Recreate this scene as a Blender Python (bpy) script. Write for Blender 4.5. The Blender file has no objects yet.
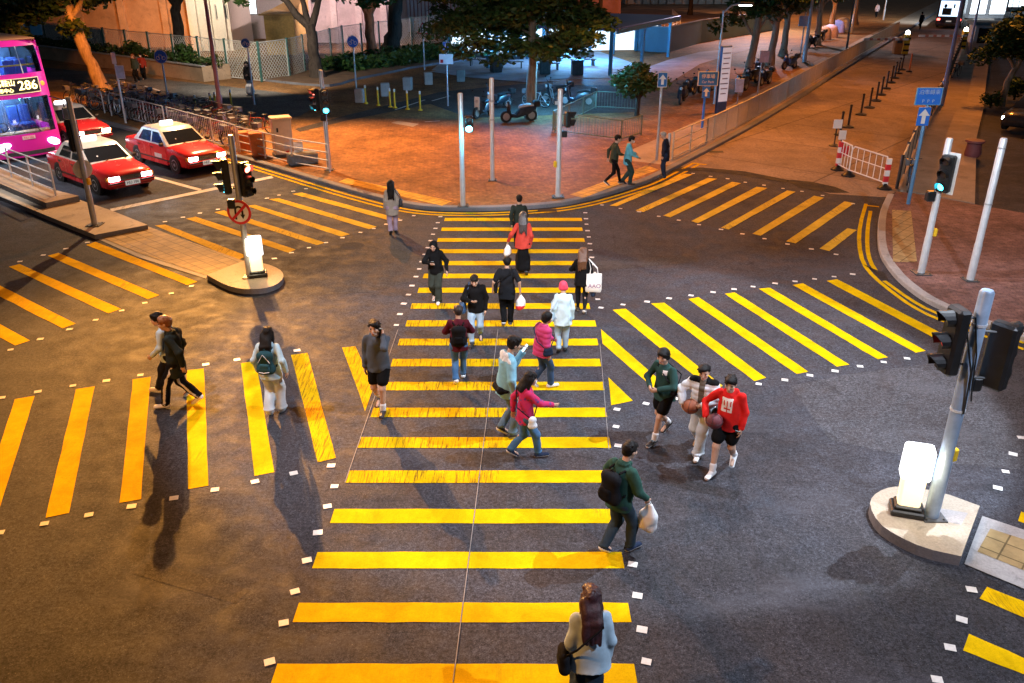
import bpy, bmesh, math, random
import numpy as np
from mathutils import Vector, Matrix
random.seed(7)
C = bpy.context.scene
COL = C.collection
PI = math.pi
R = math.radians
# ---------------------------------------------------------------- camera
H, TH, F, CX, CY = 7.3, R(24.6), 845.0, 512.0, 341.5
cam = bpy.data.cameras.new('camera'); cam_ob = bpy.data.objects.new('camera', cam); COL.objects.link(cam_ob)
cam_ob.location = (0, 0, H); cam_ob.rotation_euler = (PI/2-TH, 0, 0)
cam.sensor_width = 36; cam.lens = F/1024*36; cam.clip_start = .1; cam.clip_end = 2000
C.camera = cam_ob

def G(px, py, z=0.0):
    """ground point (at height z) seen at a pixel of the photograph"""
    a = TH+math.atan((py-CY)/F)
    Y = (H-z)/math.tan(a)
    ax = Y*math.cos(TH)+(H-z)*math.sin(TH)
    return ((px-CX)/F*ax, Y)
def ZY(Y, py):
    return H-Y*math.tan(TH+math.atan((py-CY)/F))
def XY(px, Y, z):
    return (px-CX)/F*(Y*math.cos(TH)+(H-z)*math.sin(TH))
def G3(px, py, z=0.0):
    x, y = G(px, py, z); return (x, y, z)

# ---------------------------------------------------------------- mesh builder
class MB:
    def __init__(s): s.v, s.f, s.m = [], [], []
    def poly(s, pts, m=0):
        b = len(s.v); s.v += [tuple(p) for p in pts]; s.f.append(tuple(range(b, b+len(pts)))); s.m.append(m); return s
    def raw(s, vs, fs, m=0):
        b = len(s.v); s.v += [tuple(v) for v in vs]
        s.f += [tuple(i+b for i in f) for f in fs]; s.m += [m]*len(fs); return s
    def box(s, c, d, m=0, rz=0, M=None, bev=0):
        x, y, z = d[0]/2, d[1]/2, d[2]/2
        if bev:
            b = min(bev, x*.9, y*.9, z*.9); vs = []; 
            for sz in (-1, 1):
                for k, ins in ((0, b), (1, 0)) if sz < 0 else ((1, 0), (0, b)):
                    zz = sz*(z if k == 0 else z-b)
                    X, Y = x-ins, y-ins
                    vs += [(-X+b*(k==1), -Y, zz), (X-b*(k==1), -Y, zz), (X, -Y+b*(k==1), zz), (X, Y-b*(k==1), zz), (X-b*(k==1), Y, zz), (-X+b*(k==1), Y, zz), (-X, Y-b*(k==1), zz), (-X, -Y+b*(k==1), zz)]
            fs = [tuple(range(7, -1, -1)), tuple(range(24, 32))]
            for L in range(3):
                for i in range(8): fs.append((L*8+i, L*8+(i+1) % 8, L*8+8+(i+1) % 8, L*8+8+i))
        else:
            vs = [(i*x, j*y, k*z) for k in (-1, 1) for j, i in ((-1, -1), (-1, 1), (1, 1), (1, -1))]
            fs = [(3, 2, 1, 0), (4, 5, 6, 7), (0, 1, 5, 4), (1, 2, 6, 5), (2, 3, 7, 6), (3, 0, 4, 7)]
        T = M if M is not None else Matrix.Translation(Vector(c)) @ Matrix.Rotation(rz, 4, 'Z')
        return s.raw([T @ Vector(v) for v in vs], fs, m)
    def tube(s, pts, r, n=8, m=0, cap=True, closed=False):
        pts = [Vector(p) for p in pts]; k = len(pts)
        rs = r if isinstance(r, (list, tuple)) else [r]*k
        b = len(s.v); prev = None
        for i, p in enumerate(pts):
            if closed: t = pts[(i+1) % k]-pts[i-1]
            else: t = pts[min(i+1, k-1)]-pts[max(i-1, 0)]
            t.normalize()
            if prev is None:
                u = t.cross(Vector((0, 0, 1)))
                if u.length < .05: u = t.cross(Vector((0, 1, 0)))
            else: u = prev-t*prev.dot(t)
            u.normalize(); w = t.cross(u); prev = u
            for j in range(n):
                a = 2*PI*j/n; s.v.append(tuple(p+(u*math.cos(a)+w*math.sin(a))*rs[i]))
        for i in range(k if closed else k-1):
            for j in range(n):
                a0, a1 = b+i*n+j, b+i*n+(j+1) % n; c = ((i+1) % k)*n+b
                s.f.append((a0, a1, c+(j+1) % n, c+j)); s.m.append(m)
        if cap and not closed:
            s.f.append(tuple(b+j for j in range(n-1, -1, -1))); s.f.append(tuple(b+(k-1)*n+j for j in range(n))); s.m += [m, m]
        return s
    def lathe(s, prof, n=16, m=0, M=None):
        M = M or Matrix.Identity(4); b = len(s.v)
        for r, z in prof:
            for j in range(n): s.v.append(tuple(M @ Vector((r*math.cos(2*PI*j/n), r*math.sin(2*PI*j/n), z))))
        for i in range(len(prof)-1):
            for j in range(n): s.f.append((b+i*n+j, b+i*n+(j+1) % n, b+(i+1)*n+(j+1) % n, b+(i+1)*n+j)); s.m.append(m)
        s.f.append(tuple(b+j for j in range(n-1, -1, -1))); s.f.append(tuple(b+(len(prof)-1)*n+j for j in range(n))); s.m += [m, m]
        return s
    def ell(s, c, r, m=0, nu=12, nv=8, M=None):
        r = r if isinstance(r, (tuple, list)) else (r, r, r)
        M = M or Matrix.Identity(4)
        vs = [(0, 0, -r[2])]; fs = []
        for i in range(1, nv):
            a = -PI/2+PI*i/nv
            for j in range(nu): vs.append((r[0]*math.cos(a)*math.cos(2*PI*j/nu), r[1]*math.cos(a)*math.sin(2*PI*j/nu), r[2]*math.sin(a)))
        vs.append((0, 0, r[2]))
        for j in range(nu): fs.append((0, 1+(j+1) % nu, 1+j))
        for i in range(nv-2):
            for j in range(nu): q = 1+i*nu; fs.append((q+j, q+(j+1) % nu, q+nu+(j+1) % nu, q+nu+j))
        q = 1+(nv-2)*nu
        for j in range(nu): fs.append((q+j, q+(j+1) % nu, len(vs)-1))
        return s.raw([Vector(c)+(M @ Vector(v)) for v in vs], fs, m)
    def prism(s, pts, z0, z1, m=0, mt=None):
        """vertical prism over a polygon of (x, y) given counter-clockwise"""
        n = len(pts)
        ar = sum(pts[i][0]*pts[(i+1) % n][1]-pts[(i+1) % n][0]*pts[i][1] for i in range(n))
        if ar < 0: pts = pts[::-1]
        vs = [(x, y, z0) for x, y in pts]+[(x, y, z1) for x, y in pts]
        s.raw(vs, [(i, (i+1) % n, n+(i+1) % n, n+i) for i in range(n)]+[tuple(range(n-1, -1, -1))], m)
        return s.poly([(x, y, z1) for x, y in pts], m if mt is None else mt)
    def loft(s, rings, m=0, cap=True, closed=True):
        b = len(s.v); n = len(rings[0])
        for r in rings: s.v += [tuple(p) for p in r]
        for i in range(len(rings)-1):
            for j in range(n if closed else n-1): s.f.append((b+i*n+j, b+i*n+(j+1) % n, b+(i+1)*n+(j+1) % n, b+(i+1)*n+j)); s.m.append(m)
        if cap: s.f.append(tuple(b+j for j in range(n-1, -1, -1))); s.f.append(tuple(b+(len(rings)-1)*n+j for j in range(n))); s.m += [m, m]
        return s
    def build(s, name, mats, parent=None, smooth=False, loc=None, rz=0, fix=True):
        me = bpy.data.meshes.new(name); me.from_pydata(s.v, [], s.f)
        for x in (mats if isinstance(mats, (list, tuple)) else [mats]): me.materials.append(x)
        me.polygons.foreach_set('material_index', s.m)
        if fix:
            bm = bmesh.new(); bm.from_mesh(me); bmesh.ops.recalc_face_normals(bm, faces=bm.faces); bm.to_mesh(me); bm.free()
        if smooth:
            me.polygons.foreach_set('use_smooth', [True]*len(me.polygons))
            try: me.set_sharp_from_angle(angle=R(smooth if smooth is not True else 40))
            except Exception: pass
        me.update()
        o = bpy.data.objects.new(name, me); COL.objects.link(o)
        if parent is not None: o.parent = parent
        if loc is not None: o.location = loc
        o.rotation_euler.z = rz
        return o

def tag(o, label=None, cat=None, group=None, kind=None):
    if label: o['label'] = label
    if cat: o['category'] = cat
    if group: o['group'] = group
    if kind: o['kind'] = kind
    return o
def thing(name, label, cat, loc=(0, 0, 0), rz=0, group=None):
    o = bpy.data.objects.new(name, None); COL.objects.link(o); o.empty_display_size = .1
    o.location = loc; o.rotation_euler = (0, 0, rz)
    return tag(o, label, cat, group)
def kids(o): return [c for c in bpy.data.objects if c.parent == o]
def copy_tree(o, loc=None, rz=None, label=None, group=None, _ch=None):
    c = o.copy(); COL.objects.link(c)
    for ch in kids(o):
        d = ch.copy(); COL.objects.link(d); d.parent = c
        for g in kids(ch):
            e = g.copy(); COL.objects.link(e); e.parent = d
    if loc is not None: c.location = loc
    if rz is not None: c.rotation_euler = (0, 0, rz)
    if label: c['label'] = label
    if group: c['group'] = group
    return c
def struct(mb, name, m, smooth=False): return tag(mb.build(name, m, smooth=smooth), kind='structure')

# ---------------------------------------------------------------- materials
_MC = {}
def nodes(m): return m.node_tree.nodes, m.node_tree.links
def mat(name, col, rough=.6, metal=0, var=.18, scale=6, bump=0, bscale=60, emis=None, es=0, spec=None, alpha=1, trans=0, col2=None):
    if name in _MC: return _MC[name]
    m = bpy.data.materials.new(name); m.use_nodes = True; N, L = nodes(m)
    p = N['Principled BSDF']; p.inputs['Roughness'].default_value = rough; p.inputs['Metallic'].default_value = metal
    if spec is not None: p.inputs['Specular IOR Level'].default_value = spec
    c = tuple(col)+(1,)
    tc = N.new('ShaderNodeTexCoord')
    if var or col2:
        n = N.new('ShaderNodeTexNoise'); n.inputs['Scale'].default_value = scale; n.inputs['Detail'].default_value = 5; n.inputs['Roughness'].default_value = .65
        L.new(tc.outputs['Object'], n.inputs['Vector'])
        r = N.new('ShaderNodeValToRGB'); r.color_ramp.elements[0].position = .32; r.color_ramp.elements[1].position = .68
        r.color_ramp.elements[0].color = tuple(x*(1-var) for x in col)+(1,)
        r.color_ramp.elements[1].color = (tuple(col2)+(1,)) if col2 else tuple(min(1, x*(1+var)) for x in col)+(1,)
        L.new(n.outputs['Fac'], r.inputs['Fac']); L.new(r.outputs['Color'], p.inputs['Base Color'])
        mr = N.new('ShaderNodeMapRange'); mr.inputs['To Min'].default_value = max(0, rough-.1); mr.inputs['To Max'].default_value = min(1, rough+.1)
        L.new(n.outputs['Fac'], mr.inputs['Value']); L.new(mr.outputs['Result'], p.inputs['Roughness'])
    else: p.inputs['Base Color'].default_value = c
    if bump:
        n2 = N.new('ShaderNodeTexNoise'); n2.inputs['Scale'].default_value = bscale; n2.inputs['Detail'].default_value = 3
        L.new(tc.outputs['Object'], n2.inputs['Vector'])
        b = N.new('ShaderNodeBump'); b.inputs['Strength'].default_value = bump; b.inputs['Distance'].default_value = .01
        L.new(n2.outputs['Fac'], b.inputs['Height']); L.new(b.outputs['Normal'], p.inputs['Normal'])
    if emis:
        p.inputs['Emission Color'].default_value = tuple(emis)+(1,); p.inputs['Emission Strength'].default_value = es
    if trans: p.inputs['Transmission Weight'].default_value = trans
    _MC[name] = m; return m
def emat(name, col, s): return mat(name, tuple(min(.8, x) for x in col), .4, var=0, emis=col, es=s)

class NT:
    """tiny node helper for the bigger ground materials"""
    def __init__(s, name):
        s.m = bpy.data.materials.new(name); s.m.use_nodes = True; s.N, s.L = nodes(s.m); s.p = s.N['Principled BSDF']
        s.tc = s.N.new('ShaderNodeTexCoord').outputs['Object']
    def vec(s, scale=(1, 1, 1), rot=0):
        m = s.N.new('ShaderNodeMapping'); m.inputs['Scale'].default_value = scale; m.inputs['Rotation'].default_value = (0, 0, rot)
        s.L.new(s.tc, m.inputs['Vector']); return m.outputs[0]
    def noise(s, sc, det=4, rough=.6, v=None, dist=0):
        n = s.N.new('ShaderNodeTexNoise'); n.inputs['Scale'].default_value = sc; n.inputs['Detail'].default_value = det
        n.inputs['Roughness'].default_value = rough; n.inputs['Distortion'].default_value = dist; s.L.new(v or s.tc, n.inputs['Vector']); return n.outputs['Fac']
    def vor(s, sc, feat='F1', v=None):
        n = s.N.new('ShaderNodeTexVoronoi'); n.inputs['Scale'].default_value = sc; n.feature = feat; s.L.new(v or s.tc, n.inputs['Vector']); return n
    def ramp(s, fac, stops):
        r = s.N.new('ShaderNodeValToRGB'); e = r.color_ramp.elements
        while len(e) < len(stops): e.new(.5)
        for k, (p, c) in enumerate(stops):
            e[k].position = p; e[k].color = (c, c, c, 1) if isinstance(c, (int, float)) else tuple(c)+(1,)
        s.L.new(fac, r.inputs['Fac']); return r.outputs['Color']
    def mix(s, a, b, fac, bl='MIX'):
        n = s.N.new('ShaderNodeMix'); n.data_type = 'RGBA'; n.blend_type = bl
        for k, x in ((0, fac), (6, a), (7, b)):
            if hasattr(x, 'is_output'): s.L.new(x, n.inputs[k])
            else: n.inputs[k].default_value = x if k == 0 else tuple(x)+(1,)
        return n.outputs[2]
    def math(s, op, a, b=None):
        n = s.N.new('ShaderNodeMath'); n.operation = op
        for k, x in enumerate((a, b)):
            if x is None: continue
            if hasattr(x, 'is_output'): s.L.new(x, n.inputs[k])
            else: n.inputs[k].default_value = x
        return n.outputs[0]
    def out(s, col, rough, bump=None, bs=.3, bd=.01, spec=.2):
        s.p.inputs['Specular IOR Level'].default_value = spec
        s.L.new(col, s.p.inputs['Base Color'])
        if hasattr(rough, 'is_output'): s.L.new(rough, s.p.inputs['Roughness'])
        else: s.p.inputs['Roughness'].default_value = rough
        if bump is not None:
            b = s.N.new('ShaderNodeBump'); b.inputs['Strength'].default_value = bs; b.inputs['Distance'].default_value = bd
            s.L.new(bump, b.inputs['Height']); s.L.new(b.outputs['Normal'], s.p.inputs['Normal'])
        return s.m

def asphalt_mat(name, tone, tint=(1, 1, 1)):
    t = NT(name); k = lambda f: tuple(tone*f*x for x in tint)
    big = t.noise(.22, 5, .6); mid = t.noise(2.2, 6, .7); fine = t.noise(55, 2, .7)
    c = t.ramp(big, [(.35, k(.66)), (.5, k(1)), (.66, k(1.35))])
    c = t.mix(c, t.ramp(mid, [(.3, .55), (.7, 1.35)]), .55, 'MULTIPLY')
    sp = t.vor(26).outputs['Distance']
    c = t.mix(c, t.ramp(fine, [(.3, .25), (.7, 1.9)]), .8, 'MULTIPLY')
    c = t.mix(c, t.ramp(t.noise(20, 3, .85), [(.36, .3), (.64, 1.75)]), .85, 'MULTIPLY')
    c = t.mix(c, t.ramp(t.noise(7, 3, .7), [(.35, .7), (.65, 1.3)]), .7, 'MULTIPLY')
    c = t.mix(c, (.42, .40, .38), t.ramp(t.math('MULTIPLY', t.ramp(sp, [(.05, 1), (.13, 0)]), t.ramp(t.noise(9, 2), [(.45, 0), (.6, 1)])), [(0, 0), (1, .6)]))
    cr = t.vor(.33, 'DISTANCE_TO_EDGE', t.vec((1, 1, 1)))
    wob = t.noise(3.5, 4, .6)
    crk = t.ramp(t.math('ADD', cr.outputs['Distance'], t.math('MULTIPLY', wob, .018)), [(.008, 1), (.0135, 0)])
    c = t.mix(c, k(.35), t.math('MULTIPLY', crk, t.ramp(t.noise(.5, 2), [(.5, 0), (.6, .6)])))
    st = t.ramp(t.noise(.9, 6, .75, dist=.6), [(.57, 0), (.68, 1)])
    c = t.mix(c, k(.38), t.math('MULTIPLY', st, .7))
    sp2 = t.ramp(t.noise(.35, 5, .7, t.vec((1, 3.2, 1), .6)), [(.55, 0), (.72, .55)])
    c = t.mix(c, k(1.9), sp2)
    rg = t.ramp(mid, [(.3, .62), (.7, .95)])
    return t.out(c, rg, fine, .35, .006, .22)
def paver_mat(name, a, b, mortar, bw=.2, bh=.1, rot=0):
    t = NT(name); br = t.N.new('ShaderNodeTexBrick'); t.L.new(t.vec((1, 1, 1), rot), br.inputs['Vector'])
    br.inputs['Color1'].default_value = tuple(a)+(1,); br.inputs['Color2'].default_value = tuple(b)+(1,); br.inputs['Mortar'].default_value = tuple(mortar)+(1,)
    br.inputs['Scale'].default_value = 1; br.inputs['Brick Width'].default_value = bw; br.inputs['Row Height'].default_value = bh; br.inputs['Mortar Size'].default_value = .006
    c = t.mix(br.outputs['Color'], t.ramp(t.noise(.5, 5, .65), [(.3, .45), (.7, 1.4)]), .8, 'MULTIPLY')
    c = t.mix(c, t.ramp(t.noise(5, 5, .75), [(.35, .45), (.65, 1.5)]), .7, 'MULTIPLY')
    st = t.ramp(t.noise(1.3, 6, .75, dist=.8), [(.62, 0), (.72, .5)])
    c = t.mix(c, tuple(x*.35 for x in a), st)
    return t.out(c, .7, br.outputs['Fac'], -.25, .005)
def concrete_mat(name, col, slab=0, rot=0):
    t = NT(name)
    c = t.ramp(t.noise(.6, 6, .65), [(.3, tuple(x*.7 for x in col)), (.7, tuple(x*1.2 for x in col))])
    c = t.mix(c, t.ramp(t.noise(30, 3, .7), [(.3, .7), (.7, 1.2)]), .6, 'MULTIPLY')
    st = t.ramp(t.noise(2.3, 6, .75, dist=.8), [(.56, 0), (.68, .6)])
    c = t.mix(c, tuple(x*.4 for x in col), st)
    if slab:
        br = t.N.new('ShaderNodeTexBrick'); t.L.new(t.vec((1, 1, 1), rot), br.inputs['Vector']); br.offset = 0
        for k, x in (('Scale', 1), ('Brick Width', slab), ('Row Height', slab*.8), ('Mortar Size', .035)): br.inputs[k].default_value = x
        br.inputs['Color1'].default_value = (1, 1, 1, 1); br.inputs['Color2'].default_value = (.78, .78, .78, 1); br.inputs['Mortar'].default_value = (.3, .3, .3, 1)
        c = t.mix(c, br.outputs['Color'], .85, 'MULTIPLY')
        c = t.mix(c, t.ramp(t.noise(9, 5, .8), [(.35, .55), (.65, 1.3)]), .7, 'MULTIPLY')
        c = t.mix(c, tuple(x*.3 for x in col), t.ramp(t.noise(.45, 6, .75, t.vec((3, .6, 1), rot)), [(.56, 0), (.70, .65)]))
    return t.out(c, .75, t.noise(80, 2), .25, .004)
def paint_mat(name, col, under, worn=.25, rot=0):
    t = NT(name)
    c = t.mix(col, tuple(x*.78 for x in col), t.ramp(t.noise(3, 5, .7), [(.35, 0), (.7, 1)]))
    c = t.mix(c, tuple(x*.6 for x in col), t.math('MULTIPLY', t.ramp(t.noise(60, 2), [(.45, 0), (.8, 1)]), .7))
    sc = t.noise(5, 6, .8, t.vec((6, .35, 1), rot)); pat = t.noise(.55, 3, .55)
    w = t.math('MULTIPLY', t.ramp(sc, [(.5, 0), (.6, 1)]), t.ramp(pat, [(.62-worn, 0), (.78-worn, 1)]))
    c = t.mix(c, t.ramp(t.noise(1.1, 6, .75, dist=.5), [(.38, .68), (.62, 1.0)]), .8, 'MULTIPLY')
    chip = t.ramp(t.noise(16, 5, .85), [(.64, 0), (.72, .8)])
    w = t.math('MAXIMUM', t.math('MULTIPLY', w, .85), t.math('MULTIPLY', chip, .8))
    c = t.mix(c, under, w)
    return t.out(c, .8, t.noise(50, 2), .2, .004, .02)
# ================================================================ ground
D = Vector((.75, -.66, 0)).normalized()          # driving direction of the left road
def ext(p, d, k): return (p[0]+d[0]*k, p[1]+d[1]*k)
def gp(lst, z=0): return [G(x, y, z) for x, y in lst]
def smooth_line(pts, it=2):
    for _ in range(it):
        o = [pts[0]]
        for a, b in zip(pts, pts[1:]):
            o += [(a[0]*.75+b[0]*.25, a[1]*.75+b[1]*.25), (a[0]*.25+b[0]*.75, a[1]*.25+b[1]*.75)]
        pts = o+[pts[-1]]
    return pts
def offs(pts, k):
    o = []
    for i, p in enumerate(pts):
        a, b = pts[max(0, i-1)], pts[min(len(pts)-1, i+1)]
        t = Vector((b[0]-a[0], b[1]-a[1])).normalized()
        o.append((p[0]+t.y*k, p[1]-t.x*k))
    return o
def strip(mb, a, b, z, m=0):
    for i in range(len(a)-1): mb.poly([(a[i][0], a[i][1], z), (b[i][0], b[i][1], z), (b[i+1][0], b[i+1][1], z), (a[i+1][0], a[i+1][1], z)], m)
def kerb(name, line, w, z, m, side=-1, low=0):
    """kerb stones along a line: outer face on the line, w wide towards the pavement"""
    mb = MB(); a = line; b = offs(line, side*w); c = offs(line, side*.02)
    for i in range(len(a)-1):
        p, q = i, i+1
        mb.poly([(*a[p], low), (*a[q], low), (*a[q], z-.02), (*a[p], z-.02)])
        mb.poly([(*a[p], z-.02), (*a[q], z-.02), (*c[q], z), (*c[p], z)])
        mb.poly([(*c[p], z), (*c[q], z), (*b[q], z), (*b[p], z)])
        mb.poly([(*b[p], z), (*b[q], z), (*b[q], low), (*b[p], low)])
    return struct(mb, name, m)

M_asph = asphalt_mat('asphalt', .038, (.90, .95, 1.18))
M_asph2 = asphalt_mat('asphalt_new', .018)
M_track = asphalt_mat('track_asphalt', .10, (1, .95, .9))
M_conc_road = concrete_mat('concrete_road', (.33, .25, .19), 5.5, -math.atan2(20, 66)+1.0)
M_brick = paver_mat('red_pavers', (.30, .155, .055), (.22, .105, .04), (.10, .06, .03), rot=.7)
M_brick2 = paver_mat('brown_pavers', (.21, .115, .10), (.16, .085, .08), (.08, .05, .05), rot=.2)
M_kerb = concrete_mat('kerb_concrete', (.36, .35, .35))
M_kerb_dk = concrete_mat('kerb_dark', (.20, .21, .24))
M_isl = concrete_mat('island_concrete', (.40, .35, .28))
M_yel = paint_mat('yellow_paint', (.86, .55, .004), (.22, .14, .012), .06, .9)
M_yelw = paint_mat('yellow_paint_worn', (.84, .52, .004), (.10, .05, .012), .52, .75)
M_yel2 = paint_mat('yellow_line_paint', (.82, .52, .006), (.16, .11, .03), .10, .3)
M_yelp = paint_mat('pale_yellow_paint', (.82, .55, .06), (.16, .11, .05), .14, .3)
M_wht = paint_mat('white_paint', (.80, .80, .78), (.14, .12, .11), .15, .3)
def tactile_mat(name, col):
    t = NT(name); v = t.vor(5.5, 'F1', t.vec((1, 1, 1), .4))
    br = t.N.new('ShaderNodeTexBrick'); t.L.new(t.vec((1, 1, 1), .73), br.inputs['Vector']); br.offset = 0
    for k, x in (('Scale', 1), ('Brick Width', .3), ('Row Height', .3), ('Mortar Size', .012)): br.inputs[k].default_value = x
    br.inputs['Color1'].default_value = tuple(col)+(1,); br.inputs['Color2'].default_value = tuple(x*.8 for x in col)+(1,); br.inputs['Mortar'].default_value = tuple(x*.35 for x in col)+(1,)
    c = t.mix(br.outputs['Color'], t.ramp(t.noise(3, 5, .7), [(.3, .55), (.7, 1.15)]), .8, 'MULTIPLY')
    return t.out(c, .7, v.outputs['Distance'], .4, .006)
M_tac = tactile_mat('yellow_tactile', (.72, .42, .05))
M_tacw = tactile_mat('worn_tactile', (.42, .31, .15))

mb = MB(); mb.poly([(-400, -30, 0), (400, -30, 0), (400, 700, 0), (-400, 700, 0)]); struct(mb, 'road', M_asph)

# trench repairs and re-laid strips in the carriageway
M_pa = asphalt_mat('asphalt_patch_dark', .027, (.95, .95, 1.1)); M_pb = asphalt_mat('asphalt_patch_pale', .048, (.95, .96, 1.1)); M_pc = asphalt_mat('asphalt_patch_mid', .036, (1, .97, 1.02))
for q, m in (([(-40, 318), (0, 302), (118, 256), (140, 262), (60, 299), (0, 323), (-40, 338)], M_pa), ([(292, 219), (360, 238), (428, 258), (418, 279), (372, 292), (300, 296), (285, 285), (288, 262)], M_pc), ([(790, 386), (850, 374), (1024, 352), (1024, 470), (930, 462), (830, 440)], M_pb), ([(640, 470), (742, 492), (735, 500), (632, 478)], M_pa), ([(596, 262), (690, 254), (700, 262), (598, 271)], M_pc), ([(150, 560), (250, 590), (236, 604), (130, 573)], M_pc)):
    mb = MB(); mb.poly([(*p, .003) for p in gp(q)]); struct(mb, 'asphalt_patch', m)
mb = MB()
for x, y in ((352, 246),):
    c = G(x, y); mb.poly([(c[0]+.33*math.cos(a), c[1]+.33*math.sin(a), .0045) for a in np.linspace(0, 2*PI, 25)[:-1]])
struct(mb, 'manhole_cover', mat('cast_iron', (.075, .072, .07), .9, 0, .3, 20, bump=.6, bscale=40, spec=.05))
mb = MB()
for x, y in ((547, 210.5), (716, 152)):
    c = G(x, y); mb.poly([(c[0]-.3, c[1]-.16, .013), (c[0]+.3, c[1]-.16, .013), (c[0]+.3, c[1]+.16, .013), (c[0]-.3, c[1]+.16, .013)])
struct(mb, 'gully_grate', mat('gully_iron', (.02, .02, .02), .6, .3, .3, 20))
# plaza kerb line, far left to far end of the arm road
kp = gp([(241, 160), (281, 172), (340, 190), (380, 201), (405, 207), (430, 210.5), (460, 211.5), (500, 211), (540, 208.5), (560, 206.5), (579, 203), (600, 198), (625, 190.5), (649, 183), (673, 170.5), (690, 161.5), (715, 148.5), (760, 124), (810, 93), (850, 66)])
adir = Vector((G(850, 66)[0]-G(715, 148.5)[0], G(850, 66)[1]-G(715, 148.5)[1])).normalized()
KER = smooth_line([ext(kp[0], D, -75)]+kp+[ext(kp[-1], adir, 170)], 2)
mb = MB(); back = [(KER[-1][0]-40, 320), (-150, 320), (-150, KER[0][1])]
inner = offs(KER, -.24)
mb.prism(inner+back, -.05, .12, 0); struct(mb, 'pavement', M_brick)
kerb('kerb', KER, .25, .123, M_kerb_dk)
def in_kerb(a, b): return [p for p in KER if a <= p[0] <= b]
for o1, o2 in ((.16, .27), (.42, .53)):
    seg = [p for p in KER if G(100, 130)[0] < p[0] < G(694, 165)[0] and p[1] < 60]
    mb = MB(); strip(mb, offs(seg, o2), offs(seg, o1), .006); struct(mb, 'kerb_line_marking', M_yel2)
e = offs(seg, .16)[-1]; e2 = offs(seg, .75)[-1]; e3 = offs(seg, .53)[-1]
mb = MB(); mb.poly([(*e, .007), (*e2, .007), (e2[0]-.09, e2[1]-.12, .007), (e[0]-.09, e[1]-.12, .007)]); struct(mb, 'kerb_line_marking', M_yel2)

# arm road (concrete), left foot path beside it, right foot path, brick pavement on the right
rf = [G(896, 192), G(918, 141), G(940, 100), G(962, 45)]
rdir = Vector((rf[3][0]-rf[0][0], rf[3][1]-rf[0][1])).normalized()
mb = MB()
armL = [p for p in offs(KER, .02) if p[0] > G(676, 168)[0] and p[1] > G(676, 168)[1]-.2]
front = gp([(880, 197), (830, 194), (790, 182), (740, 172.5), (700, 168)])
mb.poly([(x, y, .004) for x, y in armL]+[(x, y, .004) for x, y in (ext(rf[0], rdir, 170), rf[0], G(886, 197))]+[(x, y, .004) for x, y in front])
struct(mb, 'side_road', M_conc_road)
mb = MB(); mb.poly([(*p, .008) for p in gp([(792, 180), (812, 182), (835, 187), (850, 193), (830, 193), (800, 188), (786, 181)])]); struct(mb, 'asphalt_patch', M_asph2)
mb = MB(); mb.poly([(*p, .008) for p in gp([(640, 172), (700, 167.5), (745, 171.5), (790, 180.5), (786, 183), (740, 175), (700, 170.5), (673, 172)])]); struct(mb, 'asphalt_patch', M_asph2)
RK = gp([(887, 197), (880, 212), (877.5, 224.5), (877, 244), (880, 258), (887.5, 269.5), (899, 283.5), (923, 302), (951, 315), (982, 327), (1024, 342)])
rd = Vector((RK[-1][0]-RK[-2][0], RK[-1][1]-RK[-2][1])).normalized()
RKL = smooth_line(RK+[ext(RK[-1], rd, 70)], 2)
mb = MB()
bl = gp([(1024, 217), (974, 208), (922, 198), (896, 195)])
mb.prism(offs(RKL, -.19)+[(RKL[-1][0]+20, bl[0][1]+30), ext(bl[0], (bl[0][0]-bl[1][0], bl[0][1]-bl[1][1]), 6)]+bl, -.05, .12, 0); struct(mb, 'pavement', M_brick2)
kerb('kerb', RKL, .2, .123, M_kerb)
mb = MB()
fl = [rf[0], rf[1], rf[2], rf[3], ext(rf[3], rdir, 120)]
fr = [ext(G(985, 90), rdir, 140), G(985, 90), G(983, 111), G(976, 140), G(974, 207), G(922, 197)]
mb.prism(fl+fr, -.05, .117, 0); struct(mb, 'path', concrete_mat('path_concrete', (.33, .27, .22)))
# left-hand footpath of the arm road, pale concrete slabs over the pavers
al = [p for p in KER if p[0] > G(668, 172)[0] and p[1] > G(676, 170)[1]-.3]
mb = MB(); strip(mb, offs(al, -.26), offs(al, -2.6), .124); struct(mb, 'path', concrete_mat('path_slabs', (.36, .29, .22)))
# cycle track and dark parking bay on the plaza
mb = MB(); mb.poly([(*p, .124) for p in gp([(-60, 62), (30, 66), (130, 76), (250, 89), (330, 98), (300, 116), (240, 125), (150, 112), (60, 92), (-60, 84)], .12)]); struct(mb, 'cycle_track', M_track)
mb = MB(); mb.poly([(*p, .124) for p in gp([(345, 121), (300, 132), (295, 129), (340, 117), (440, 92), (520, 84), (640, 86), (640, 112), (470, 118), (430, 104)], .12)]); struct(mb, 'parking_bay', asphalt_mat('bay_asphalt', .055, (1, .85, .75)))
mb = MB()
for a, b in (((144, 86), (160, 91)), ((143, 97), (165, 103)), ((115, 90), (130, 94)), ((178, 104), (205, 111)), ((163, 98), (178, 101))):
    p, q = G(*a, .12), G(*b, .12); t = Vector((q[0]-p[0], q[1]-p[1])).normalized(); n = (-t.y*.07, t.x*.07)
    mb.poly([(p[0]-n[0], p[1]-n[1], .130), (q[0]-n[0], q[1]-n[1], .130), (q[0]+n[0], q[1]+n[1], .130), (p[0]+n[0], p[1]+n[1], .130)])
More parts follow.
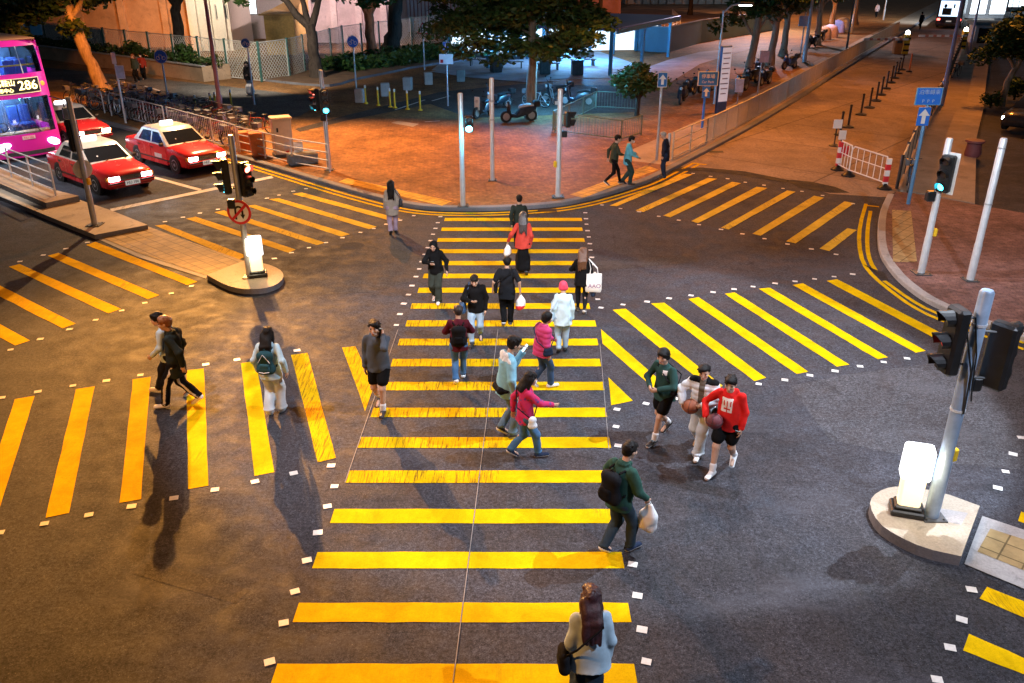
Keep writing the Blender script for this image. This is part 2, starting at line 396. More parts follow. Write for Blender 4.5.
def ring2d(mb, c, r, w, z, n=20):
    for i in range(n):
        a, b = 2*PI*i/n, 2*PI*(i+1)/n
        mb.poly([(c[0]+(r)*math.cos(a), c[1]+(r)*math.sin(a)*1.9, z), (c[0]+(r)*math.cos(b), c[1]+(r)*math.sin(b)*1.9, z), (c[0]+(r-w)*math.cos(b), c[1]+(r-w)*math.sin(b)*1.9, z), (c[0]+(r-w)*math.cos(a), c[1]+(r-w)*math.sin(a)*1.9, z)])
def bar2d(mb, p, q, w, z):
    t = Vector((q[0]-p[0], q[1]-p[1])).normalized(); n = (-t.y*w, t.x*w)
    mb.poly([(p[0]-n[0], p[1]-n[1], z), (q[0]-n[0], q[1]-n[1], z), (q[0]+n[0], q[1]+n[1], z), (p[0]+n[0], p[1]+n[1], z)])
bc = G(198, 100, .12)
for dx in (-.5, .5): ring2d(mb, (bc[0]+dx, bc[1]), .4, .09, .130)
for a, b in (((-.5, 0), (-.15, 1.0)), ((-.15, 1.0), (.4, 1.0)), ((.4, 1.1), (.5, 0)), ((0, 0), (.4, 1)), ((-.5, 0), (0, 0)), ((-.25, 1.25), (-.05, 1.25))):
    bar2d(mb, (bc[0]+a[0], bc[1]+a[1]), (bc[0]+b[0], bc[1]+b[1]), .05, .131)
struct(mb, 'track_marking', M_wht)
mb = MB()
for a, b in (((395, 110), (425, 100)), ((432, 101), (450, 96)), ((425, 122), (440, 121))):
    bar2d(mb, G(*a, .12), G(*b, .12), .05, .130)
struct(mb, 'bay_marking', M_wht)
mb = MB(); mb.poly([(*p, .126) for p in gp([(391, 123), (398, 121), (419, 124), (413, 127)], .12)]); struct(mb, 'access_cover', concrete_mat('cover_concrete', (.42, .36, .26)))

# yellow tactile strips at the kerb drops
for pts, m in (([(338.6, 181.9), (347.4, 178.2), (451.9, 201.4), (442, 205.9)], M_tac), ([(569.3, 194.8), (583, 198), (658.5, 169.8), (647, 165.5)], M_tac), ([(892, 210), (911, 211), (917, 262), (893, 262)], M_tacw)):
    mb = MB(); mb.poly([(*p, .126) for p in gp(pts, .12)]); struct(mb, 'tactile_paving', m)

# ---- refuge islands
lowI = gp([(0, 197), (50, 217.5), (95, 235.5), (147.7, 225.5), (110, 210.5), (77, 199.5), (40, 187)], .12)
lowI = [ext(lowI[0], D, -40)]+lowI+[ext(lowI[-1], D, -40)]
def island(pts, z=.14, m=M_isl, kw=.16):
    mb = MB(); mb.prism(pts, -.05, z, 1, 0); return struct(mb, 'traffic_island', [m, M_kerb_dk])
island(lowI)
up = gp([(46, 203.5), (79, 196.5), (57, 191), (20, 179)], .30)
up = [ext(up[0], D, -40)]+up+[ext(up[3], D, -40)]
mb = MB(); mb.prism([up[0], up[1], up[2], up[3], up[5]], .1, .32, 1, 0); struct(mb, 'traffic_island', [concrete_mat('raised_kerb', (.30, .24, .18)), M_kerb_dk])
nose = smooth_line(gp([(207, 276), (225, 286), (240, 290), (256, 290.5), (270, 288.5), (281, 283), (284.5, 276), (279, 269.5), (266, 264.5), (245.5, 261)], .1), 1)
island(nose, .13)
riI = smooth_line(gp([(979.5, 507), (940, 492.5), (899, 487), (884, 489.5), (872, 497), (869, 507), (878, 524), (895, 536), (924, 549.5), (961, 557.5)], .14), 1)
island(riI, .16)
mb = MB(); mb.poly([(*p, .162) for p in gp([(938, 508), (968, 513), (961, 525), (931, 518)], .16)]); struct(mb, 'access_cover', M_kerb)
mb = MB()
mb.poly([(*p, .02) for p in gp([(148, 227), (245, 262), (207, 276), (140, 254), (101, 238)])]); 
mb.poly([(*p, .012) for p in gp([(101, 237), (140, 253), (208, 275.5), (206, 279), (138, 257.5), (97, 239)])], 1)
struct(mb, 'island_crossing', [M_tacw, M_kerb])
a, b = G(982, 517), G(1024, 531); c, d2 = G(964, 565), G(1024, 590)
mb = MB(); mb.poly([(*a, .02), (*ext(a, (b[0]-a[0], b[1]-a[1]), 6), .02), (*ext(c, (d2[0]-c[0], d2[1]-c[1]), 6), .02), (*c, .02)])
struct(mb, 'island_crossing', M_kerb)
a, b = G(990, 530), G(1024, 541); c, d2 = G(977, 553), G(1024, 572)
mb = MB(); mb.poly([(*a, .026), (*ext(a, (b[0]-a[0], b[1]-a[1]), 6), .026), (*ext(c, (d2[0]-c[0], d2[1]-c[1]), 6), .026), (*c, .026)])
struct(mb, 'tactile_paving', M_tacw)

# ---- painted markings
def marks(name, quads, m, z=.006):
    mb = MB()
    for q in quads:
        P = gp(q)
        if len(P) == 4:      # cut long stripes so that their edges waver slightly like hand-laid paint
            a, b, c, d = [Vector(p) for p in P]; n = 9; L, Rr = [], []
            for i in range(n+1):
                t = i/n; w = .006*random.uniform(-1, 1)
                L.append(a.lerp(d, t)+Vector((w, w))); Rr.append(b.lerp(c, t)+Vector((-w, .006*random.uniform(-1, 1))))
            for i in range(n): mb.poly([(*L[i], z), (*Rr[i], z), (*Rr[i+1], z), (*L[i+1], z)])
        else: mb.poly([(*p, z) for p in P])
    return struct(mb, name, m)
ytop = [218, 227.7, 238.3, 249.4, 261.1, 273.8, 287.9, 303.5, 320.5, 338.9, 359.1, 382.1, 407.9, 437.4, 470.7, 509.3, 552.2, 603, 664]
xl = [445, 442, 438, 434, 430, 424, 419, 412, 407, 399.7, 392.8, 384, 373.5, 361, 349, 334.5, 317.5, 299, 277.5]
xr = [581.5, 582, 584, 585, 586, 587.5, 588, 589, 595, 597, 599.6, 603, 605.4, 609, 611, 612, 621.5, 628, 634]
fresh, worn = MB(), MB()
for i, y in enumerate(ytop):
    Y1 = G(0, y)[1]; Y0 = Y1-.335
    xa, xb = G(xl[i], y)[0], G(xr[i], y)[0]
    n = 14; ws = [(.006*random.uniform(-1, 1), .006*random.uniform(-1, 1)) for _ in range(n+1)]
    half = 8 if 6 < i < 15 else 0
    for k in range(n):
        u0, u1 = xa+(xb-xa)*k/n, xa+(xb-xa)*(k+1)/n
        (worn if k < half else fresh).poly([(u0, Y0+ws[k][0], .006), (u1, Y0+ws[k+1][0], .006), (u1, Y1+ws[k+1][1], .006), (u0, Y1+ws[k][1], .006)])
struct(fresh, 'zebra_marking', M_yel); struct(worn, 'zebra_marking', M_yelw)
marks('zebra_marking', [
 [(601, 329.4), (602.5, 343.8), (667, 399.5), (677, 395.6)], [(608.4, 377.6), (632.8, 401), (611.3, 405.5)],
 [(612.7, 310), (625.4, 308.7), (722.6, 386), (711, 389.5)], [(651, 303.6), (664, 302.8), (766, 378), (754.3, 381.3)],
 [(688, 299.3), (698.6, 297.3), (808.6, 372), (796.7, 374.3)], [(724.4, 294), (734.8, 292.5), (849, 364.8), (837, 366.7)],
 [(758.6, 289), (770, 288), (888.3, 357.6), (877.6, 359.5)], [(792.4, 285), (802.6, 283.3), (926, 351), (915.7, 353)],
 [(826.4, 281), (837, 279.3), (963.5, 345), (952, 347.5)]], M_yel)
marks('zebra_marking', [
 [(609.3, 206), (617, 206.5), (693, 174.6), (684.5, 174)], [(635.3, 210.8), (643.5, 212.3), (716.8, 179), (708, 178)],
 [(663, 216), (670.5, 217.6), (741, 183.4), (732, 182)], [(691, 221.5), (698, 223.5), (767.4, 188.3), (756.6, 187)],
 [(721, 228), (728.3, 229.7), (795.7, 192), (787, 190.7)], [(752.3, 234), (760.5, 236), (824, 198), (814, 196)],
 [(786, 241.6), (795.7, 243.6), (854.3, 203.4), (844.5, 201.6)], [(819.5, 248.9), (829.3, 251.4), (856.6, 230.3), (847.5, 228.4)]], M_yelp, .010)
marks('zebra_marking', [
 [(15, 399.3), (34.7, 396), (-7, 530), (-28.5, 535)], [(76.4, 389.2), (94.4, 386.6), (69, 513.5), (45.7, 518)],
 [(133, 379.5), (150.6, 377), (141, 499.6), (119.6, 503)], [(186.6, 370.5), (204, 368.6), (208.6, 485.8), (188, 489.5)],
 [(241, 363.4), (256, 361), (274, 472.4), (255, 476)]], M_yel)
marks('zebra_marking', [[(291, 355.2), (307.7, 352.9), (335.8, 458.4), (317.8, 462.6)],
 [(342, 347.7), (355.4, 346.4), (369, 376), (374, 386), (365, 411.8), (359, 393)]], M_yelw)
marks('zebra_marking', [
 [(154.6, 225.7), (165.4, 224.7), (247, 256), (238, 260)], [(186, 218.8), (195.7, 216.9), (296, 249.7), (288.4, 253)],
 [(214, 212.4), (224, 210.6), (325.5, 242.9), (316.8, 245.2)], [(246.4, 206), (255, 205), (350, 234.2), (341.5, 236.8)],
 [(269, 199.3), (278.7, 198.3), (376.7, 226.8), (369, 229.3)], [(292.5, 194), (301.7, 192.6), (400, 219), (391, 221)]], M_yelp)
marks('zebra_marking', [
 [(86, 245.2), (95.7, 242), (197.3, 281.8), (187.5, 285.3)], [(47.5, 256), (58.6, 252.9), (159.2, 295.4), (147.9, 299.3)],
 [(8.8, 267), (19.5, 264.2), (121, 309), (108.4, 313.6)], [(-38, 277), (-25, 273.2), (75.8, 323.8), (62.5, 328.6)],
 [(-80, 298), (-65, 288), (29.9, 340.7), (15.6, 345.6)]], M_yel2)
marks('zebra_marking', [[(987, 587), (979.5, 599), (1090, 645), (1100, 632.8)], [(969, 634), (963, 651), (1080, 697), (1092, 688)],
 [(1021, 512), (1018, 521), (1080, 546), (1085, 537)]], M_yel)
marks('lane_marking', [[(110, 209), (111.5, 211.5), (273.5, 178), (271.5, 176)], [(153.5, 178.5), (155.5, 176.8), (202, 189.3), (199, 191)],
   [(60, 150), (62, 149), (120, 166), (117, 167.5)]], M_wht)
for off in (([(866, 204), (860, 224.5), (858.6, 244), (863, 264), (874, 277.5), (893, 293), (911, 306), (932, 317), (963, 329), (1024, 349.5)]), ([(870.5, 211), (867.5, 228), (867, 248), (870, 262), (877, 272.5)]), ([(884, 281), (909, 299), (930, 311), (966, 324), (1024, 343)])):
    ln = smooth_line(gp(off), 1)
    mb = MB(); strip(mb, offs(ln, .055), offs(ln, -.055), .006); struct(mb, 'kerb_line_marking', M_yel2)
mb = MB(); bar2d(mb, G(864, 205.5), G(879, 207), .06, .010); struct(mb, 'kerb_line_marking', M_yel2)
mb = MB(); mb.poly([(*p, .009) for p in gp([(863, 264.5), (867, 266), (880, 279), (889, 281), (884, 272.5), (876, 270)])]); struct(mb, 'asphalt_patch', M_asph2)
dots = [(601, 308), (623, 305), (647, 302), (669, 298.7), (691, 295.8), (713, 292.5), (734, 289.5), (753, 287), (775, 283.7), (795, 281.7), (814.5, 279.3), (834, 277), (852.6, 274.5),
 (758.6, 384.3), (784.7, 380.3), (809.8, 375.7), (835, 371.4), (860, 366.7), (883.6, 362.4), (907, 358.8), (675, 399), (646, 404), (617, 409.7), (616, 427), (618, 446),
 (602, 205.3), (620.5, 208.8), (639, 212), (658.8, 216.6), (678.7, 220.5), (699, 225), (721, 229.7), (742.4, 234.2), (764.5, 239), (787.5, 244.4), (811.3, 249.3), (836, 254.7),
 (693, 173.7), (710.5, 176.6), (727.6, 179), (745.3, 182.5), (764, 185.4), (783, 188.7), (802, 191.6), (822.5, 195.7), (853, 204),
 (585.3, 213), (586, 219), (586.5, 224.5), (587.5, 231), (588.8, 237.3), (589.8, 244), (590.4, 250.4), (591.8, 257.7), (592.7, 265), (594, 273), (595.3, 281), (596.6, 290), (597.8, 299.6),
 (632.6, 564.8), (637.4, 596), (641.9, 630), (646.3, 662),
 (440.4, 217), (437.8, 223), (435.5, 228.7), (433, 234.6), (430.6, 241), (427.7, 248), (424.7, 254.7), (421.8, 262), (419.3, 269.3), (416, 277), (412, 286), (408.5, 295), (403.8, 304), (400, 314.5), (396.4, 325.4),
 (331.2, 466), (334.5, 486.7), (327.5, 506.7), (317.9, 533), (307, 560.7), (295, 591.9), (283.8, 623.3), (269.7, 662.2),
 (44.6, 524), (89, 515.2), (131.7, 506.7), (174, 498.5), (215, 490), (255, 482), (293.7, 473.6), (0, 533), (2, 398), (38, 392), (73, 386), (106.5, 381), (140.5, 375.3), (172, 370.2), (205.8, 364.8), (237, 360), (297, 350.8),
 (165, 222), (183, 217.5), (200, 213.4), (218, 209.6), (267, 198.5), (279, 195.4), (293.3, 191.5), (306, 189), (274.4, 258.9), (291.4, 253), (309, 248), (326, 243), (342.5, 238), (360.5, 232.7), (373.8, 228.8), (386.4, 224.5), (400, 220.5), (413.8, 216),
 (87.5, 242.7), (66, 249), (43.4, 255.4), (20, 261.8), (191.4, 286.3), (171.3, 293.7), (145, 303.2), (121.7, 310.9), (95.7, 320.2), (69.7, 329.6), (40.4, 339.4), (10.7, 350),
 (971.4, 590), (961.6, 620), (950, 648), (937, 680), (1021, 438), (1013, 454.5), (1005.5, 472), (997.6, 488.4)]
mb = MB()
for i, (x, y) in enumerate(dots):
    p = G(x, y); s = random.uniform(.046, .058)
    a = random.uniform(-.15, .15)+(.3 if x < 330 else -.1 if x < 600 else -.35)
    u, v = (math.cos(a)*s*1.15, math.sin(a)*s*1.15), (-math.sin(a)*s, math.cos(a)*s)
    mb.poly([(p[0]-u[0]-v[0], p[1]-u[1]-v[1], .011), (p[0]+u[0]-v[0], p[1]+u[1]-v[1], .011), (p[0]+u[0]+v[0], p[1]+u[1]+v[1], .011), (p[0]-u[0]+v[0], p[1]-u[1]+v[1], .011)])
struct(mb, 'road_dot_marking', mat('dot_white', (.60, .60, .58), .5, var=.1, scale=20))
M_thin = mat('chalk_line', (.20, .19, .19), .7, var=.3, scale=8)
mb = MB()
for a, b in (((398, 330), (345, 483)), ((498, 330), (453, 683)), ((600, 345), (609, 450))): bar2d(mb, G(*a), G(*b), .006, .012)
struct(mb, 'setting_out_line', M_thin)
# ================================================================ street furniture
galv = mat('galvanised_steel', (.42, .45, .50), .42, .55, .12, 5)
galv_w = mat('pale_steel', (.62, .65, .70), .4, .3, .1, 5)
blk = mat('black_plastic', (.010, .0105, .012), .42, 0, .3, 8)
dkgrey = mat('dark_grey_metal', (.07, .075, .08), .5, .2, .25, 6)
redp = mat('sign_red', (.62, .03, .04), .4, var=.06)
whtp = mat('sign_white', (.80, .80, .80), .4, var=.05)
blup = mat('sign_blue', (.02, .16, .50), .35, var=.06)
yelp = mat('bright_yellow', (.80, .50, .02), .45, var=.12)
conc = concrete_mat('block_concrete', (.46, .47, .48))
beige = mat('cabinet_beige', (.58, .47, .34), .5, var=.1, scale=3)
orangep = mat('orange_plastic', (.50, .16, .05), .5, var=.2)
greyp = mat('grey_plastic', (.16, .17, .18), .6, var=.2)
lens_off = mat('lens_dark', (.05, .03, .03), .2, var=0)
lens_red = mat('lens_red_lit', (.8, .05, .03), .3, var=0, emis=(1, .10, .06), es=16)
lens_reddim = mat('lens_red_glass', (.55, .02, .03), .2, var=0, emis=(1, .02, .03), es=.35)
lens_grn = mat('lens_green_lit', (.1, .8, .7), .3, var=0, emis=(.05, .75, 1), es=9)
lens_grn_hot = mat('lens_green_bright', (.3, .8, .8), .3, var=0, emis=(.10, .78, 1), es=45)
lamp_on = mat('lamp_lens_lit', (.8, .8, .8), .3, var=0, emis=(1, .93, .8), es=14)
def yaw(dx, dy): return math.atan2(-dx, dy)
def text_mesh(txt, size, name, m, parent, loc, rot, ext_=.002, align='CENTER'):
    cu = bpy.data.curves.new(name, 'FONT'); cu.body = txt; cu.size = size; cu.align_x = align; cu.align_y = 'CENTER'; cu.extrude = ext_; cu.resolution_u = 3
    ob = bpy.data.objects.new('tmp', cu); COL.objects.link(ob); bpy.context.view_layer.update()
    dg = bpy.context.evaluated_depsgraph_get(); me = bpy.data.meshes.new_from_object(ob.evaluated_get(dg)); bpy.data.objects.remove(ob)
    me.materials.clear(); me.materials.append(m); me.name = name
    o = bpy.data.objects.new(name, me); COL.objects.link(o); o.parent = parent; o.location = loc; o.rotation_euler = rot; return o
def visor(r=.115, L=.2, n=10):
    mb = MB(); a0, a1 = R(-35), R(215)
    ro = []
    for k in range(n+1):
        a = a0+(a1-a0)*k/n; ro.append((math.cos(a), math.sin(a)))
    for k in range(n):
        (c0, s0), (c1, s1) = ro[k], ro[k+1]
        l0 = L*(.55+.45*max(0, s0)); l1 = L*(.55+.45*max(0, s1)); q = r-.008
        mb.poly([(c0*r, 0, s0*r), (c1*r, 0, s1*r), (c1*r, l1, s1*r), (c0*r, l0, s0*r)])
        mb.poly([(c0*q, 0, s0*q), (c0*q, l0, s0*q), (c1*q, l1, s1*q), (c1*q, 0, s1*q)])
        mb.poly([(c0*r, l0, s0*r), (c1*r, l1, s1*r), (c1*q, l1, s1*q), (c0*q, l0, s0*q)])
    return mb
def signal_head(root, off, z, fy, n=3, lit=(), w=.30, pitch=.30, board=False):
    """off = (x, y) of the head centre from the pole; fy = facing yaw; lit = {index: material}, 0 at the top"""
    hh = n*pitch
    mb = MB(); mb.box((0, 0, 0), (w, .17, hh), bev=.035)
    if board: mb.box((0, -.095, 0), (w+.1, .015, hh+.1), 1)
    h = mb.build('signal_head', [blk, whtp], root, loc=(off[0], off[1], z), rz=fy, smooth=30)
    for i in range(n):
        zz = hh/2-pitch*(i+.5)
        l = MB(); l.lathe([(.098, 0), (.09, .018), (.05, .03), (.001, .034)], 16, M=Matrix.Translation((0, .086, zz)) @ Matrix.Rotation(-PI/2, 4, 'X'))
        l.build('lens', lit.get(i, lens_off) if lit else lens_off, h, smooth=True)
        v = visor(); v.v = [(x, y+.086, q+zz) for x, y, q in v.v]; v.build('visor', blk, h, smooth=True, fix=False)
    # bracket back to the pole
    for zz in (hh*.36, -hh*.36):
        b = MB(); b.tube([(0, 0, z+zz), (off[0], off[1], z+zz)], .018, 6); b.build('bracket', dkgrey, root)
    return h
def pole_part(root, h, r, m=galv, name='pole', cap=True):
    mb = MB(); mb.lathe([(r*1.12, 0), (r*1.12, .9*min(1, h/3)), (r, .95*min(1, h/3)), (r, h-.03), (r*.8, h), (.002, h+.004)], 14)
    return mb.build(name, m, root, smooth=True)
def plate_part(root, r=.2, m=None):
    mb = MB(); mb.box((0, 0, .012), (r*2, r*2, .02)); 
    for i in (-1, 1):
        for j in (-1, 1): mb.lathe([(.018, .02), (.018, .045)], 6, M=Matrix.Translation((i*r*.75, j*r*.75, 0)))
    return mb.build('base_plate', m or dkgrey, root)
def button(root, z, fy, r):
    mb = MB(); mb.box((0, r+.05, z), (.11, .09, .2), bev=.02); o = mb.build('push_button', yelp, root, rz=fy); return o
def base(px, py, z0): x, y = G(px, py, z0); return (x, y, z0)
def ptop(b, py): return ZY(b[1], py)-b[2]
CAMY = PI                                            # facing the camera
DY = yaw(D.x, D.y)

# --- A: signal on the left island, seen from behind
b = base(95, 225, .14); h = ptop(b, 97)
t = thing('traffic_light', 'traffic light on left island seen from behind with plain grey disc', 'traffic light', b)
pole_part(t, h, .075); plate_part(t)
zc = ZY(b[1], 136)-.14
signal_head(t, (.22*D.x*-1+.05, .10), zc, yaw(-D.x, -D.y), 3, board=False)
mb = MB(); mb.lathe([(.27, 0), (.27, .012)], 24, M=Matrix.Translation((0, 0, 0)) @ Matrix.Rotation(-PI/2, 4, 'X')); 
s = mb.build('sign_disc', galv_w, t, loc=(-.06, .10, ZY(b[1], 170)-.14), rz=yaw(-D.x, -D.y))
button(t, ZY(b[1], 181)-.14, yaw(.9, -.4), .07)

# --- B: signal with the no U turn sign on the nose island
b = base(250, 277, .13); h = ptop(b, 135)
t = thing('traffic_light', 'traffic light with red lamp above round no U turn sign on the rounded island', 'traffic light', b)
pole_part(t, h, .07); plate_part(t, .15)
fy = yaw(.72, -.69)
signal_head(t, (.20, .06), ZY(b[1], 180)-.13, fy, 3, {0: lens_red}, w=.28, pitch=.27)
signal_head(t, (-.23, -.03), ZY(b[1], 176)-.13, yaw(-.9, -.35), 3, {2: lens_grn}, w=.30, pitch=.27)
mb = MB(); mb.box((0, 0, 0), (.18, .16, .22), bev=.02); mb.build('control_box', blk, t, loc=(-.17, -.06, ZY(b[1], 203)-.13), smooth=30)
def no_uturn(root, z, fy, r=.30, y=-.0):
    mb = MB(); T = lambda k: Matrix.Translation((0, k, 0)) @ Matrix.Rotation(-PI/2, 4, 'X')
    mb.lathe([(r, 0), (r, .014)], 32, 0, T(.09)); mb.lathe([(r*.985, 0), (r*.985, .004)], 32, 1, T(.105)); mb.lathe([(r*.78, 0), (r*.78, .004)], 32, 2, T(.110))
    pts = []
    for k in range(9): a = PI*k/8; pts.append((math.cos(a)*.085, 0, .05+math.sin(a)*.085))
    pts = [(.085, 0, -.17)]+pts+[(-.085, 0, -.06)]
    for p, q in zip(pts, pts[1:]):
        d = Vector((q[0]-p[0], 0, q[2]-p[2])).normalized(); n = Vector((-d.z, 0, d.x))*.024; e = d*.006
        P, Q = Vector((p[0], .118, p[2]))-e, Vector((q[0], .118, q[2]))+e
        mb.poly([P-n, Q-n, Q+n, P+n], 3)
    mb.poly([(-.145, .118, -.05), (-.025, .118, -.05), (-.085, .118, -.16)], 3)
    c, s_ = math.cos(R(45))*r*.8, .022
    mb.poly([(c-s_, .121, -c-s_), (c+s_, .121, -c+s_), (-c+s_, .121, c+s_), (-c-s_, .121, c-s_)], 1)
    return mb.build('sign_disc', [galv_w, redp, whtp, blk], root, loc=(0, 0, z), rz=fy, fix=False)
no_uturn(t, ZY(b[1], 211)-.13, yaw(-.12, -1))

# --- C, D, E, F: posts on the plaza kerb
b = base(329.5, 170, .12); h = ptop(b, 70)
t = thing('traffic_light', 'traffic light at end of plaza railing, green lit, right of the beige cabinet', 'traffic light', b)
pole_part(t, h, .075); plate_part(t, .16)
zc = ZY(b[1], 101)-.12
signal_head(t, (.10, -.14), zc, yaw(.2, -1), 3, {2: lens_grn}, w=.30, pitch=.29)
signal_head(t, (-.24, -.02), zc+.05, yaw(-.75, -.6), 3, {0: lens_red, 2: lens_grn}, w=.28, pitch=.27)
mb = MB(); mb.box((-.02, -.12, ZY(b[1], 117)-.12), (.2, .16, .22), bev=.02); mb.build('control_box', blk, t, smooth=30)
b = base(463, 206, .12); h = ptop(b, 93)
t = thing('traffic_light', 'white post on plaza kerb with glowing blue green walking signal on its right', 'traffic light', b)
pole_part(t, h, .075, galv_w); plate_part(t, .17)
signal_head(t, (.24, .0), ZY(b[1], 124)-.12, yaw(.05, -1), 2, {1: lens_grn_hot}, pitch=.24, w=.26)
PED = (b[0]+.24, b[1]-.35, ZY(b[1], 129))
b = base(492.5, 180.5, .12); h = ptop(b, 78)
t = thing('steel_post', 'plain tall steel post standing on the plaza behind the kerb between two signals', 'post', b)
pole_part(t, h, .072, galv_w); plate_part(t, .15)
mb = MB()
for z in (.78, .60): mb.lathe([(.085, 0), (.085, .05)], 12, M=Matrix.Translation((0, 0, h*z)))
mb.box((-.09, 0, h*.82), (.1, .05, .12)); mb.build('clamp', galv, t)
b = base(558, 197, .12); h = ptop(b, 89)
t = thing('traffic_light', 'steel signal post by the zebra end with small black boxes facing right', 'traffic light', b)
pole_part(t, h, .075, galv_w); plate_part(t, .2)
signal_head(t, (.25, .10), ZY(b[1], 120)-.12, yaw(1, .25), 2, w=.26, pitch=.24)
mb = MB(); mb.box((.16, .02, ZY(b[1], 134)-.12), (.17, .15, .2), bev=.02); mb.build('control_box', blk, t, smooth=30)
mb = MB(); mb.box((-.09, 0, ZY(b[1], 103)-.12), (.14, .05, .10)); mb.build('clamp', galv, t)
button(t, ZY(b[1], 164)-.12, yaw(-1, -.3), .07)

# --- G, H on the right pavement, I on the right island
b = base(921, 273, .12); h = ptop(b, 138)
t = thing('traffic_light', 'pedestrian signal pole on right pavement with lit blue green lamp and white edged board', 'traffic light', b)
pole_part(t, h, .078, galv_w); plate_part(t, .2)
signal_head(t, (.0, -.17), ZY(b[1], 172)-.12, yaw(-.8, -.6), 3, {2: lens_grn}, w=.32, pitch=.29, board=True)
mb = MB(); mb.box((-.17, .0, ZY(b[1], 196)-.12), (.2, .17, .24), bev=.02); mb.build('control_box', blk, t, smooth=30)
button(t, ZY(b[1], 232)-.12, yaw(1, -.2), .07)
b = base(970, 280, .12); h = ptop(b, 138)
t = thing('steel_post', 'bare tapering steel post alone on the brown right pavement, no signals', 'post', b)
pole_part(t, h, .08, galv_w); plate_part(t, .16)
mb = MB()
for z in (.93, .55): mb.lathe([(.088, 0), (.088, .03)], 12, M=Matrix.Translation((0, 0, h*z)))
mb.build('clamp', galv, t)
b = base(931, 516, .16); h = ptop(b, 290)
t = thing('traffic_light', 'near blue grey traffic light pole on right island with two big black signal heads', 'traffic light', b)
pole_part(t, h, .088, mat('blue_grey_steel', (.30, .40, .55), .4, .4, .15, 5)); plate_part(t, .16)
signal_head(t, (-.27, .02), ZY(b[1], 341)-.16, yaw(-.95, -.1), 3, {1: lens_reddim}, w=.32, pitch=.30)
signal_head(t, (.32, -.05), ZY(b[1], 354)-.16, yaw(.85, .53), 3, w=.34, pitch=.30)
mb = MB(); mb.box((.16, .02, ZY(b[1], 384)-.16), (.13, .13, .2), bev=.02); mb.build('control_box', blk, t, smooth=30)
mb = MB(); mb.tube([(-.1, -.06, h*.9), (.0, -.11, h*.75), (.05, -.1, h*.62), (.11, -.06, h*.55)], .012, 6); mb.tube([(-.15, -.03, h*.84), (-.02, -.12, h*.68), (.03, -.1, h*.5)], .012, 6); mb.build('cable', blk, t, smooth=True)
mb = MB()
for z in (.86, .5): mb.lathe([(.096, 0), (.096, .035)], 12, M=Matrix.Translation((0, 0, h*z)))
mb.build('clamp', galv_w, t)
button(t, ZY(b[1], 456)-.16, yaw(1, .4), .08)

# --- lit bollards
lit_top = mat('bollard_lamp_white', (.8, .8, .8), .3, var=0, emis=(.88, .95, 1), es=1.5)
lit_col = mat('bollard_lamp_amber', (.8, .7, .5), .3, var=0, emis=(1, .78, .42), es=1.0)
def lit_bollard(px, py, top, z0, label, rz):
    b = base(px, py, z0); h = ptop(b, top)
    t = thing('lit_bollard', label, 'bollard', b, rz)
    mb = MB(); mb.box((0, 0, .05), (.44, .34, .1), bev=.02); mb.box((0, 0, .13), (.36, .27, .06), bev=.02); mb.build('plinth', blk, t, smooth=30)
    sq = lambda w, d, z: [(-w, -d, z), (w, -d, z), (w, d, z), (-w, d, z)]
    def rnd(w, d, z, c=.03): return [(-w+c, -d, z), (w-c, -d, z), (w, -d+c, z), (w, d-c, z), (w-c, d, z), (-w+c, d, z), (-w, d-c, z), (-w, -d+c, z)]
    mb = MB(); mb.loft([rnd(.145, .1, .16), rnd(.155, .105, h*.58)]); mb.build('column', lit_col, t, smooth=30)
    mb = MB(); mb.loft([rnd(.185, .12, h*.56), rnd(.195, .125, h*.58), rnd(.19, .125, h*.97), rnd(.175, .115, h)]); mb.build('head', lit_top, t, smooth=30)
    return b, h
BOL = [lit_bollard(258, 276, 237, .13, 'white glowing bollard on the rounded island beside the no U turn pole', .3),
       lit_bollard(906, 512, 447, .16, 'glowing white and amber bollard at foot of the near right signal pole', -.3)]

# --- railings
def railing(name, label, pts, h, rails, m, spacing=1.9, bars=0, r=.028, infill=None, cat='railing', loop=False, group=None):
    """pts: ground points (x, y, z); rails: fractions of the height; bars: spacing of thin uprights"""
    o = Vector(pts[0]); t = thing(name, label, cat, pts[0], 0, group)
    P = [Vector(p)-o for p in pts]
    segs = []
    for a, c in zip(P, P[1:]):
        n = max(1, round((c-a).length/spacing))
        for k in range(n): segs.append((a.lerp(c, k/n), a.lerp(c, (k+1)/n)))
    posts = [segs[0][0]]+[s[1] for s in segs]
    for p in posts[:100]:
        mb = MB(); mb.tube([p, p+Vector((0, 0, h))], r*1.15, 8); mb.build('post', m, t, smooth=True)
    for f in rails:
        mb = MB(); mb.tube([p+Vector((0, 0, h*f)) for p in posts], r*.85, 7); mb.build('rail', m, t, smooth=True)
    if bars:
        for a, c in segs[:98]:
            mb = MB(); n = max(2, int((c-a).length/bars))
            for k in range(1, n):
                p = a.lerp(c, k/n); mb.box((p.x, p.y, h*.5+p.z), (.014, .014, h*(rails[-1]-rails[0]))) if rails[0] < rails[-1] else None
            mb.build('infill_bars', infill or m, t)
    return t
zc = .12
railing('railing', 'galvanised three rail railing in front of the beige cabinet along plaza kerb', [base(330, 172, zc), base(293, 165.5, zc), base(240, 152, zc)], 1.0, (.12, .42, .70, 1), galv_w, 2.0)
railing('railing', 'pale barred railing in front of the parked bicycles behind the taxis', [base(238, 151.5, zc), base(170, 131, zc)], 1.05, (.1, 1), galv_w, 2.1, bars=.16)
railing('railing', 'railing of pale bars behind the half hidden third taxi', [base(166, 130, zc), base(128, 119.5, zc)], 1.05, (.1, 1), galv_w, 2.0, bars=.3)
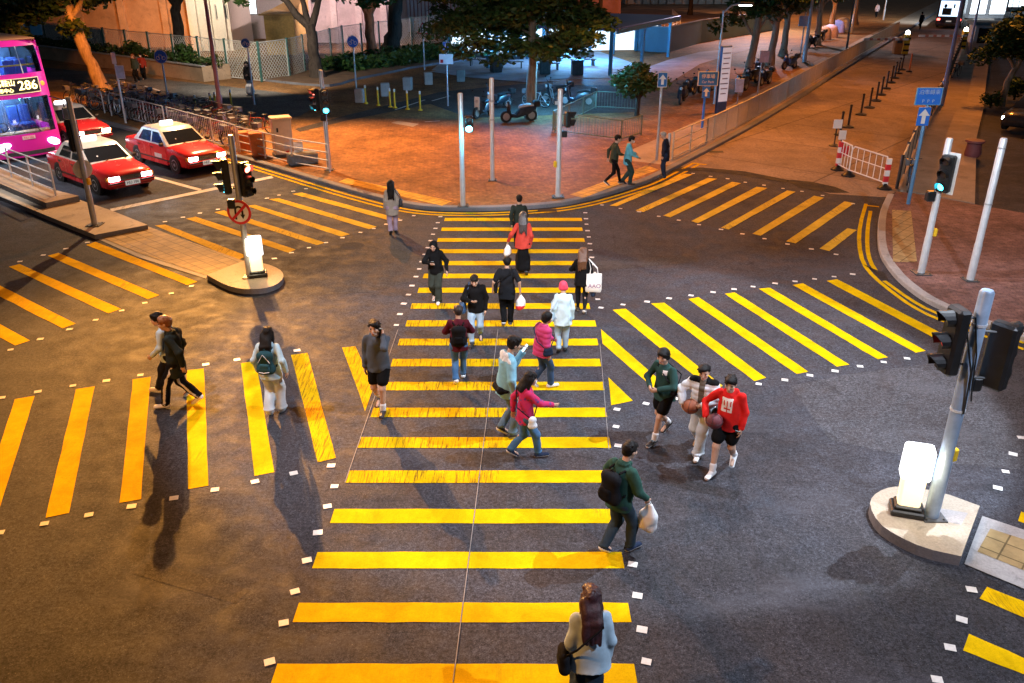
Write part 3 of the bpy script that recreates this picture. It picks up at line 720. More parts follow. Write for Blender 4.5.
for i, (px, py, lb) in enumerate(((119, 117.5, 'arched steel hoop barrier behind the third taxi bonnet, the wheel-disc one'), (98, 111.5, 'arched steel hoop barrier just right of the purple bus'))):
    b = base(px, py, zc); t = thing('hoop_barrier', lb, 'barrier', b, yaw(*D.xy)-PI/2, 'hoop barriers beside the road')
    mb = MB(); w = .75
    mb.tube([(-w, 0, 0), (-w, 0, .85), (-w+.08, 0, 1.02), (-w+.25, 0, 1.1), (w-.25, 0, 1.1), (w-.08, 0, 1.02), (w, 0, .85), (w, 0, 0)], .035, 8); mb.build('hoop', galv_w, t, smooth=True)
    if i == 0:
        mb = MB(); c = [(math.cos(a)*.3, 0, .55+math.sin(a)*.3) for a in np.linspace(0, 2*PI, 17)[:-1]]
        mb.tube(c, .03, 6, closed=True)
        for a in (.5, 2.6, 4.7): mb.tube([(0, 0, .55), (math.cos(a)*.3, 0, .55+math.sin(a)*.3)], .03, 6)
        mb.build('wheel_disc', galv_w, t, smooth=True)
    else:
        mb = MB(); mb.tube([(-w, 0, .5), (w, 0, .5)], .025, 6); mb.build('crossbar', galv_w, t, smooth=True)
p0, p1 = base(56, 195.5, .32), base(21, 181, .32)
d = Vector(p0)-Vector(p1); p2 = tuple(Vector(p0)-d.normalized()*9)
railing('railing', 'pale steel railing on the raised kerb of the left island by the bus', [p0, p2], 1.0, (.18, .45, .72, 1), galv_w, 2.0)
al2 = [p for p in offs(KER, -.45) if p[0] > G(668, 172)[0] and p[1] > G(672, 158)[1]]
fp = [(x, y, .12) for x, y in al2]
tot = [fp[0]]; acc = 0
first = [base(672, 160, .12), base(706, 143.5, .12)]
railing('railing', 'open two panel end of the long railing beside the old man in dark coat', first, 1.05, (.08, .38, .68, 1), mat('cream_steel', (.55, .50, .40), .45, .2, .1, 5), 1.6)
st = Vector(first[1]); far = [p for p in fp if p[1] > st.y+.5 and p[1] < 125]
cream = _MC['cream_steel']; creamf = mat('cream_mesh', (.50, .44, .32), .5, .1, .12, 5)
railing('fence', 'long cream barred fence along the kerb of the wide orange side road', [tuple(st)]+[far[i] for i in range(0, len(far), 3)], 1.05, (.06, 1), cream, 1.9, bars=.085, infill=creamf, cat='fence')
# right fence, solid cream panels seen end on
o = Vector((*rf[0], .117)); t = thing('panel_fence', 'narrow solid panel fence between orange side road and right footpath, seen end on', 'fence', o)
pts = [Vector((*p, .117))-o for p in (rf[0], rf[1], rf[2], rf[3], ext(rf[3], rdir, 15))]
n = 0
for a, c in zip(pts, pts[1:]):
    k = max(1, round((c-a).length/2.2))
    for i in range(k):
        p, q = a.lerp(c, i/k), a.lerp(c, (i+1)/k); dd = (q-p).normalized()
        mb = MB(); mid = (p+q)/2; mb.box((mid.x, mid.y, .6), (.05, (q-p).length-.08, .95), rz=yaw(dd.x, dd.y)); mb.build('panel', mat('cream_panel', (.55, .48, .36), .5, var=.12, scale=2) if n > 0 else mat('pale_panel', (.60, .58, .5), .5, var=.1, scale=2), t); n += 1
        mb = MB(); mb.box((p.x, p.y, .57), (.08, .08, 1.14)); mb.build('post', dkgrey, t)
# low green railings round the planted corner
grn = mat('dull_green_metal', (.16, .22, .17), .5, .2, .2, 5)
railing('railing', 'low dull green bar railing nearest the two men walking on the plaza', [base(555, 132.5, zc), base(621, 141, zc), base(641, 135, zc)], .85, (.12, 1), grn, 2.2, bars=.14)
railing('railing', 'low dark green railing further back beside the parked scooters', [base(553, 130.5, zc), base(596, 108.5, zc), base(636, 110.5, zc)], .85, (.12, 1), grn, 2.2, bars=.14)
# crowd barrier with red and white ends
b = base(858, 176, 0)
t = thing('crowd_barrier', 'white metal crowd barrier with red and white end post at mouth of side road', 'barrier', b)
P = [Vector(base(*p, 0))-Vector(b) for p in ((837, 170), (848, 176), (884, 189))]
for a, c in zip(P, P[1:]):
    mb = MB(); u = (c-a)
    mb.tube([a+Vector((0, 0, .1)), a+Vector((0, 0, .95)), a+u*.06+Vector((0, 0, 1.08)), c-u*.06+Vector((0, 0, 1.08)), c+Vector((0, 0, .95)), c+Vector((0, 0, .1)), ], .026, 7); mb.tube([a+Vector((0, 0, .22)), c+Vector((0, 0, .22))], .022, 7); mb.tube([a+Vector((0, 0, .68)), c+Vector((0, 0, .68))], .018, 7)
    mb.build('frame', whtp, t, smooth=True)
    mb = MB(); n = 6 if u.length > 1.3 else 4
    for i in range(1, n): p = a.lerp(c, i/n); mb.tube([p+Vector((0, 0, .22)), p+Vector((0, 0, 1.08))], .014, 6)
    mb.build('infill_bars', whtp, t, smooth=True)
for k, p in enumerate((P[0], P[2])):
    mb = MB()
    for i in range(5): mb.box((p.x, p.y, .15+.2*i), (.16, .10, .2), 0 if (i+k) % 2 == 0 else 1)
    mb.build('end_post', [redp, whtp], t)
for p in P:
    mb = MB(); mb.lathe([(.24, 0), (.24, .05), (.1, .14), (.06, .2)], 12, M=Matrix.Translation(p)); mb.build('foot', blk, t, smooth=30)
mb = MB(); mb.box((P[0].x+.15, P[0].y-.12, .72), (.3, .12, .38), bev=.05); mb.build('warning_lamp', redp, t)
b = base(834, 146, 0); t = thing('notice_stand', 'dark stand with two small white notices at the end of the black chain posts', 'stand', b)
mb = MB(); mb.tube([(0, 0, .03), (0, 0, 1.0)], .03, 8); mb.lathe([(.22, 0), (.22, .05), (.1, .09)], 12); mb.build('post', blk, t, smooth=True)
mb = MB(); mb.box((0, -.05, .92), (.36, .03, .36)); mb.build('notice', whtp, t); mb = MB(); mb.box((.2, -.22, .5), (.3, .03, .38)); mb.build('notice', whtp, t)
mb = MB(); mb.tube([(.2, -.18, .02), (.2, -.18, .7)], .025, 8); mb.lathe([(.2, 0), (.2, .05)], 12, M=Matrix.Translation((.2, -.18, 0))); mb.build('post', dkgrey, t, smooth=True)
# black chain posts down the side road
cp = [(840, 135), (848, 127.5), (860.8, 114.9), (869.3, 108), (876, 101.2), (881, 95.2), (886, 88.9), (891, 83), (894.5, 78.3), (898.3, 73.6), (901.5, 70)]
place = ['nearest the white notices', 'second from the white notices', 'third from the white notices', 'fourth from the white notices', 'fifth from the white notices', 'middle of the row', 'fifth from the barrier gate', 'fourth from the barrier gate', 'third from the barrier gate', 'second from the barrier gate', 'nearest the barrier gate']
src = None
for i, p in enumerate(cp):
    b = base(*p, .004); lb = 'black rubber chain post on round foot in side road row, '+place[i]
    if src is None:
        src = t = thing('chain_post', lb, 'post', b, 0, 'black chain posts along the side road')
        mb = MB(); mb.lathe([(.27, 0), (.27, .06), (.12, .11)], 14); mb.build('foot', blk, t, smooth=30)
        mb = MB(); mb.lathe([(.05, .1), (.05, .95), (.062, .96), (.062, 1.02), (.02, 1.05)], 10); mb.build('post', blk, t, smooth=30)
    else: copy_tree(src, b, 0, lb)
for i, (p, q) in enumerate(zip(cp[-4:], cp[-3:])):
    a, c = Vector(base(*p, 0)), Vector(base(*q, 0)); o = a
    mb = MB(); mb.tube([a-o+Vector((0, 0, .95)), (a+c)/2-o+Vector((0, 0, .78)), c-o+Vector((0, 0, .95))], .02, 6)
    tag(mb.build('chain', dkgrey, loc=o, smooth=True), ['sagging dark chain between posts furthest from the barrier gate', 'sagging dark chain in the middle of the three near the gate', 'sagging dark chain nearest the yellow barrier gate'][i], 'chain', 'chains between the posts')
b = base(909, 72, .004); t = thing('chain_post', 'orange foot post right of the black chain row before the gate', 'post', b)
mb = MB(); mb.lathe([(.2, 0), (.2, .06), (.1, .1)], 12); mb.build('foot', blk, t); mb = MB(); mb.lathe([(.06, .1), (.05, 1.2)], 10); mb.build('post', orangep, t)

# barrier gates at the far end of the side road
def gate(px, py, armto, label, box=None):
    b = base(px, py, .004); t = thing('barrier_gate', label, 'barrier', b)
    mb = MB(); mb.box((0, 0, .75), (.45, .45, 1.5), 0, bev=.04)
    for i in range(3): mb.box((0, -.23, .3+.45*i), (.455, .02, .16), 1)
    mb.build('pillar', [yelp, blk], t)
    mb = MB(); mb.lathe([(.16, 0), (.16, .2), (.05, .3)], 12, M=Matrix.Translation((0, 0, 1.5))); mb.build('lamp', lamp_on, t)
    ax = XY(armto, b[1], 1.1)-b[0]
    mb = MB(); L = ax
    mb.box((L/2, -.32, 1.15), (abs(L), .06, .16), 0); 
    for i in range(1, 6): mb.box((L*i/6, -.32, 1.15), (abs(L)/14, .066, .166), 1)
    mb.build('arm', [whtp, mat('pale_red', (.55, .2, .15), .5)], t); return t, b
t, b = gate(904, 54, 862, 'yellow barrier gate post with long pale arm across the left lane')
mb = MB(); mb.box((-.62, 0, .65), (.6, .5, 1.3), 0, bev=.05); mb.box((-.62, -.26, 1.0), (.4, .02, .3), 1); mb.build('machine_box', [mat('rust_orange', (.55, .22, .06), .5), dkgrey], t)
t, b = gate(962, 50, 917, 'yellow barrier gate post with pale arm across the lane with the bus')
b = base(981, 54, .117); t = thing('gate_booth', 'grey attendant booth with dark window and flat roof beside the barrier gates', 'booth', b, -.25)
mb = MB(); mb.box((0, 0, 1.1), (2.0, 2.0, 2.2)); mb.build('wall', mat('booth_grey', (.48, .47, .45), .5, var=.08), t)
mb = MB(); mb.box((0, 0, 2.32), (2.5, 2.5, .24), bev=.04); mb.build('roof', mat('booth_roof', (.10, .16, .18), .5), t)
mb = MB(); mb.box((-.25, -1.012, 1.45), (1.0, .04, 1.1)); mb.build('window', mat('dark_glass', (.01, .012, .015), .08, var=0, spec=.6), t)
mb = MB(); mb.box((1.012, -.2, 1.05), (.04, .8, 1.95)); mb.build('door', dkgrey, t)

# --- sign posts
def sign_plate(root, c, w, h, fy, m, border=None, name='sign_plate', back=galv):
    mb = MB(); mb.box((0, 0, 0), (w, .02, h), 0, bev=.008); mb.box((0, .012, 0), (w*.97, .006, h*.97), 2 if border else 1)
    if border: mb.box((0, .016, 0), (w*.9, .006, h*.9), 1)
    return mb.build(name, [back, m, border or m], root, loc=c, rz=fy)
def arrow(root, s, m=whtp, y=.024, parent_loc=None):
    mb = MB(); mb.poly([(-.12*s, y, -.42*s), (.12*s, y, -.42*s), (.12*s, y, .05*s), (-.12*s, y, .05*s)]); mb.poly([(-.34*s, y, .05*s), (.34*s, y, .05*s), (0, y, .45*s)])
    return mb.build('arrow', m, root, fix=False)
def sign_post(px, py, top, label, z0=.12, r=.04, m=galv, name='sign_post', cat='sign'):
    b = base(px, py, z0); h = ptop(b, top); t = thing(name, label, cat, b)
    pole_part(t, h, r, m); return t, b, h
blup2 = mat('sign_cyan_blue', (.03, .19, .78), .35, var=.06)
t, b, h = sign_post(656.5, 160, 71, 'slim post with small blue one way arrow sign behind the old man', r=.05)
s = sign_plate(t, (0, -.06, ZY(b[1], 79.5)-.12), .36, .55, CAMY, blup, whtp); arrow(s, .42, y=.03)
t, b, h = sign_post(668, 156, 133, 'short bare grey post right beside the old man in dark coat', r=.06, name='steel_post', cat='post')
t, b, h = sign_post(702, 129, 70, 'blue direction board over blue arrow sign on post behind the cream fence', r=.05, m=blup2)
s = sign_plate(t, (.05, -.06, ZY(b[1], 78.5)-.12), .92, .62, CAMY, blup2, whtp)
text_mesh('停車場', .2, 'lettering', whtp, s, (0, .026, .09), (PI/2, 0, PI)); text_mesh('Car Park', .15, 'lettering', whtp, s, (0, .026, -.14), (PI/2, 0, PI))
s = sign_plate(t, (.02, -.06, ZY(b[1], 92)-.12), .36, .5, CAMY, blup2); arrow(s, .42, y=.03)
t, b, h = sign_post(908, 204, 88, 'tall blue pole with blue lettered board and arrow sign at corner of right footpath', z0=.117, r=.055, m=mat('blue_steel', (.12, .30, .55), .4, .3, .1))
s = sign_plate(t, (-.06, -.08, ZY(b[1], 96)-.117), .80, .52, CAMY, blup2, mat('sign_rim', (.15, .4, .65), .4))
text_mesh('泊車轉乘', .16, 'lettering', mat('sign_letter_blue', (.38, .55, .80), .4), s, (0, .026, .12), (PI/2, 0, PI)); text_mesh('P  P  P', .14, 'lettering', _MC['sign_letter_blue'], s, (0, .026, -.14), (PI/2, 0, PI))
s = sign_plate(t, (-.10, -.08, ZY(b[1], 116)-.117), .38, .56, CAMY, blup2); arrow(s, .5, y=.03)
def disc_sign(px, py, top, cx, cy, rr, label, glyph='bike', m=None):
    t, b, h = sign_post(px, py, top, label, r=.045, m=galv_w)
    z = ZY(b[1], cy)-.12; x = XY(cx, b[1], z)-b[0]; r = rr/F*(b[1]*math.cos(TH)+(H-z)*math.sin(TH))
    mb = MB(); T = lambda k: Matrix.Translation((0, k, 0)) @ Matrix.Rotation(-PI/2, 4, 'X')
    mb.lathe([(r, 0), (r, .014)], 28, 0, T(.05)); mb.lathe([(r*.98, 0), (r*.98, .004)], 28, 2, T(.066)); mb.lathe([(r*.92, 0), (r*.92, .004)], 28, 1, T(.071))
    q = r*.3
    for sx in (-1, 1):
        for i in range(10):
            a, c = 2*PI*i/10, 2*PI*(i+1)/10
            P = [(sx*.42*r+math.cos(k)*w, .079, -.2*r+math.sin(k)*w) for k, w in ((a, q), (c, q), (c, q*.72), (a, q*.72))]; mb.poly(P, 2)
    mb.poly([(-.4*r, .08, -.2*r), (-.1*r, .08, .25*r), (0, .08, .25*r), (-.3*r, .08, -.2*r)], 2); mb.poly([(.4*r, .08, -.2*r), (.2*r, .08, .4*r), (.1*r, .08, .4*r), (.3*r, .08, -.2*r)], 2); mb.poly([(-.2*r, .08, .2*r), (.3*r, .08, .2*r), (.3*r, .08, .28*r), (-.2*r, .08, .28*r)], 2)
    mb.build('sign_disc', [galv, m or blup2, whtp], t, loc=(x, 0, z), rz=CAMY, fix=False)
    return t, b
disc_sign(169.5, 108, 50, 161.5, 56.5, 6.6, 'round blue cycle track sign on white post behind the right taxi')
disc_sign(254.5, 105, 38, 246, 43, 4.6, 'small dark blue disc sign on post where person in white skirt stands', m=blup)
disc_sign(356.5, 91, 35, 353, 41.5, 5.8, 'round blue cycle sign on post beside concrete blocks at the verge')
t, b, h = sign_post(424.5, 70, 22, 'red bordered triangular warning sign on slim post before the hedge', r=.045)
z = ZY(b[1], 29.5)-.12; mb = MB()
for k, (s_, y, mm) in enumerate(((.48, .03, 1), (.36, .036, 2))):
    pts = [(0, y, s_), (-s_*.9, y, -s_*.55), (s_*.9, y, -s_*.55)]; mb.poly(pts, mm); mb.poly([(x, y-.02, q) for x, y, q in pts][::-1], 0)
for sx in (-.1, .08): mb.box((sx, .04, -.02), (.07, .006, .26), 3); mb.box((sx, .04, .16), (.09, .006, .08), 3)
mb.build('sign_triangle', [galv, redp, whtp, blk], t, loc=(0, -.05, z), rz=CAMY, fix=False)
t, b, h = sign_post(448, 106, 40, 'post with small blue parking sign over a white notice board', r=.04)
s = sign_plate(t, (0, -.05, ZY(b[1], 46)-.12), .34, .42, CAMY, blup, whtp); text_mesh('P', .3, 'lettering', whtp, s, (0, .026, 0), (PI/2, 0, PI))
s = sign_plate(t, (-.02, -.05, ZY(b[1], 59)-.12), .72, .5, CAMY, whtp); mb = MB(); mb.box((.22, .02, -.1), (.14, .008, .16)); mb.build('notice_mark', redp, s)
t, b, h = sign_post(126, 123, 52, 'leaning pale post with white tag and blue notice right of the orange trunk', r=.05, m=galv_w)
sign_plate(t, (.02, -.07, ZY(b[1], 58)-.12), .2, .5, CAMY, whtp); sign_plate(t, (.2, -.07, ZY(b[1], 72)-.12), .4, .6, CAMY, mat('pale_blue_plate', (.35, .5, .75), .4), whtp)
t, b, h = sign_post(37, 66, 22, 'twin light blue plates on a post above the bus roof', r=.05, m=dkgrey)
for sx in (-.55, .55): sign_plate(t, (sx, -.07, ZY(b[1], 29.5)-.12), .8, .72, CAMY, mat('light_blue_plate', (.12, .45, .75), .4, var=.1))
# info totem
b = base(720, 113, .12); h = ptop(b, 46); t = thing('info_totem', 'tall white and blue information totem standing among the parked motorcycles', 'sign', b, .5)
mb = MB(); mb.box((0, 0, h/2), (.62, .16, h), 0, bev=.02); mb.build('body', mat('totem_blue', (.05, .12, .38), .4), t)
mb = MB(); mb.box((.0, -.09, h*.58), (.56, .03, h*.80), 0)
for i in range(9): mb.box((-.03+.03*(i % 2), -.107, h*(.3+.075*i)), (.34+.08*(i % 3), .006, .05), 1)
mb.build('face_panel', [mat('totem_white', (.72, .70, .74), .35, var=.06, emis=(.9, .85, 1), es=.25), mat('totem_print', (.35, .3, .42), .5)], t)
b = base(737, 105, .12); t = thing('notice_board', 'small pale blue notice on low stand right of the tall totem', 'sign', b)
mb = MB(); mb.tube([(0, 0, 0), (0, 0, 1.0)], .03, 8); mb.build('post', galv, t); sign_plate(t, (0, -.06, 1.0), .45, .7, CAMY, mat('pale_blue_notice', (.55, .65, .85), .4))
t, b, h = sign_post(757, 101, 53, 'slim pole with pale lilac plate beside the motorcycles', r=.04)
sign_plate(t, (.1, -.06, h*.93), .5, .6, CAMY, mat('lilac_plate', (.45, .42, .62), .4))
t, b, h = sign_post(800, 57, 12, 'slim pole with square grey plate at the footpath beyond the motorcycles', r=.05)
sign_plate(t, (0, -.06, ZY(b[1], 21)-.12), .95, .75, CAMY, mat('grey_plate', (.42, .42, .52), .5))

# --- lamp posts
def lamp_post(px, py, hgt, label, arm=(0, -1.6), m=galv, r=.09, z0=.12, on=True):
    b = base(px, py, z0); t = thing('lamp_post', label, 'street lamp', b)
    mb = MB(); mb.lathe([(r*1.5, 0), (r*1.5, 1.2), (r*1.1, 1.3), (r*.6, hgt), (.002, hgt+.01)], 12); mb.build('pole', m, t, smooth=True)
    a = Vector((arm[0], arm[1], 0)); mb = MB(); mb.tube([(0, 0, hgt-.1), a*.35+Vector((0, 0, hgt+.25)), a+Vector((0, 0, hgt+.35))], [.05, .045, .04], 8); mb.build('arm', m, t, smooth=True)
    mb = MB(); M_ = Matrix.Translation(a+Vector((0, 0, hgt+.33))) @ Matrix.Rotation(yaw(a.x, a.y), 4, 'Z')
    mb.box((0, 0, 0), (.3, .8, .12), M=M_, bev=.03); hd = mb.build('lamp_head', dkgrey, t)
    mb = MB(); mb.box((0, 0, 0), (.24, .6, .04), M=M_ @ Matrix.Translation((0, 0, -.085))); mb.build('lamp_lens', lamp_on if on else whtp, hd)
    return b, a
mpur = mat('dull_purple_steel', (.26, .12, .16), .45, .2, .15, 4)
lamp_post(222.5, 123, 10, 'tall dull purple lamp post rising from the bicycles in front of the white fence', (1.6, -1), mpur)
lamp_post(714.5, 104, 4.6, 'short lamp post with lit head on side arm behind the white totem', (1.1, .1), galv_w, .06)
lamp_post(804, 62, 9.5, 'thick pale lamp post beside the cream fence and the square grey plate', (1.6, -.6), galv_w, .11)
lamp_post(846.5, 49.5, 9.5, 'thin dark lamp post standing at the kerb end of cream fence', (1.2, -.8), dkgrey, .06)
lamp_post(851, 33, 9.5, 'pale far lamp post behind the fence near the covered heaps', (1.4, -.8), galv_w, .09)
lamp_post(941, 105, 10, 'tall lilac grey lamp post at the panel fence by the blue lettered board', (-1.6, -.4), mat('lilac_steel', (.38, .36, .52), .4, .3, .1), .10, .117)
lamp_post(968, 56, 10, 'far slim lilac lamp post left of the grey booth', (-1.4, -.4), _MC['lilac_steel'], .08, .117)
lamp_post(883, 20, 9, 'far pale lamp post on the footpath beyond the fence bend', (1.2, -.5), galv_w, .07)

# --- small posts and blocks on the plaza
src = None
yb = [(197, 115, 'leftmost of the yellow flexible posts, left of the purple lamp post'), (212, 112.3, 'yellow flexible post of the close pair left of the purple lamp post, left one'), (216.5, 111.6, 'yellow flexible post of the close pair nearest the purple lamp post'), (232, 108.4, 'single yellow flexible post right of the purple lamp post'),
      (366, 103.6, 'yellow flexible post right against the first concrete block'), (378.4, 105.6, 'yellow flexible post between the first two concrete blocks'), (390.4, 107.2, 'left one of close pair of yellow posts before the second concrete block'), (395, 108, 'right one of close pair of yellow posts before the second concrete block'), (407.6, 109.5, 'yellow flexible post in front of the third concrete block'), (420.3, 110.4, 'rightmost yellow flexible post of the row by the concrete blocks')]
for x, y, lb in yb:
    b = base(x, y, .12)
    if src is None:
        src = t = thing('flexible_post', lb, 'post', b, 0, 'yellow flexible posts on the plaza')
        mb = MB(); mb.lathe([(.12, 0), (.12, .04), (.06, .08)], 12, 1); mb.build('foot', [yelp, yelp], t); mb = MB(); mb.lathe([(.05, .07), (.045, .80)], 10, 0); mb.lathe([(.05, .8), (.05, .9), (.045, .95)], 10, 1); mb.build('post', [yelp, whtp], t, smooth=30)
    else: copy_tree(src, b, 0, lb)
src = None
for x, y, lb in ((360.5, 102.5, 'concrete block with dark arch stain beside round blue sign post'), (385.5, 96.3, 'second concrete block from the round blue sign'), (408, 90, 'third concrete block from the round blue sign'), (428.5, 84.5, 'concrete block below the triangular warning sign'), (461, 81.5, 'pinkish concrete block right of the white notice board, alone')):
    b = base(x, y, .12); rz = random.uniform(-.3, .3)
    if src is None:
        src = t = tag(MB().box((0, 0, .36), (.5, .42, .72), bev=.04).build('concrete_block', conc, smooth=30), lb, 'block', 'concrete blocks on the plaza'); t.location = b; t.rotation_euler.z = rz
    else: copy_tree(src, b, rz, lb)
b = base(284, 155.5, .12); h = ptop(b, 118)
t = thing('utility_cabinet', 'tall beige street cabinet with stickers behind the galvanised railing', 'cabinet', b, .45)
mb = MB(); mb.box((0, 0, h/2+.03), (.72, .52, h-.06), bev=.015); mb.build('body', beige, t); mb = MB(); mb.box((0, 0, h+.03), (.80, .60, .07), bev=.02); mb.build('lid', mat('cabinet_lid', (.66, .55, .42), .5), t)
mb = MB(); mb.box((0, -.268, h/2), (.64, .015, h*.86)); dr = mb.build('door', mat('cabinet_door', (.62, .52, .40), .5, var=.08), t)
mb = MB(); mb.box((.12, -.28, h*.3), (.24, .01, .26), 0); mb.box((.1, -.28, h*.13), (.12, .01, .08), 1); mb.box((-.2, -.28, h*.72), (.07, .01, .16), 2); mb.build('sticker', [mat('sticker_grey', (.5, .52, .58), .5), redp, blk], dr)
mb = MB(); mb.box((0, 0, .05), (.78, .58, .1)); mb.build('plinth', dkgrey, t)
b = base(300, 163.5, .12); mb = MB(); mb.box((0, 0, .62), (.34, .02, .4)); t = tag(mb.build('notice', whtp, loc=b), 'small white notice tied to the railing right of the beige cabinet', 'notice'); t.rotation_euler.z = .45
for x, y, lb, mm in ((259, 157, 'orange plastic bin between the bicycles and the beige cabinet', orangep), (246, 151.5, 'smaller orange plastic bin left of the other orange bin', orangep)):
    b = base(x, y-1.5, .12); t = thing('plastic_bin', lb, 'bin', b, .4)
    q = lambda w, z: [(-w, -w, z), (w, -w, z), (w, w, z), (-w, w, z)]
    k = 1 if 'between' in lb else .8
    mb = MB(); mb.loft([q(.24*k, .02), q(.30*k, .85*k)]); mb.build('body', mm, t); mb = MB(); mb.box((0, 0, .89*k), (.64*k, .64*k, .07), bev=.02); mb.build('lid', mat('orange_lid', (.60, .20, .06), .5), t)
b = base(303, 164, .12); t = tag(MB().box((0, 0, .22), (1.1, .5, .44), bev=.06).build('tarp_bundle', mat('grey_tarp', (.12, .15, .18), .6, var=.3, scale=4), loc=b, rz=.45), 'low dark grey covered bundle at foot of the beige cabinet', 'bundle')
b = base(972, 156, .117); t = tag(MB().lathe([(.28, 0), (.3, .1), (.26, .5), (.36, .55), (.34, .62), (.02, .66)], 14).build('litter_bin', mat('dull_maroon', (.16, .05, .06), .6), loc=b, smooth=30), 'dull maroon squat bin at edge of the right footpath', 'bin')
# ================================================================ vehicles
tyre_m = mat('tyre_rubber', (.022, .022, .022), .75, var=.2)
rim_m = mat('rim_alloy', (.45, .46, .48), .35, .7, .1)
car_red = mat('taxi_red', (.62, .025, .03), .25, var=.08, scale=2, spec=.6)
car_silver = mat('taxi_silver', (.62, .60, .56), .3, .25, .06, 2)
glass_dk = mat('car_glass', (.012, .014, .016), .06, var=0, spec=.7)
head_on = mat('headlight_lit', (.8, .8, .8), .2, var=0, emis=(.92, .95, 1), es=16)
amber = mat('amber_lens', (.75, .3, .03), .3, var=0)
chrome = mat('chrome', (.6, .6, .62), .2, .9, 0)
seam = mat('seam_black', (.02, .012, .012), .5, var=0)
plate_w = mat('number_plate_white', (.75, .75, .72), .4, var=0, emis=(1, 1, .95), es=.2)
def glass_mat(name, tint, f=.16):
    m = bpy.data.materials.new(name); m.use_nodes = True; N, L = nodes(m); N.remove(N['Principled BSDF'])
    tr = N.new('ShaderNodeBsdfTransparent'); tr.inputs[0].default_value = (*tint, 1); gl = N.new('ShaderNodeBsdfGlossy'); gl.inputs['Roughness'].default_value = .04
    mx = N.new('ShaderNodeMixShader'); fr = N.new('ShaderNodeFresnel'); fr.inputs[0].default_value = 1.5
    ad = N.new('ShaderNodeMath'); ad.inputs[1].default_value = f*.5; L.new(fr.outputs[0], ad.inputs[0])
    L.new(ad.outputs[0], mx.inputs[0]); L.new(tr.outputs[0], mx.inputs[1]); L.new(gl.outputs[0], mx.inputs[2]); L.new(mx.outputs[0], N['Material Output'].inputs[0]); return m
glass = glass_mat('clear_glass', (.72, .80, .86))
def wheel(root, x, y, r, w, m_rim=rim_m, name='wheel'):
    T = Matrix.Translation((x, y, r)) @ Matrix.Rotation(PI/2, 4, 'Y')
    mb = MB(); mb.lathe([(r*.62, -w/2), (r*.93, -w/2), (r, -w/2+.03), (r, w/2-.03), (r*.93, w/2), (r*.62, w/2)], 22, 0, T)
    t = mb.build('wheel', tyre_m, root, smooth=35)
    s = 1 if x > 0 else -1
    mb = MB(); T2 = Matrix.Translation((x+s*(w/2-.012), y, r)) @ Matrix.Rotation(PI/2*s, 4, 'Y')
    mb.lathe([(r*.63, -.02), (r*.63, .012), (r*.56, .016), (r*.50, -.002), (r*.2, .012), (r*.16, .022), (.002, .024)], 20, 0, T2)
    for k in range(6):
        a = 2*PI*k/6; v = T2 @ Vector((math.cos(a)*r*.36, math.sin(a)*r*.36, .006)); mb.ell(v, (.008, r*.08, r*.08), 1, 8, 5)
    mb.build('rim', [m_rim, blk], t, smooth=35); return t
def car_ring(y, w, zb, zt, ws=None, zs=None):
    """cross-section: rounded shoulders, tumblehome"""
    ws = ws or w*.9; zm = zb+(zt-zb)*.55
    return [(-w*.86, y, zb), (-w*.97, y, zb+.06), (-w, y, zm), (-w*.985, y, zt-.07), (-ws, y, zt-.005), (-ws*.5, y, zt+.02), (0, y, zt+.028), (ws*.5, y, zt+.02), (ws, y, zt-.005), (w*.985, y, zt-.07), (w, y, zm), (w*.97, y, zb+.06), (w*.86, y, zb)]
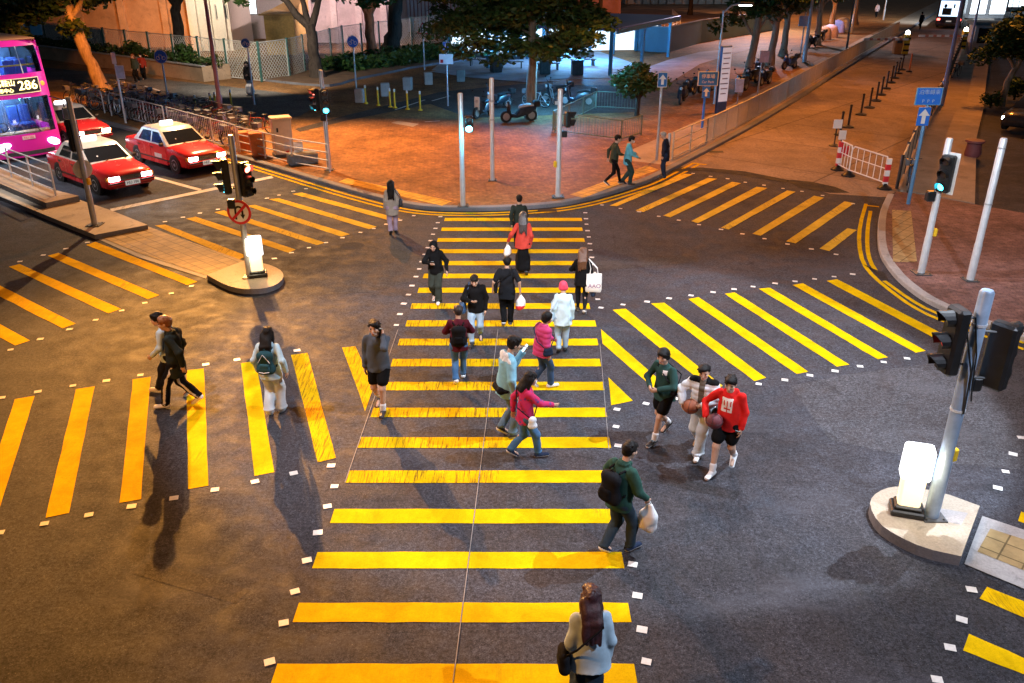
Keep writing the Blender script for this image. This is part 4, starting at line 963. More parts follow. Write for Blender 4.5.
def taxi(label, loc, rz, group):
    t = thing('taxi', label, 'taxi', loc, rz, group)
    st = [(-2.36, .72, .42, .80), (-2.30, .80, .30, .88), (-2.0, .83, .26, .925), (-1.45, .845, .22, .935), (-.6, .848, .20, .93), (.3, .848, .20, .925), (.95, .845, .20, .915), (1.5, .835, .22, .865), (2.05, .815, .24, .80), (2.24, .78, .27, .755), (2.30, .72, .30, .70)]
    mb = MB(); mb.loft([car_ring(*s) for s in st]); b = mb.build('body', car_red, t, smooth=45)
    # greenhouse: silver pillars and roof
    def gh(z, y0, y1, w, c=.14): return [(-w, y0+c, z), (-w+c, y0, z), (w-c, y0, z), (w, y0+c, z), (w, y1-c, z), (w-c, y1, z), (-w+c, y1, z), (-w, y1-c, z)]
    mb = MB(); mb.loft([gh(.90, -1.62, 1.02, .80, .06), gh(1.36, -1.08, .34, .665, .06), gh(1.43, -.98, .22, .625, .08), gh(1.475, -.75, .02, .50, .12)]); mb.build('roof', car_silver, t, smooth=35)
    def quad(name, pts, m, par, off=.006):
        P = [Vector(p) for p in pts]; n = (P[1]-P[0]).cross(P[2]-P[0]).normalized()
        c = sum(P, Vector())/len(P)
        if n.dot(c-Vector((0, -.2, .9))) < 0: n = -n
        o = MB(); o.loft([[p-n*.01 for p in P], [p+n*off for p in P]]); return o.build(name, m, par)
    A = lambda s, z, f: (s*(.80+(.665-.80)*(z-.90)/.46), 0, z)
    xw = lambda z: .80+(.665-.80)*(z-.90)/.46; yf = lambda z: 1.02+(.34-1.02)*(z-.90)/.46; yr = lambda z: -1.62+(-1.08+1.62)*(z-.90)/.46
    quad('windscreen', [(-xw(.96)+.09, yf(.96), .96), (xw(.96)-.09, yf(.96), .96), (xw(1.33)-.08, yf(1.33), 1.33), (-xw(1.33)+.08, yf(1.33), 1.33)], glass_dk, t)
    quad('rear_window', [(-xw(.98)+.1, yr(.98), .98), (xw(.98)-.1, yr(.98), .98), (xw(1.32)-.1, yr(1.32), 1.32), (-xw(1.32)+.1, yr(1.32), 1.32)], glass_dk, t)
    for s in (-1, 1):
        X = lambda z: s*xw(z)
        quad('side_window', [(X(.95), -.18, .95), (X(.95), yf(.95)-.22, .95), (X(1.32), yf(1.32)-.14, 1.32), (X(1.32), -.18, 1.32)], glass_dk, t)
        quad('side_window', [(X(.95), -1.18, .95), (X(.95), -.27, .95), (X(1.32), -.27, 1.32), (X(1.32), -.88, 1.32)], glass_dk, t)
        for y0, y1, nm in ((-.22, .93, 'door'), (-1.2, -.24, 'door')):
            mb = MB(); x = s*.852
            mb.box((x, (y0+y1)/2, .565), (.012, y1-y0-.012, .68), 0); d = mb.build('door', car_red, t)
            mb = MB(); mb.box((s*.864, y0+.13, .78), (.02, .16, .03)); mb.build('handle', seam, d)
            if nm and y0 > -1:
                mb = MB(); mb.box((s*.861, (y0+y1)/2-.05, .52), (.008, .52, .15), 0); mb.build('door_label', mat('pale_label', (.66, .64, .62), .5, var=.2, scale=12), d)
        mb = MB(); mb.box((s*.856, -.1, .40), (.02, 3.2, .045)); mb.build('trim_strip', seam, t)
        mb = MB(); mb.box((s*.93, .80, .98), (.17, .10, .12), bev=.03); mb.build('mirror', seam, t)
        for y in (-1.36, 1.42):
            mb = MB(); mb.lathe([(.37, -.08), (.37, .012), (.33, .016), (.01, .016)], 20, 0, Matrix.Translation((s*.838, y, .31)) @ Matrix.Rotation(PI/2*s, 4, 'Y')); mb.build('wheel_arch', blk, t)
            wheel(t, s*.765, y, .31, .19)
        mb = MB(); mb.box((s*.55, 2.285, .60), (.36, .06, .15), bev=.02); mb.build('headlight', head_on, t)
        mb = MB(); mb.box((s*.775, 2.235, .60), (.08, .08, .14), bev=.02); mb.build('indicator', amber, t)
        mb = MB(); mb.box((s*.60, -2.345, .68), (.34, .05, .14)); mb.build('tail_light', mat('tail_red', (.5, .02, .02), .3, var=0), t)
    mb = MB(); mb.box((0, 2.285, .60), (.72, .05, .15)); 
    for k in range(5): mb.box((0, 2.312, .545+.027*k), (.70, .01, .008), 1)
    mb.build('grille', [blk, chrome], t)
    mb = MB(); mb.box((0, 2.29, .42), (1.58, .16, .17), bev=.05); mb.box((0, 2.35, .46), (1.5, .06, .04), 1); mb.build('front_bumper', [car_red, blk], t, smooth=30)
    mb = MB(); mb.box((0, -2.36, .46), (1.6, .14, .18), bev=.05); mb.build('rear_bumper', car_red, t, smooth=30)
    mb = MB(); mb.box((0, 2.385, .43), (.50, .02, .15), 0); p = mb.build('number_plate', plate_w, t)
    text_mesh('HU 186', .13, 'lettering', seam, p, (0, 2.397, .43), (PI/2, 0, PI))
    mb = MB(); mb.box((0, -.38, 1.53), (.48, .17, .14), bev=.03); mb.build('roof_sign', mat('taxi_sign_lit', (.8, .8, .8), .3, var=0, emis=(1, .95, 1), es=3.2), t)
    mb = MB(); mb.box((0, .5, 1.0), (.9, .1, .05)); mb.ell((.3, .72, 1.05), (.06, .05, .06), 1); mb.build('dashboard', [dkgrey, whtp], t)
    for s in (-.35, .3):
        mb = MB(); mb.tube([(s, 1.05, .925), (s-.42, .86, .99)], .01, 5); mb.build('wiper', blk, t)
    return t
dxy = D.xy; rz_t = yaw(*dxy)
def veh(px_l, px_r, z=0): pass
rgt = Vector((D.y, -D.x, 0))
c2 = Vector((-14.24, 29.05, 0)); c1 = (Vector((-12.15, 30.5, 0))+Vector((-14.5, 32.6, 0)))/2-rgt*.8
# refine from the headlights: the kerb-side lamp of the right taxi is seen at (221, 155)
def from_lamp(px, py, s):                       # s=+1 offside (nearer the camera), -1 kerb side
    y = G(px, py, .6); L_ = Vector((y[0], y[1], 0)); return L_-D*2.3-rgt*(.55*s)
t1 = taxi('red taxi with pale roof in the kerb lane, nearest the no U turn sign', from_lamp(221, 154.5, -1), rz_t, 'red taxis waiting at the stop line')
t2 = taxi('red taxi beside the left island, its bonnet behind the grey signal pole', from_lamp(146.5, 173.5, -1), rz_t, 'red taxis waiting at the stop line')
t3 = taxi('third red taxi mostly hidden between the purple bus and the right taxi', from_lamp(106, 130, -1), rz_t, 'red taxis waiting at the stop line')
TAXI = [t1, t2, t3]

# --- double decker bus
pur = mat('bus_purple', (.66, .02, .36), .25, var=.06, scale=1, spec=.6)
bus_in = mat('bus_interior_panel', (.10, .16, .30), .6, var=.3, scale=3)
seat_m = mat('bus_seat_blue', (.03, .07, .30), .7, var=.3, scale=6)
bus_lamp = emat('bus_ceiling_lamp', (.75, .88, 1), 5)
fx = (-17.5, 33.3); fc = Vector((fx[0], fx[1], 0))+rgt*1.25
t = thing('double_decker_bus', 'purple double decker bus numbered 286 cut by the left frame edge', 'bus', fc, rz_t)
def fp(x, z, o=0):
    y = -.32*(abs(x)/1.25)**2.6-max(0, z-1.15)*.07-max(0, z-3.3)*.10-max(0, z-4.1)*.75-max(0, .5-z)*.25
    return (x, y+o, z)
def fpanel(x0, x1, z0, z1, nx=10, nz=5, o=0, thick=.05):
    mb = MB(); vs, fs = [], []
    for s_ in (0, 1):
        for j in range(nz+1):
            for i in range(nx+1): p = fp(x0+(x1-x0)*i/nx, z0+(z1-z0)*j/nz, o-thick*s_); vs.append(p)
    K = (nx+1)*(nz+1); q = lambda i, j, s_=0: s_*K+j*(nx+1)+i
    for j in range(nz):
        for i in range(nx): fs += [(q(i, j), q(i, j+1), q(i+1, j+1), q(i+1, j)), (q(i, j, 1), q(i+1, j, 1), q(i+1, j+1, 1), q(i, j+1, 1))]
    for i in range(nx): fs += [(q(i, 0), q(i+1, 0), q(i+1, 0, 1), q(i, 0, 1)), (q(i, nz), q(i, nz, 1), q(i+1, nz, 1), q(i+1, nz))]
    for j in range(nz): fs += [(q(0, j), q(0, j, 1), q(0, j+1, 1), q(0, j+1)), (q(nx, j), q(nx, j+1), q(nx, j+1, 1), q(nx, j, 1))]
    return mb.raw(vs, fs)
mb = MB()
for a in ((-1.25, 1.25, .28, 1.13), (-1.25, 1.25, 2.42, 3.28), (-1.25, 1.25, 4.22, 4.42), (-1.25, -1.13, 1.13, 2.42), (1.13, 1.25, 1.13, 2.42), (-1.25, -1.15, 3.28, 4.22), (1.15, 1.25, 3.28, 4.22)):
    f = fpanel(*a, nx=12 if a[1]-a[0] > 1 else 2); mb.raw(f.v, f.f)
Lb = 11.5
for s in (-1, 1):
    for z0, z1 in ((.3, 1.25), (2.3, 3.3), (4.15, 4.42)): mb.box((s*1.235, -.5-Lb/2, (z0+z1)/2), (.03, Lb-.35, z1-z0))
    for k in range(8): 
        for z0, z1 in ((1.25, 2.3), (3.3, 4.15)): mb.box((s*1.235, -.62-k*Lb/7.4, (z0+z1)/2), (.03, .16, z1-z0))
mb.box((0, -.4-Lb, 2.36), (2.46, .05, 4.1))
mb.build('body', pur, t, smooth=30)
mb = MB(); mb.box((0, -.55-Lb/2, 4.44), (2.44, Lb-.1, .06), bev=.02); mb.build('roof', mat('bus_roof', (.42, .20, .10), .4, var=.15, scale=1), t)
mb = MB()
for s in (-1, 1):
    for z0, z1 in ((1.25, 2.3), (3.3, 4.15)): mb.box((s*1.225, -.6-Lb/2, (z0+z1)/2), (.012, Lb-.6, z1-z0))
mb.build('side_glazing', glass_dk, t)
fpanel(-1.13, 1.13, 1.13, 2.42, 12, 5, -.012, .012).build('windscreen', glass, t, smooth=30)
uw = fpanel(-1.15, 1.15, 3.28, 4.22, 12, 5, -.012, .012).build('windscreen', glass, t, smooth=30)
mb = MB(); p = [fp(x, z, .004) for x, z in ((-.38, 3.28), (-.38, 4.22))]; mb.tube(p, .02, 6); p = [fp(x, z, .004) for x, z in ((.42, 3.28), (.42, 4.22))]; mb.tube(p, .02, 6); mb.build('glazing_bar', galv_w, uw)
mb = MB()
for z in (.42, 2.5, ): mb.box((0, -.6-Lb/2, z), (2.4, Lb-.9, .06))
mb.box((0, -3.4, 3.3), (2.4, .04, 1.6)); mb.box((0, -3.0, 1.4), (2.4, .04, 1.9)); mb.box((0, -.6-Lb/2, 4.36), (2.4, Lb-.9, .03)); mb.build('interior', bus_in, t)
mb = MB()
for zf, ys in ((2.53, (-1.35, -2.2)), (.75, (-2.1,))):
    for y in ys:
        for x in (-.85, -.42, .42, .85): mb.box((x, y, zf+.42), (.4, .42, .12), bev=.03); mb.box((x, y-.22, zf+.78), (.4, .12, .72), bev=.04)
mb.build('seats', seat_m, t)
mb = MB()
for z in (4.31, 2.33):
    for x in (-.55, .55): mb.box((x, -1.9, z), (.28, 2.2, .03))
mb.build('ceiling_lamp', bus_lamp, t)
mb = MB(); mb.tube([fp(-1.05, 3.55, -.14), fp(0, 3.56, -.14), fp(1.05, 3.55, -.14)], .03, 8); mb.tube([fp(.42, 3.2, -.16), fp(.42, 4.1, -.16)], .022, 8); mb.build('handrail', mat('handrail_yellow', (.75, .48, .03), .4, var=0), t, smooth=True)
mb = MB(); mb.box((0, -.62, 1.08), (2.2, .55, .12), bev=.04); mb.build('dashboard', mat('dash_tan', (.50, .26, .12), .6, var=.15), t)
c = [(.55+math.cos(a)*.24, -.98+math.sin(a)*.12, 1.28+math.sin(a)*.2) for a in np.linspace(0, 2*PI, 17)[:-1]]
mb = MB(); mb.tube(c, .02, 6, closed=True); mb.tube([(.55, -.98, 1.28), (.55, -.7, 1.05)], .03, 6); mb.build('steering_wheel', blk, t, smooth=True)
# destination display
mb = MB(); f = fpanel(-.86, .80, 2.60, 3.10, 8, 2, .012, .02); mb.raw(f.v, f.f); ds = mb.build('destination_display', blk, t)
mb = MB()
for z in (2.59, 3.11): mb.tube([fp(x, z, .02) for x in np.linspace(-.88, .82, 7)], .018, 6)
for x in (-.88, .82): mb.tube([fp(x, 2.59, .02), fp(x, 3.11, .02)], .018, 6)
mb.build('display_frame', mat('frame_cream', (.75, .68, .5), .4, var=0), ds)
led = emat('led_amber', (1, .72, .25), 5)
text_mesh('286', .46, 'lettering', led, ds, (-.42, fp(0, 2.85)[1]+.03, 2.85), (PI/2, 0, PI))
text_mesh('馬鞍山', .24, 'lettering', led, ds, (.36, fp(0, 2.97)[1]+.03, 2.97), (PI/2, 0, PI))
text_mesh('市中心', .17, 'lettering', led, ds, (.36, fp(0, 2.72)[1]+.03, 2.72), (PI/2, 0, PI))
for s in (-1, 1):
    mb = MB(); p = fp(s*.92, .72, .0); M_ = Matrix.Translation(p) @ Matrix.Rotation(s*-.42, 4, 'Z') @ Matrix.Rotation(s*.35, 4, 'Y')
    mb.ell((0, 0, 0), (.30, .07, .13), 0, 14, 8, M_.to_3x3()); mb.v = [tuple(Vector(v)+Vector(p)) for v in mb.v]; mb.build('headlight', mat('bus_headlight', (.8, .8, .8), .2, var=0, emis=(.7, .85, 1), es=5), t, smooth=True)
    mb = MB(); p = fp(s*1.02, 2.86, .01); mb.ell(p, (.09, .03, .09), 0, 10, 6); mb.build('marker_lamp', mat('marker_amber', (.8, .2, .03), .3, var=0, emis=(1, .2, .03), es=1.5), t, smooth=True)
    mb = MB(); p = fp(s*1.05, 1.75, .03); mb.tube([fp(s*1.2, 2.35, 0), (s*1.42, .18, 2.25), (s*1.44, .2, 1.95)], .025, 6); mb.box((s*1.44, .2, 1.75), (.2, .1, .42), bev=.03); mb.build('mirror', blk, t, smooth=30)
    for y in (-2.3, -8.6): wheel(t, s*1.12, y, .48, .27)
    mb = MB(); mb.tube([fp(s*.5, 1.17, .03), fp(s*.1, 1.7, .03)], .014, 5); mb.build('wiper', blk, t)
mb = MB(); mb.box(Vector(fp(0, 1.0, .02)), (.46, .02, .13), 0); p = mb.build('number_plate', mat('pinkish_plate', (.75, .55, .6), .4, var=0), t)
text_mesh('NU 286', .11, 'lettering', redp, p, Vector(fp(0, 1.0, .034)), (PI/2, 0, PI))
mb = MB(); f = fpanel(-.9, .9, .36, .50, 8, 1, .015, .02); mb.raw(f.v, f.f); mb.build('lower_grille', dkgrey, t)
BUS = t; BUSC = fc

# --- coach seen from behind on the side road, car at the right edge
b = base(947, 29, 0)
t = thing('coach', 'dark coach seen from behind with glowing rear window beyond the barrier gates', 'bus', b, yaw(rdir.x, rdir.y))
mb = MB(); mb.box((0, 5.3, 1.75), (2.5, 10.6, 2.9), bev=.12); mb.build('body', mat('coach_dark', (.03, .035, .05), .35), t, smooth=30)
mb = MB(); mb.box((0, -.02, 2.05), (2.15, .04, 1.55), bev=.015); wn = mb.build('rear_window', mat('coach_window_lit', (.5, .6, .7), .2, emis=(.55, .75, 1), es=1.7, var=.5, scale=1.5), t)
mb = MB(); mb.box((-.35, -.05, 1.75), (.9, .03, .7), bev=.012); mb.box((.3, -.05, 2.3), (.16, .03, .4)); mb.ell((-.55, -.05, 2.3), (.16, .02, .2), 0); mb.build('window_sticker', blk, wn)
for s in (-1, 1):
    mb = MB(); mb.box((s*1.02, -.03, .95), (.28, .06, .2)); mb.build('tail_light', mat('tail_red_lit', (.8, .05, .04), .3, var=0, emis=(1, .08, .06), es=8), t)
    wheel(t, s*1.1, 2.4, .48, .27); wheel(t, s*1.1, 8.4, .48, .27)
mb = MB(); mb.box((0, -.03, .78), (.52, .03, .13)); mb.build('number_plate', plate_w, t)
mb = MB(); mb.box((0, -.05, .45), (2.4, .14, .3), bev=.04); mb.build('rear_bumper', dkgrey, t)
b = Vector(base(1035, 128, .05))
t = thing('parked_car', 'dark car at right frame edge with bright headlamps beside the tree', 'car', b, yaw(-.75, -.66))
st = [(-2.2, .72, .42, .82), (-2.1, .84, .28, .92), (-1.2, .88, .22, .98), (.3, .88, .22, .97), (.9, .88, .22, .95), (1.7, .86, .24, .86), (2.1, .8, .27, .76), (2.2, .7, .34, .66)]
mb = MB(); mb.loft([car_ring(*s) for s in st]); mb.build('body', mat('car_black', (.03, .03, .035), .2, spec=.6), t, smooth=45)
q = lambda z, y0, y1, w: [(-w, y0, z), (w, y0, z), (w, y1, z), (-w, y1, z)]
mb = MB(); mb.loft([q(.95, -1.7, 1.1, .82), q(1.42, -1.1, .3, .66), q(1.47, -.9, .1, .55)]); mb.build('cabin', glass_dk, t, smooth=30)
for s in (-1, 1):
    mb = MB(); mb.box((s*.6, 2.13, .62), (.34, .1, .16), bev=.03); mb.build('headlight', head_on, t)
    for y in (-1.35, 1.4): wheel(t, s*.8, y, .32, .2)

# --- bicycles
def bicycle(label, loc, rz, fcol, group):
    t = thing('bicycle', label, 'bicycle', loc, rz, group)
    fm = mat('bike_paint_%d' % int(fcol[0]*1000+fcol[2]*77), fcol, .4, .2, .1)
    for y in (-.52, .52):
        T = Matrix.Translation((0, y, .33)) @ Matrix.Rotation(PI/2, 4, 'Y')
        mb = MB(); c = [(0, y+math.cos(a)*.31, .33+math.sin(a)*.31) for a in np.linspace(0, 2*PI, 19)[:-1]]; mb.tube(c, .022, 6, closed=True); w_ = mb.build('wheel', tyre_m, t, smooth=True)
        mb = MB(); c = [(0, y+math.cos(a)*.285, .33+math.sin(a)*.285) for a in np.linspace(0, 2*PI, 19)[:-1]]; mb.tube(c, .010, 5, closed=True)
        for k in range(8): a = 2*PI*k/8; mb.tube([(0, y, .33), (0, y+math.cos(a)*.285, .33+math.sin(a)*.285)], .004, 4)
        mb.build('rim', rim_m, w_)
    mb = MB(); BB, ST, HT, RW, FW = (0, -.08, .30), (0, -.25, .78), (0, .36, .80), (0, -.52, .33), (0, .52, .33)
    for a, c in ((BB, ST), (BB, (0, .39, .70)), ((0, -.22, .70), HT), (BB, RW), ((0, -.22, .70), RW), (HT, FW), (HT, (0, .33, .95))): mb.tube([a, c], .018, 6)
    mb.build('frame', fm, t, smooth=True)
    mb = MB(); mb.tube([(-.28, .22, 1.0), (-.2, .33, .98), (0, .34, .95), (.2, .33, .98), (.28, .22, 1.0)], .014, 6); mb.build('handlebar', chrome, t, smooth=True)
    mb = MB(); mb.ell((0, -.28, .86), (.08, .14, .04), 0, 8, 6); mb.tube([(0, -.25, .75), (0, -.27, .84)], .014, 6); mb.build('saddle', blk, t, smooth=True)
    mb = MB(); mb.box((0, .62, .78), (.34, .24, .2)); 
    mb.build('basket', mat('basket_wire', (.2, .2, .22), .5, .4, .2), t); return t
protos = []
gl = 'bicycle packed in the long row behind the railings by the taxis'
rowA, rowB = Vector(base(64, 103, .12)), Vector(base(236, 151.5, .12)); dd = (rowB-rowA); nn = Vector((dd.y, -dd.x, 0)).normalized()
if nn.y < 0: nn = -nn
k = 0
for row, n, off in ((0, 30, .85), (1, 20, 2.4)):
    for i in range(n):
        p = rowA.lerp(rowB, (i+.5+random.uniform(-.25, .25))/n)+nn*(off+random.uniform(-.12, .12)); rz = yaw(nn.x, nn.y)+random.choice((0, PI))+random.uniform(-.35, .35)
        if row == 1 and i > 17: continue
        if k < 5: o = bicycle(gl, p, rz, [(.05, .05, .06), (.35, .36, .38), (.10, .06, .20), (.03, .10, .22), (.30, .04, .03)][k], 'bicycles packed behind the railings'); protos.append(o)
        else: o = copy_tree(random.choice(protos), p, rz, gl)
        o.rotation_euler.y = random.uniform(-.12, .12); k += 1
b = Vector(base(907, 189, .117)); copy_tree(protos[3], b, yaw(rdir.x, rdir.y)+.1, 'single bicycle leaning by the panel fence behind the tall blue sign pole', 'bicycles on the right footpath')
b = Vector(base(955, 77, .117)); copy_tree(protos[0], b, yaw(rdir.x, rdir.y)-.3, 'dark bicycle parked at the far lilac lamp post on the right footpath', 'bicycles on the right footpath')
for x, y, lb in ((551, 103, 'bicycle leaning near the big tree trunk right side'), (536, 107, 'dim bicycle just left behind the big tree trunk')):
    copy_tree(protos[1], base(x, y, .124), random.uniform(0, 3), lb, 'bicycles under the big tree')

# --- motorcycles
def scooter(label, loc, rz, col, seatc=(.02, .02, .022), group='motorcycles parked on the plaza'):
    t = thing('motorcycle', label, 'motorcycle', loc, rz, group)
    bm_ = mat('moto_%d' % int(col[0]*999+col[2]*91), col, .3, .1, .1); sm = mat('moto_seat_%d' % int(seatc[0]*999), seatc, .5, 0, .1)
    for y in (-.62, .64):
        mb = MB(); T = Matrix.Translation((0, y, .28)) @ Matrix.Rotation(PI/2, 4, 'Y'); mb.lathe([(.17, -.05), (.27, -.055), (.28, 0), (.27, .055), (.17, .05)], 18, 0, T); w_ = mb.build('wheel', tyre_m, t, smooth=40)
        mb = MB(); mb.lathe([(.17, -.052), (.05, -.06), (.05, .06), (.17, .052)], 14, 0, T); mb.build('rim', rim_m, w_)
    mb = MB()
    ring = lambda y, w, z0, z1: [(-w*.7, y, z0), (w*.7, y, z0), (w, y, (z0+z1)/2), (w*.6, y, z1), (-w*.6, y, z1), (-w, y, (z0+z1)/2)]
    mb.loft([ring(-.85, .08, .58, .68), ring(-.5, .19, .38, .72), ring(-.05, .2, .26, .62), ring(.15, .2, .22, .40)]); mb.loft([ring(.15, .19, .22, .36), ring(.42, .22, .24, .42), ring(.50, .20, .35, .95), ring(.58, .10, .55, .98)]); mb.build('body', bm_, t, smooth=50)
    mb = MB(); mb.loft([ring(-.82, .10, .70, .78), ring(-.45, .16, .72, .84), ring(-.05, .14, .66, .78), ring(.02, .08, .64, .72)]); mb.build('seat', sm, t, smooth=50)
    mb = MB(); mb.tube([(-.34, .36, 1.06), (-.12, .47, 1.02), (.12, .47, 1.02), (.34, .36, 1.06)], .018, 6); mb.tube([(0, .5, .98), (0, .64, .3)], .03, 6)
    for s in (-1, 1): mb.tube([(s*.2, .45, 1.03), (s*.3, .5, 1.25)], .008, 4); mb.ell((s*.31, .5, 1.28), (.06, .015, .045), 0, 8, 5)
    mb.build('handlebar', blk, t, smooth=True)
    mb = MB(); mb.ell((0, .60, .82), (.09, .06, .08), 0, 10, 6); mb.build('headlight', galv_w, t, smooth=True)
    mb = MB(); mb.box((0, -.86, .82), (.34, .32, .28), bev=.05); mb.build('top_box', blk, t, smooth=30); return t
w1 = scooter('dark scooter with long white seat beside the plain steel post', base(519, 122, .124), 1.9, (.03, .035, .05), (.78, .75, .78))
w2 = scooter('dark scooter with white fairing just right of the glowing walking signal', base(484, 117, .124), 2.6, (.05, .06, .08)); 
mb = MB(); mb.box((0, .60, .72), (.30, .04, .62), bev=.015); mb.build('fairing', whtp, w2)
mt = [(498, 109, 'dark scooter behind the plain steel post top', 2.2), (577, 106, 'dark scooter inside the back green railing', 1.3), (556, 101, 'scooter in gloom left of the back green railing corner', 2.0), (690, 96, 'scooter in the dark clump below the blue hoarding, left one', 2.6), (682, 103, 'front scooter of the dark clump beside the arrow sign', 2.8), (706, 92, 'scooter in the dark clump nearest the short lamp post', 2.4),
      (741, 92, 'motorcycle just right of the white totem', 2.5), (751, 84, 'second motorcycle right of the white totem', 2.4), (765, 85, 'motorcycle behind the slim lilac sign pole', 2.5), (759, 74, 'motorcycle in back row under leaves right of the short lamp', 2.6), (789, 69, 'blue tinted motorcycle standing apart left of the thick pale lamp post', 2.3), (812, 47, 'motorcycle right of the thick pale lamp post', 2.4), (820, 41, 'motorcycle nearest the covered heaps', 2.4)]
for i, (x, y, lb, rz) in enumerate(mt):
    if i == 0: w3 = scooter(lb, base(x, y, .124), rz, (.02, .022, .03))
    elif i == 10: scooter(lb, base(x, y, .124), rz, (.03, .08, .25))
    else: copy_tree(w3, base(x, y, .124), rz, lb)
cov = [(830, 37, (.55, .42, .55), 'lilac cloth covered heap nearest the thin dark lamp post'), (837, 32, (.30, .28, .55), 'violet blue cloth covered heap in the row'), (842, 29, (.70, .70, .80), 'white cloth covered heap furthest along the row'), (823, 39, (.60, .45, .35), 'tan cloth covered heap at the near end of row')]
for x, y, c_, lb in cov:
    mb = MB(); pr = []
    for k in range(7):
        s_ = k/6; r_ = (.75-.3*s_**2)*(1 if k < 6 else .4)
        pr.append([(math.cos(a)*r_*(.55+.06*math.sin(5*a+k)), math.sin(a)*r_*(1.3+.06*math.cos(4*a)), 1.15*s_**.8) for a in np.linspace(0, 2*PI, 19)[:-1]])
    mb.loft(pr); o = mb.build('covered_motorcycle', mat('heap_cloth_%d' % int(c_[0]*100+c_[2]*7), c_, .7, var=.2, bump=.4, bscale=5), smooth=60, loc=base(x, y, .124), rz=.4); tag(o, lb, 'covered heap', 'covered motorcycles beyond the fence')
# ================================================================ trees, plants, fences, buildings
def leaf_mat(name, a, b):
    t = NT(name); oi = t.noise(1.1, 4, .7); c = t.ramp(oi, [(.3, a), (.7, b)]); c = t.mix(c, (.10, .07, .02), t.ramp(t.noise(9, 3, .7), [(.6, 0), (.75, .22)]))
    m = t.out(c, .5); t.p.inputs['Specular IOR Level'].default_value = .3; return m
leafs = [leaf_mat('leaf_dark', (.018, .05, .012), (.036, .08, .02)), leaf_mat('leaf_mid', (.032, .078, .016), (.06, .12, .028)), leaf_mat('leaf_olive', (.045, .07, .014), (.085, .11, .03))]
def bark(name, col): 
    t = NT(name); n = t.noise(3, 6, .75, t.vec((3, 3, .5))); c = t.ramp(n, [(.3, tuple(x*.5 for x in col)), (.7, tuple(x*1.25 for x in col))])
    c = t.mix(c, tuple(x*.4 for x in col), t.ramp(t.vor(2.2, 'F1', t.vec((2, 2, .8))).outputs['Distance'], [(.1, .7), (.4, 0)])); return t.out(c, .85, n, .8, .04)
bk_gry, bk_dk, bk_tan = bark('bark_grey', (.30, .24, .18)), bark('bark_dark', (.07, .055, .045)), bark('bark_tan', (.50, .36, .24))
def limb_pts(a, b, sag=.0, n=5, wob=.06):
    a, b = Vector(a), Vector(b); L = (b-a).length
    return [a.lerp(b, i/n)+Vector((random.uniform(-1, 1), random.uniform(-1, 1), random.uniform(-.5, .5)))*wob*L*(0 if i in (0, n) else .5)+Vector((0, 0, sag*math.sin(PI*i/n)*L)) for i in range(n+1)]
def leaf_cloud(mb, clumps, dens, ls, mats=3, droop=.0):
    for c, r in clumps:
        r = r if isinstance(r, tuple) else (r, r, r*.7); n = int(dens*r[0]*r[1]*r[2]*4+12)
        tone = random.randrange(mats)
        for _ in range(n):
            d = Vector((random.gauss(0, 1), random.gauss(0, 1), random.gauss(0, 1))).normalized()*random.random()**.45
            p = Vector(c)+Vector((d.x*r[0], d.y*r[1], d.z*r[2]-droop*(d.x*d.x+d.y*d.y)*r[2]))
            u = Vector((random.gauss(0, 1), random.gauss(0, 1), random.gauss(0, .5))).normalized(); v = u.cross(Vector((random.gauss(0, 1), random.gauss(0, 1), random.gauss(0, 1)))).normalized()
            s = ls*random.uniform(.6, 1.35); w = s*.42
            mb.poly([p-u*s, p+v*w-u*s*.1, p+u*s, p-v*w-u*s*.1], tone if random.random() < .75 else random.randrange(mats))
def tree(label, b, trunk, limbs, clumps, bk=bk_gry, dens=60, ls=.2, cat='tree', group=None, droop=.2, name='tree', rt=None):
    """trunk: [(x,y,z,r)..]; limbs: list of the same; all relative to the base"""
    t = thing(name, label, cat, b, 0, group)
    mb = MB(); pts = [Vector(p[:3]) for p in trunk]; rs = [p[3] for p in trunk]
    P, S = [], []
    for i in range(len(pts)-1):
        for k in range(4):
            f = k/4; P.append(pts[i].lerp(pts[i+1], f)+Vector((random.uniform(-1, 1), random.uniform(-1, 1), 0))*rs[i]*.18*(0 if i+k == 0 else 1)); S.append((rs[i]*(1-f)+rs[i+1]*f)*random.uniform(.92, 1.1))
    P.append(pts[-1]); S.append(rs[-1]); S[0] *= 1.35
    mb.tube(P, S, 10)
    for l in limbs:
        q = limb_pts(l[0][:3], l[1][:3], .05); r0, r1 = l[0][3], l[1][3]; mb.tube(q, [r0+(r1-r0)*i/(len(q)-1) for i in range(len(q))], 7)
    mb.build('trunk', bk, t, smooth=60)
    if clumps:
        mb = MB(); leaf_cloud(mb, clumps, dens, ls, 3, droop); mb.build('crown', leafs, t, fix=False)
    return t
def rnd_clumps(n, cx, cy, cz, rx, ry, rz, s0, s1, flat=.65):
    o = []
    for _ in range(n):
        d = Vector((random.gauss(0, 1), random.gauss(0, 1), random.gauss(0, 1))).normalized()*random.uniform(.35, 1); s = random.uniform(s0, s1)
        o.append(((cx+d.x*rx, cy+d.y*ry, cz+d.z*rz), (s, s, s*flat)))
    return o
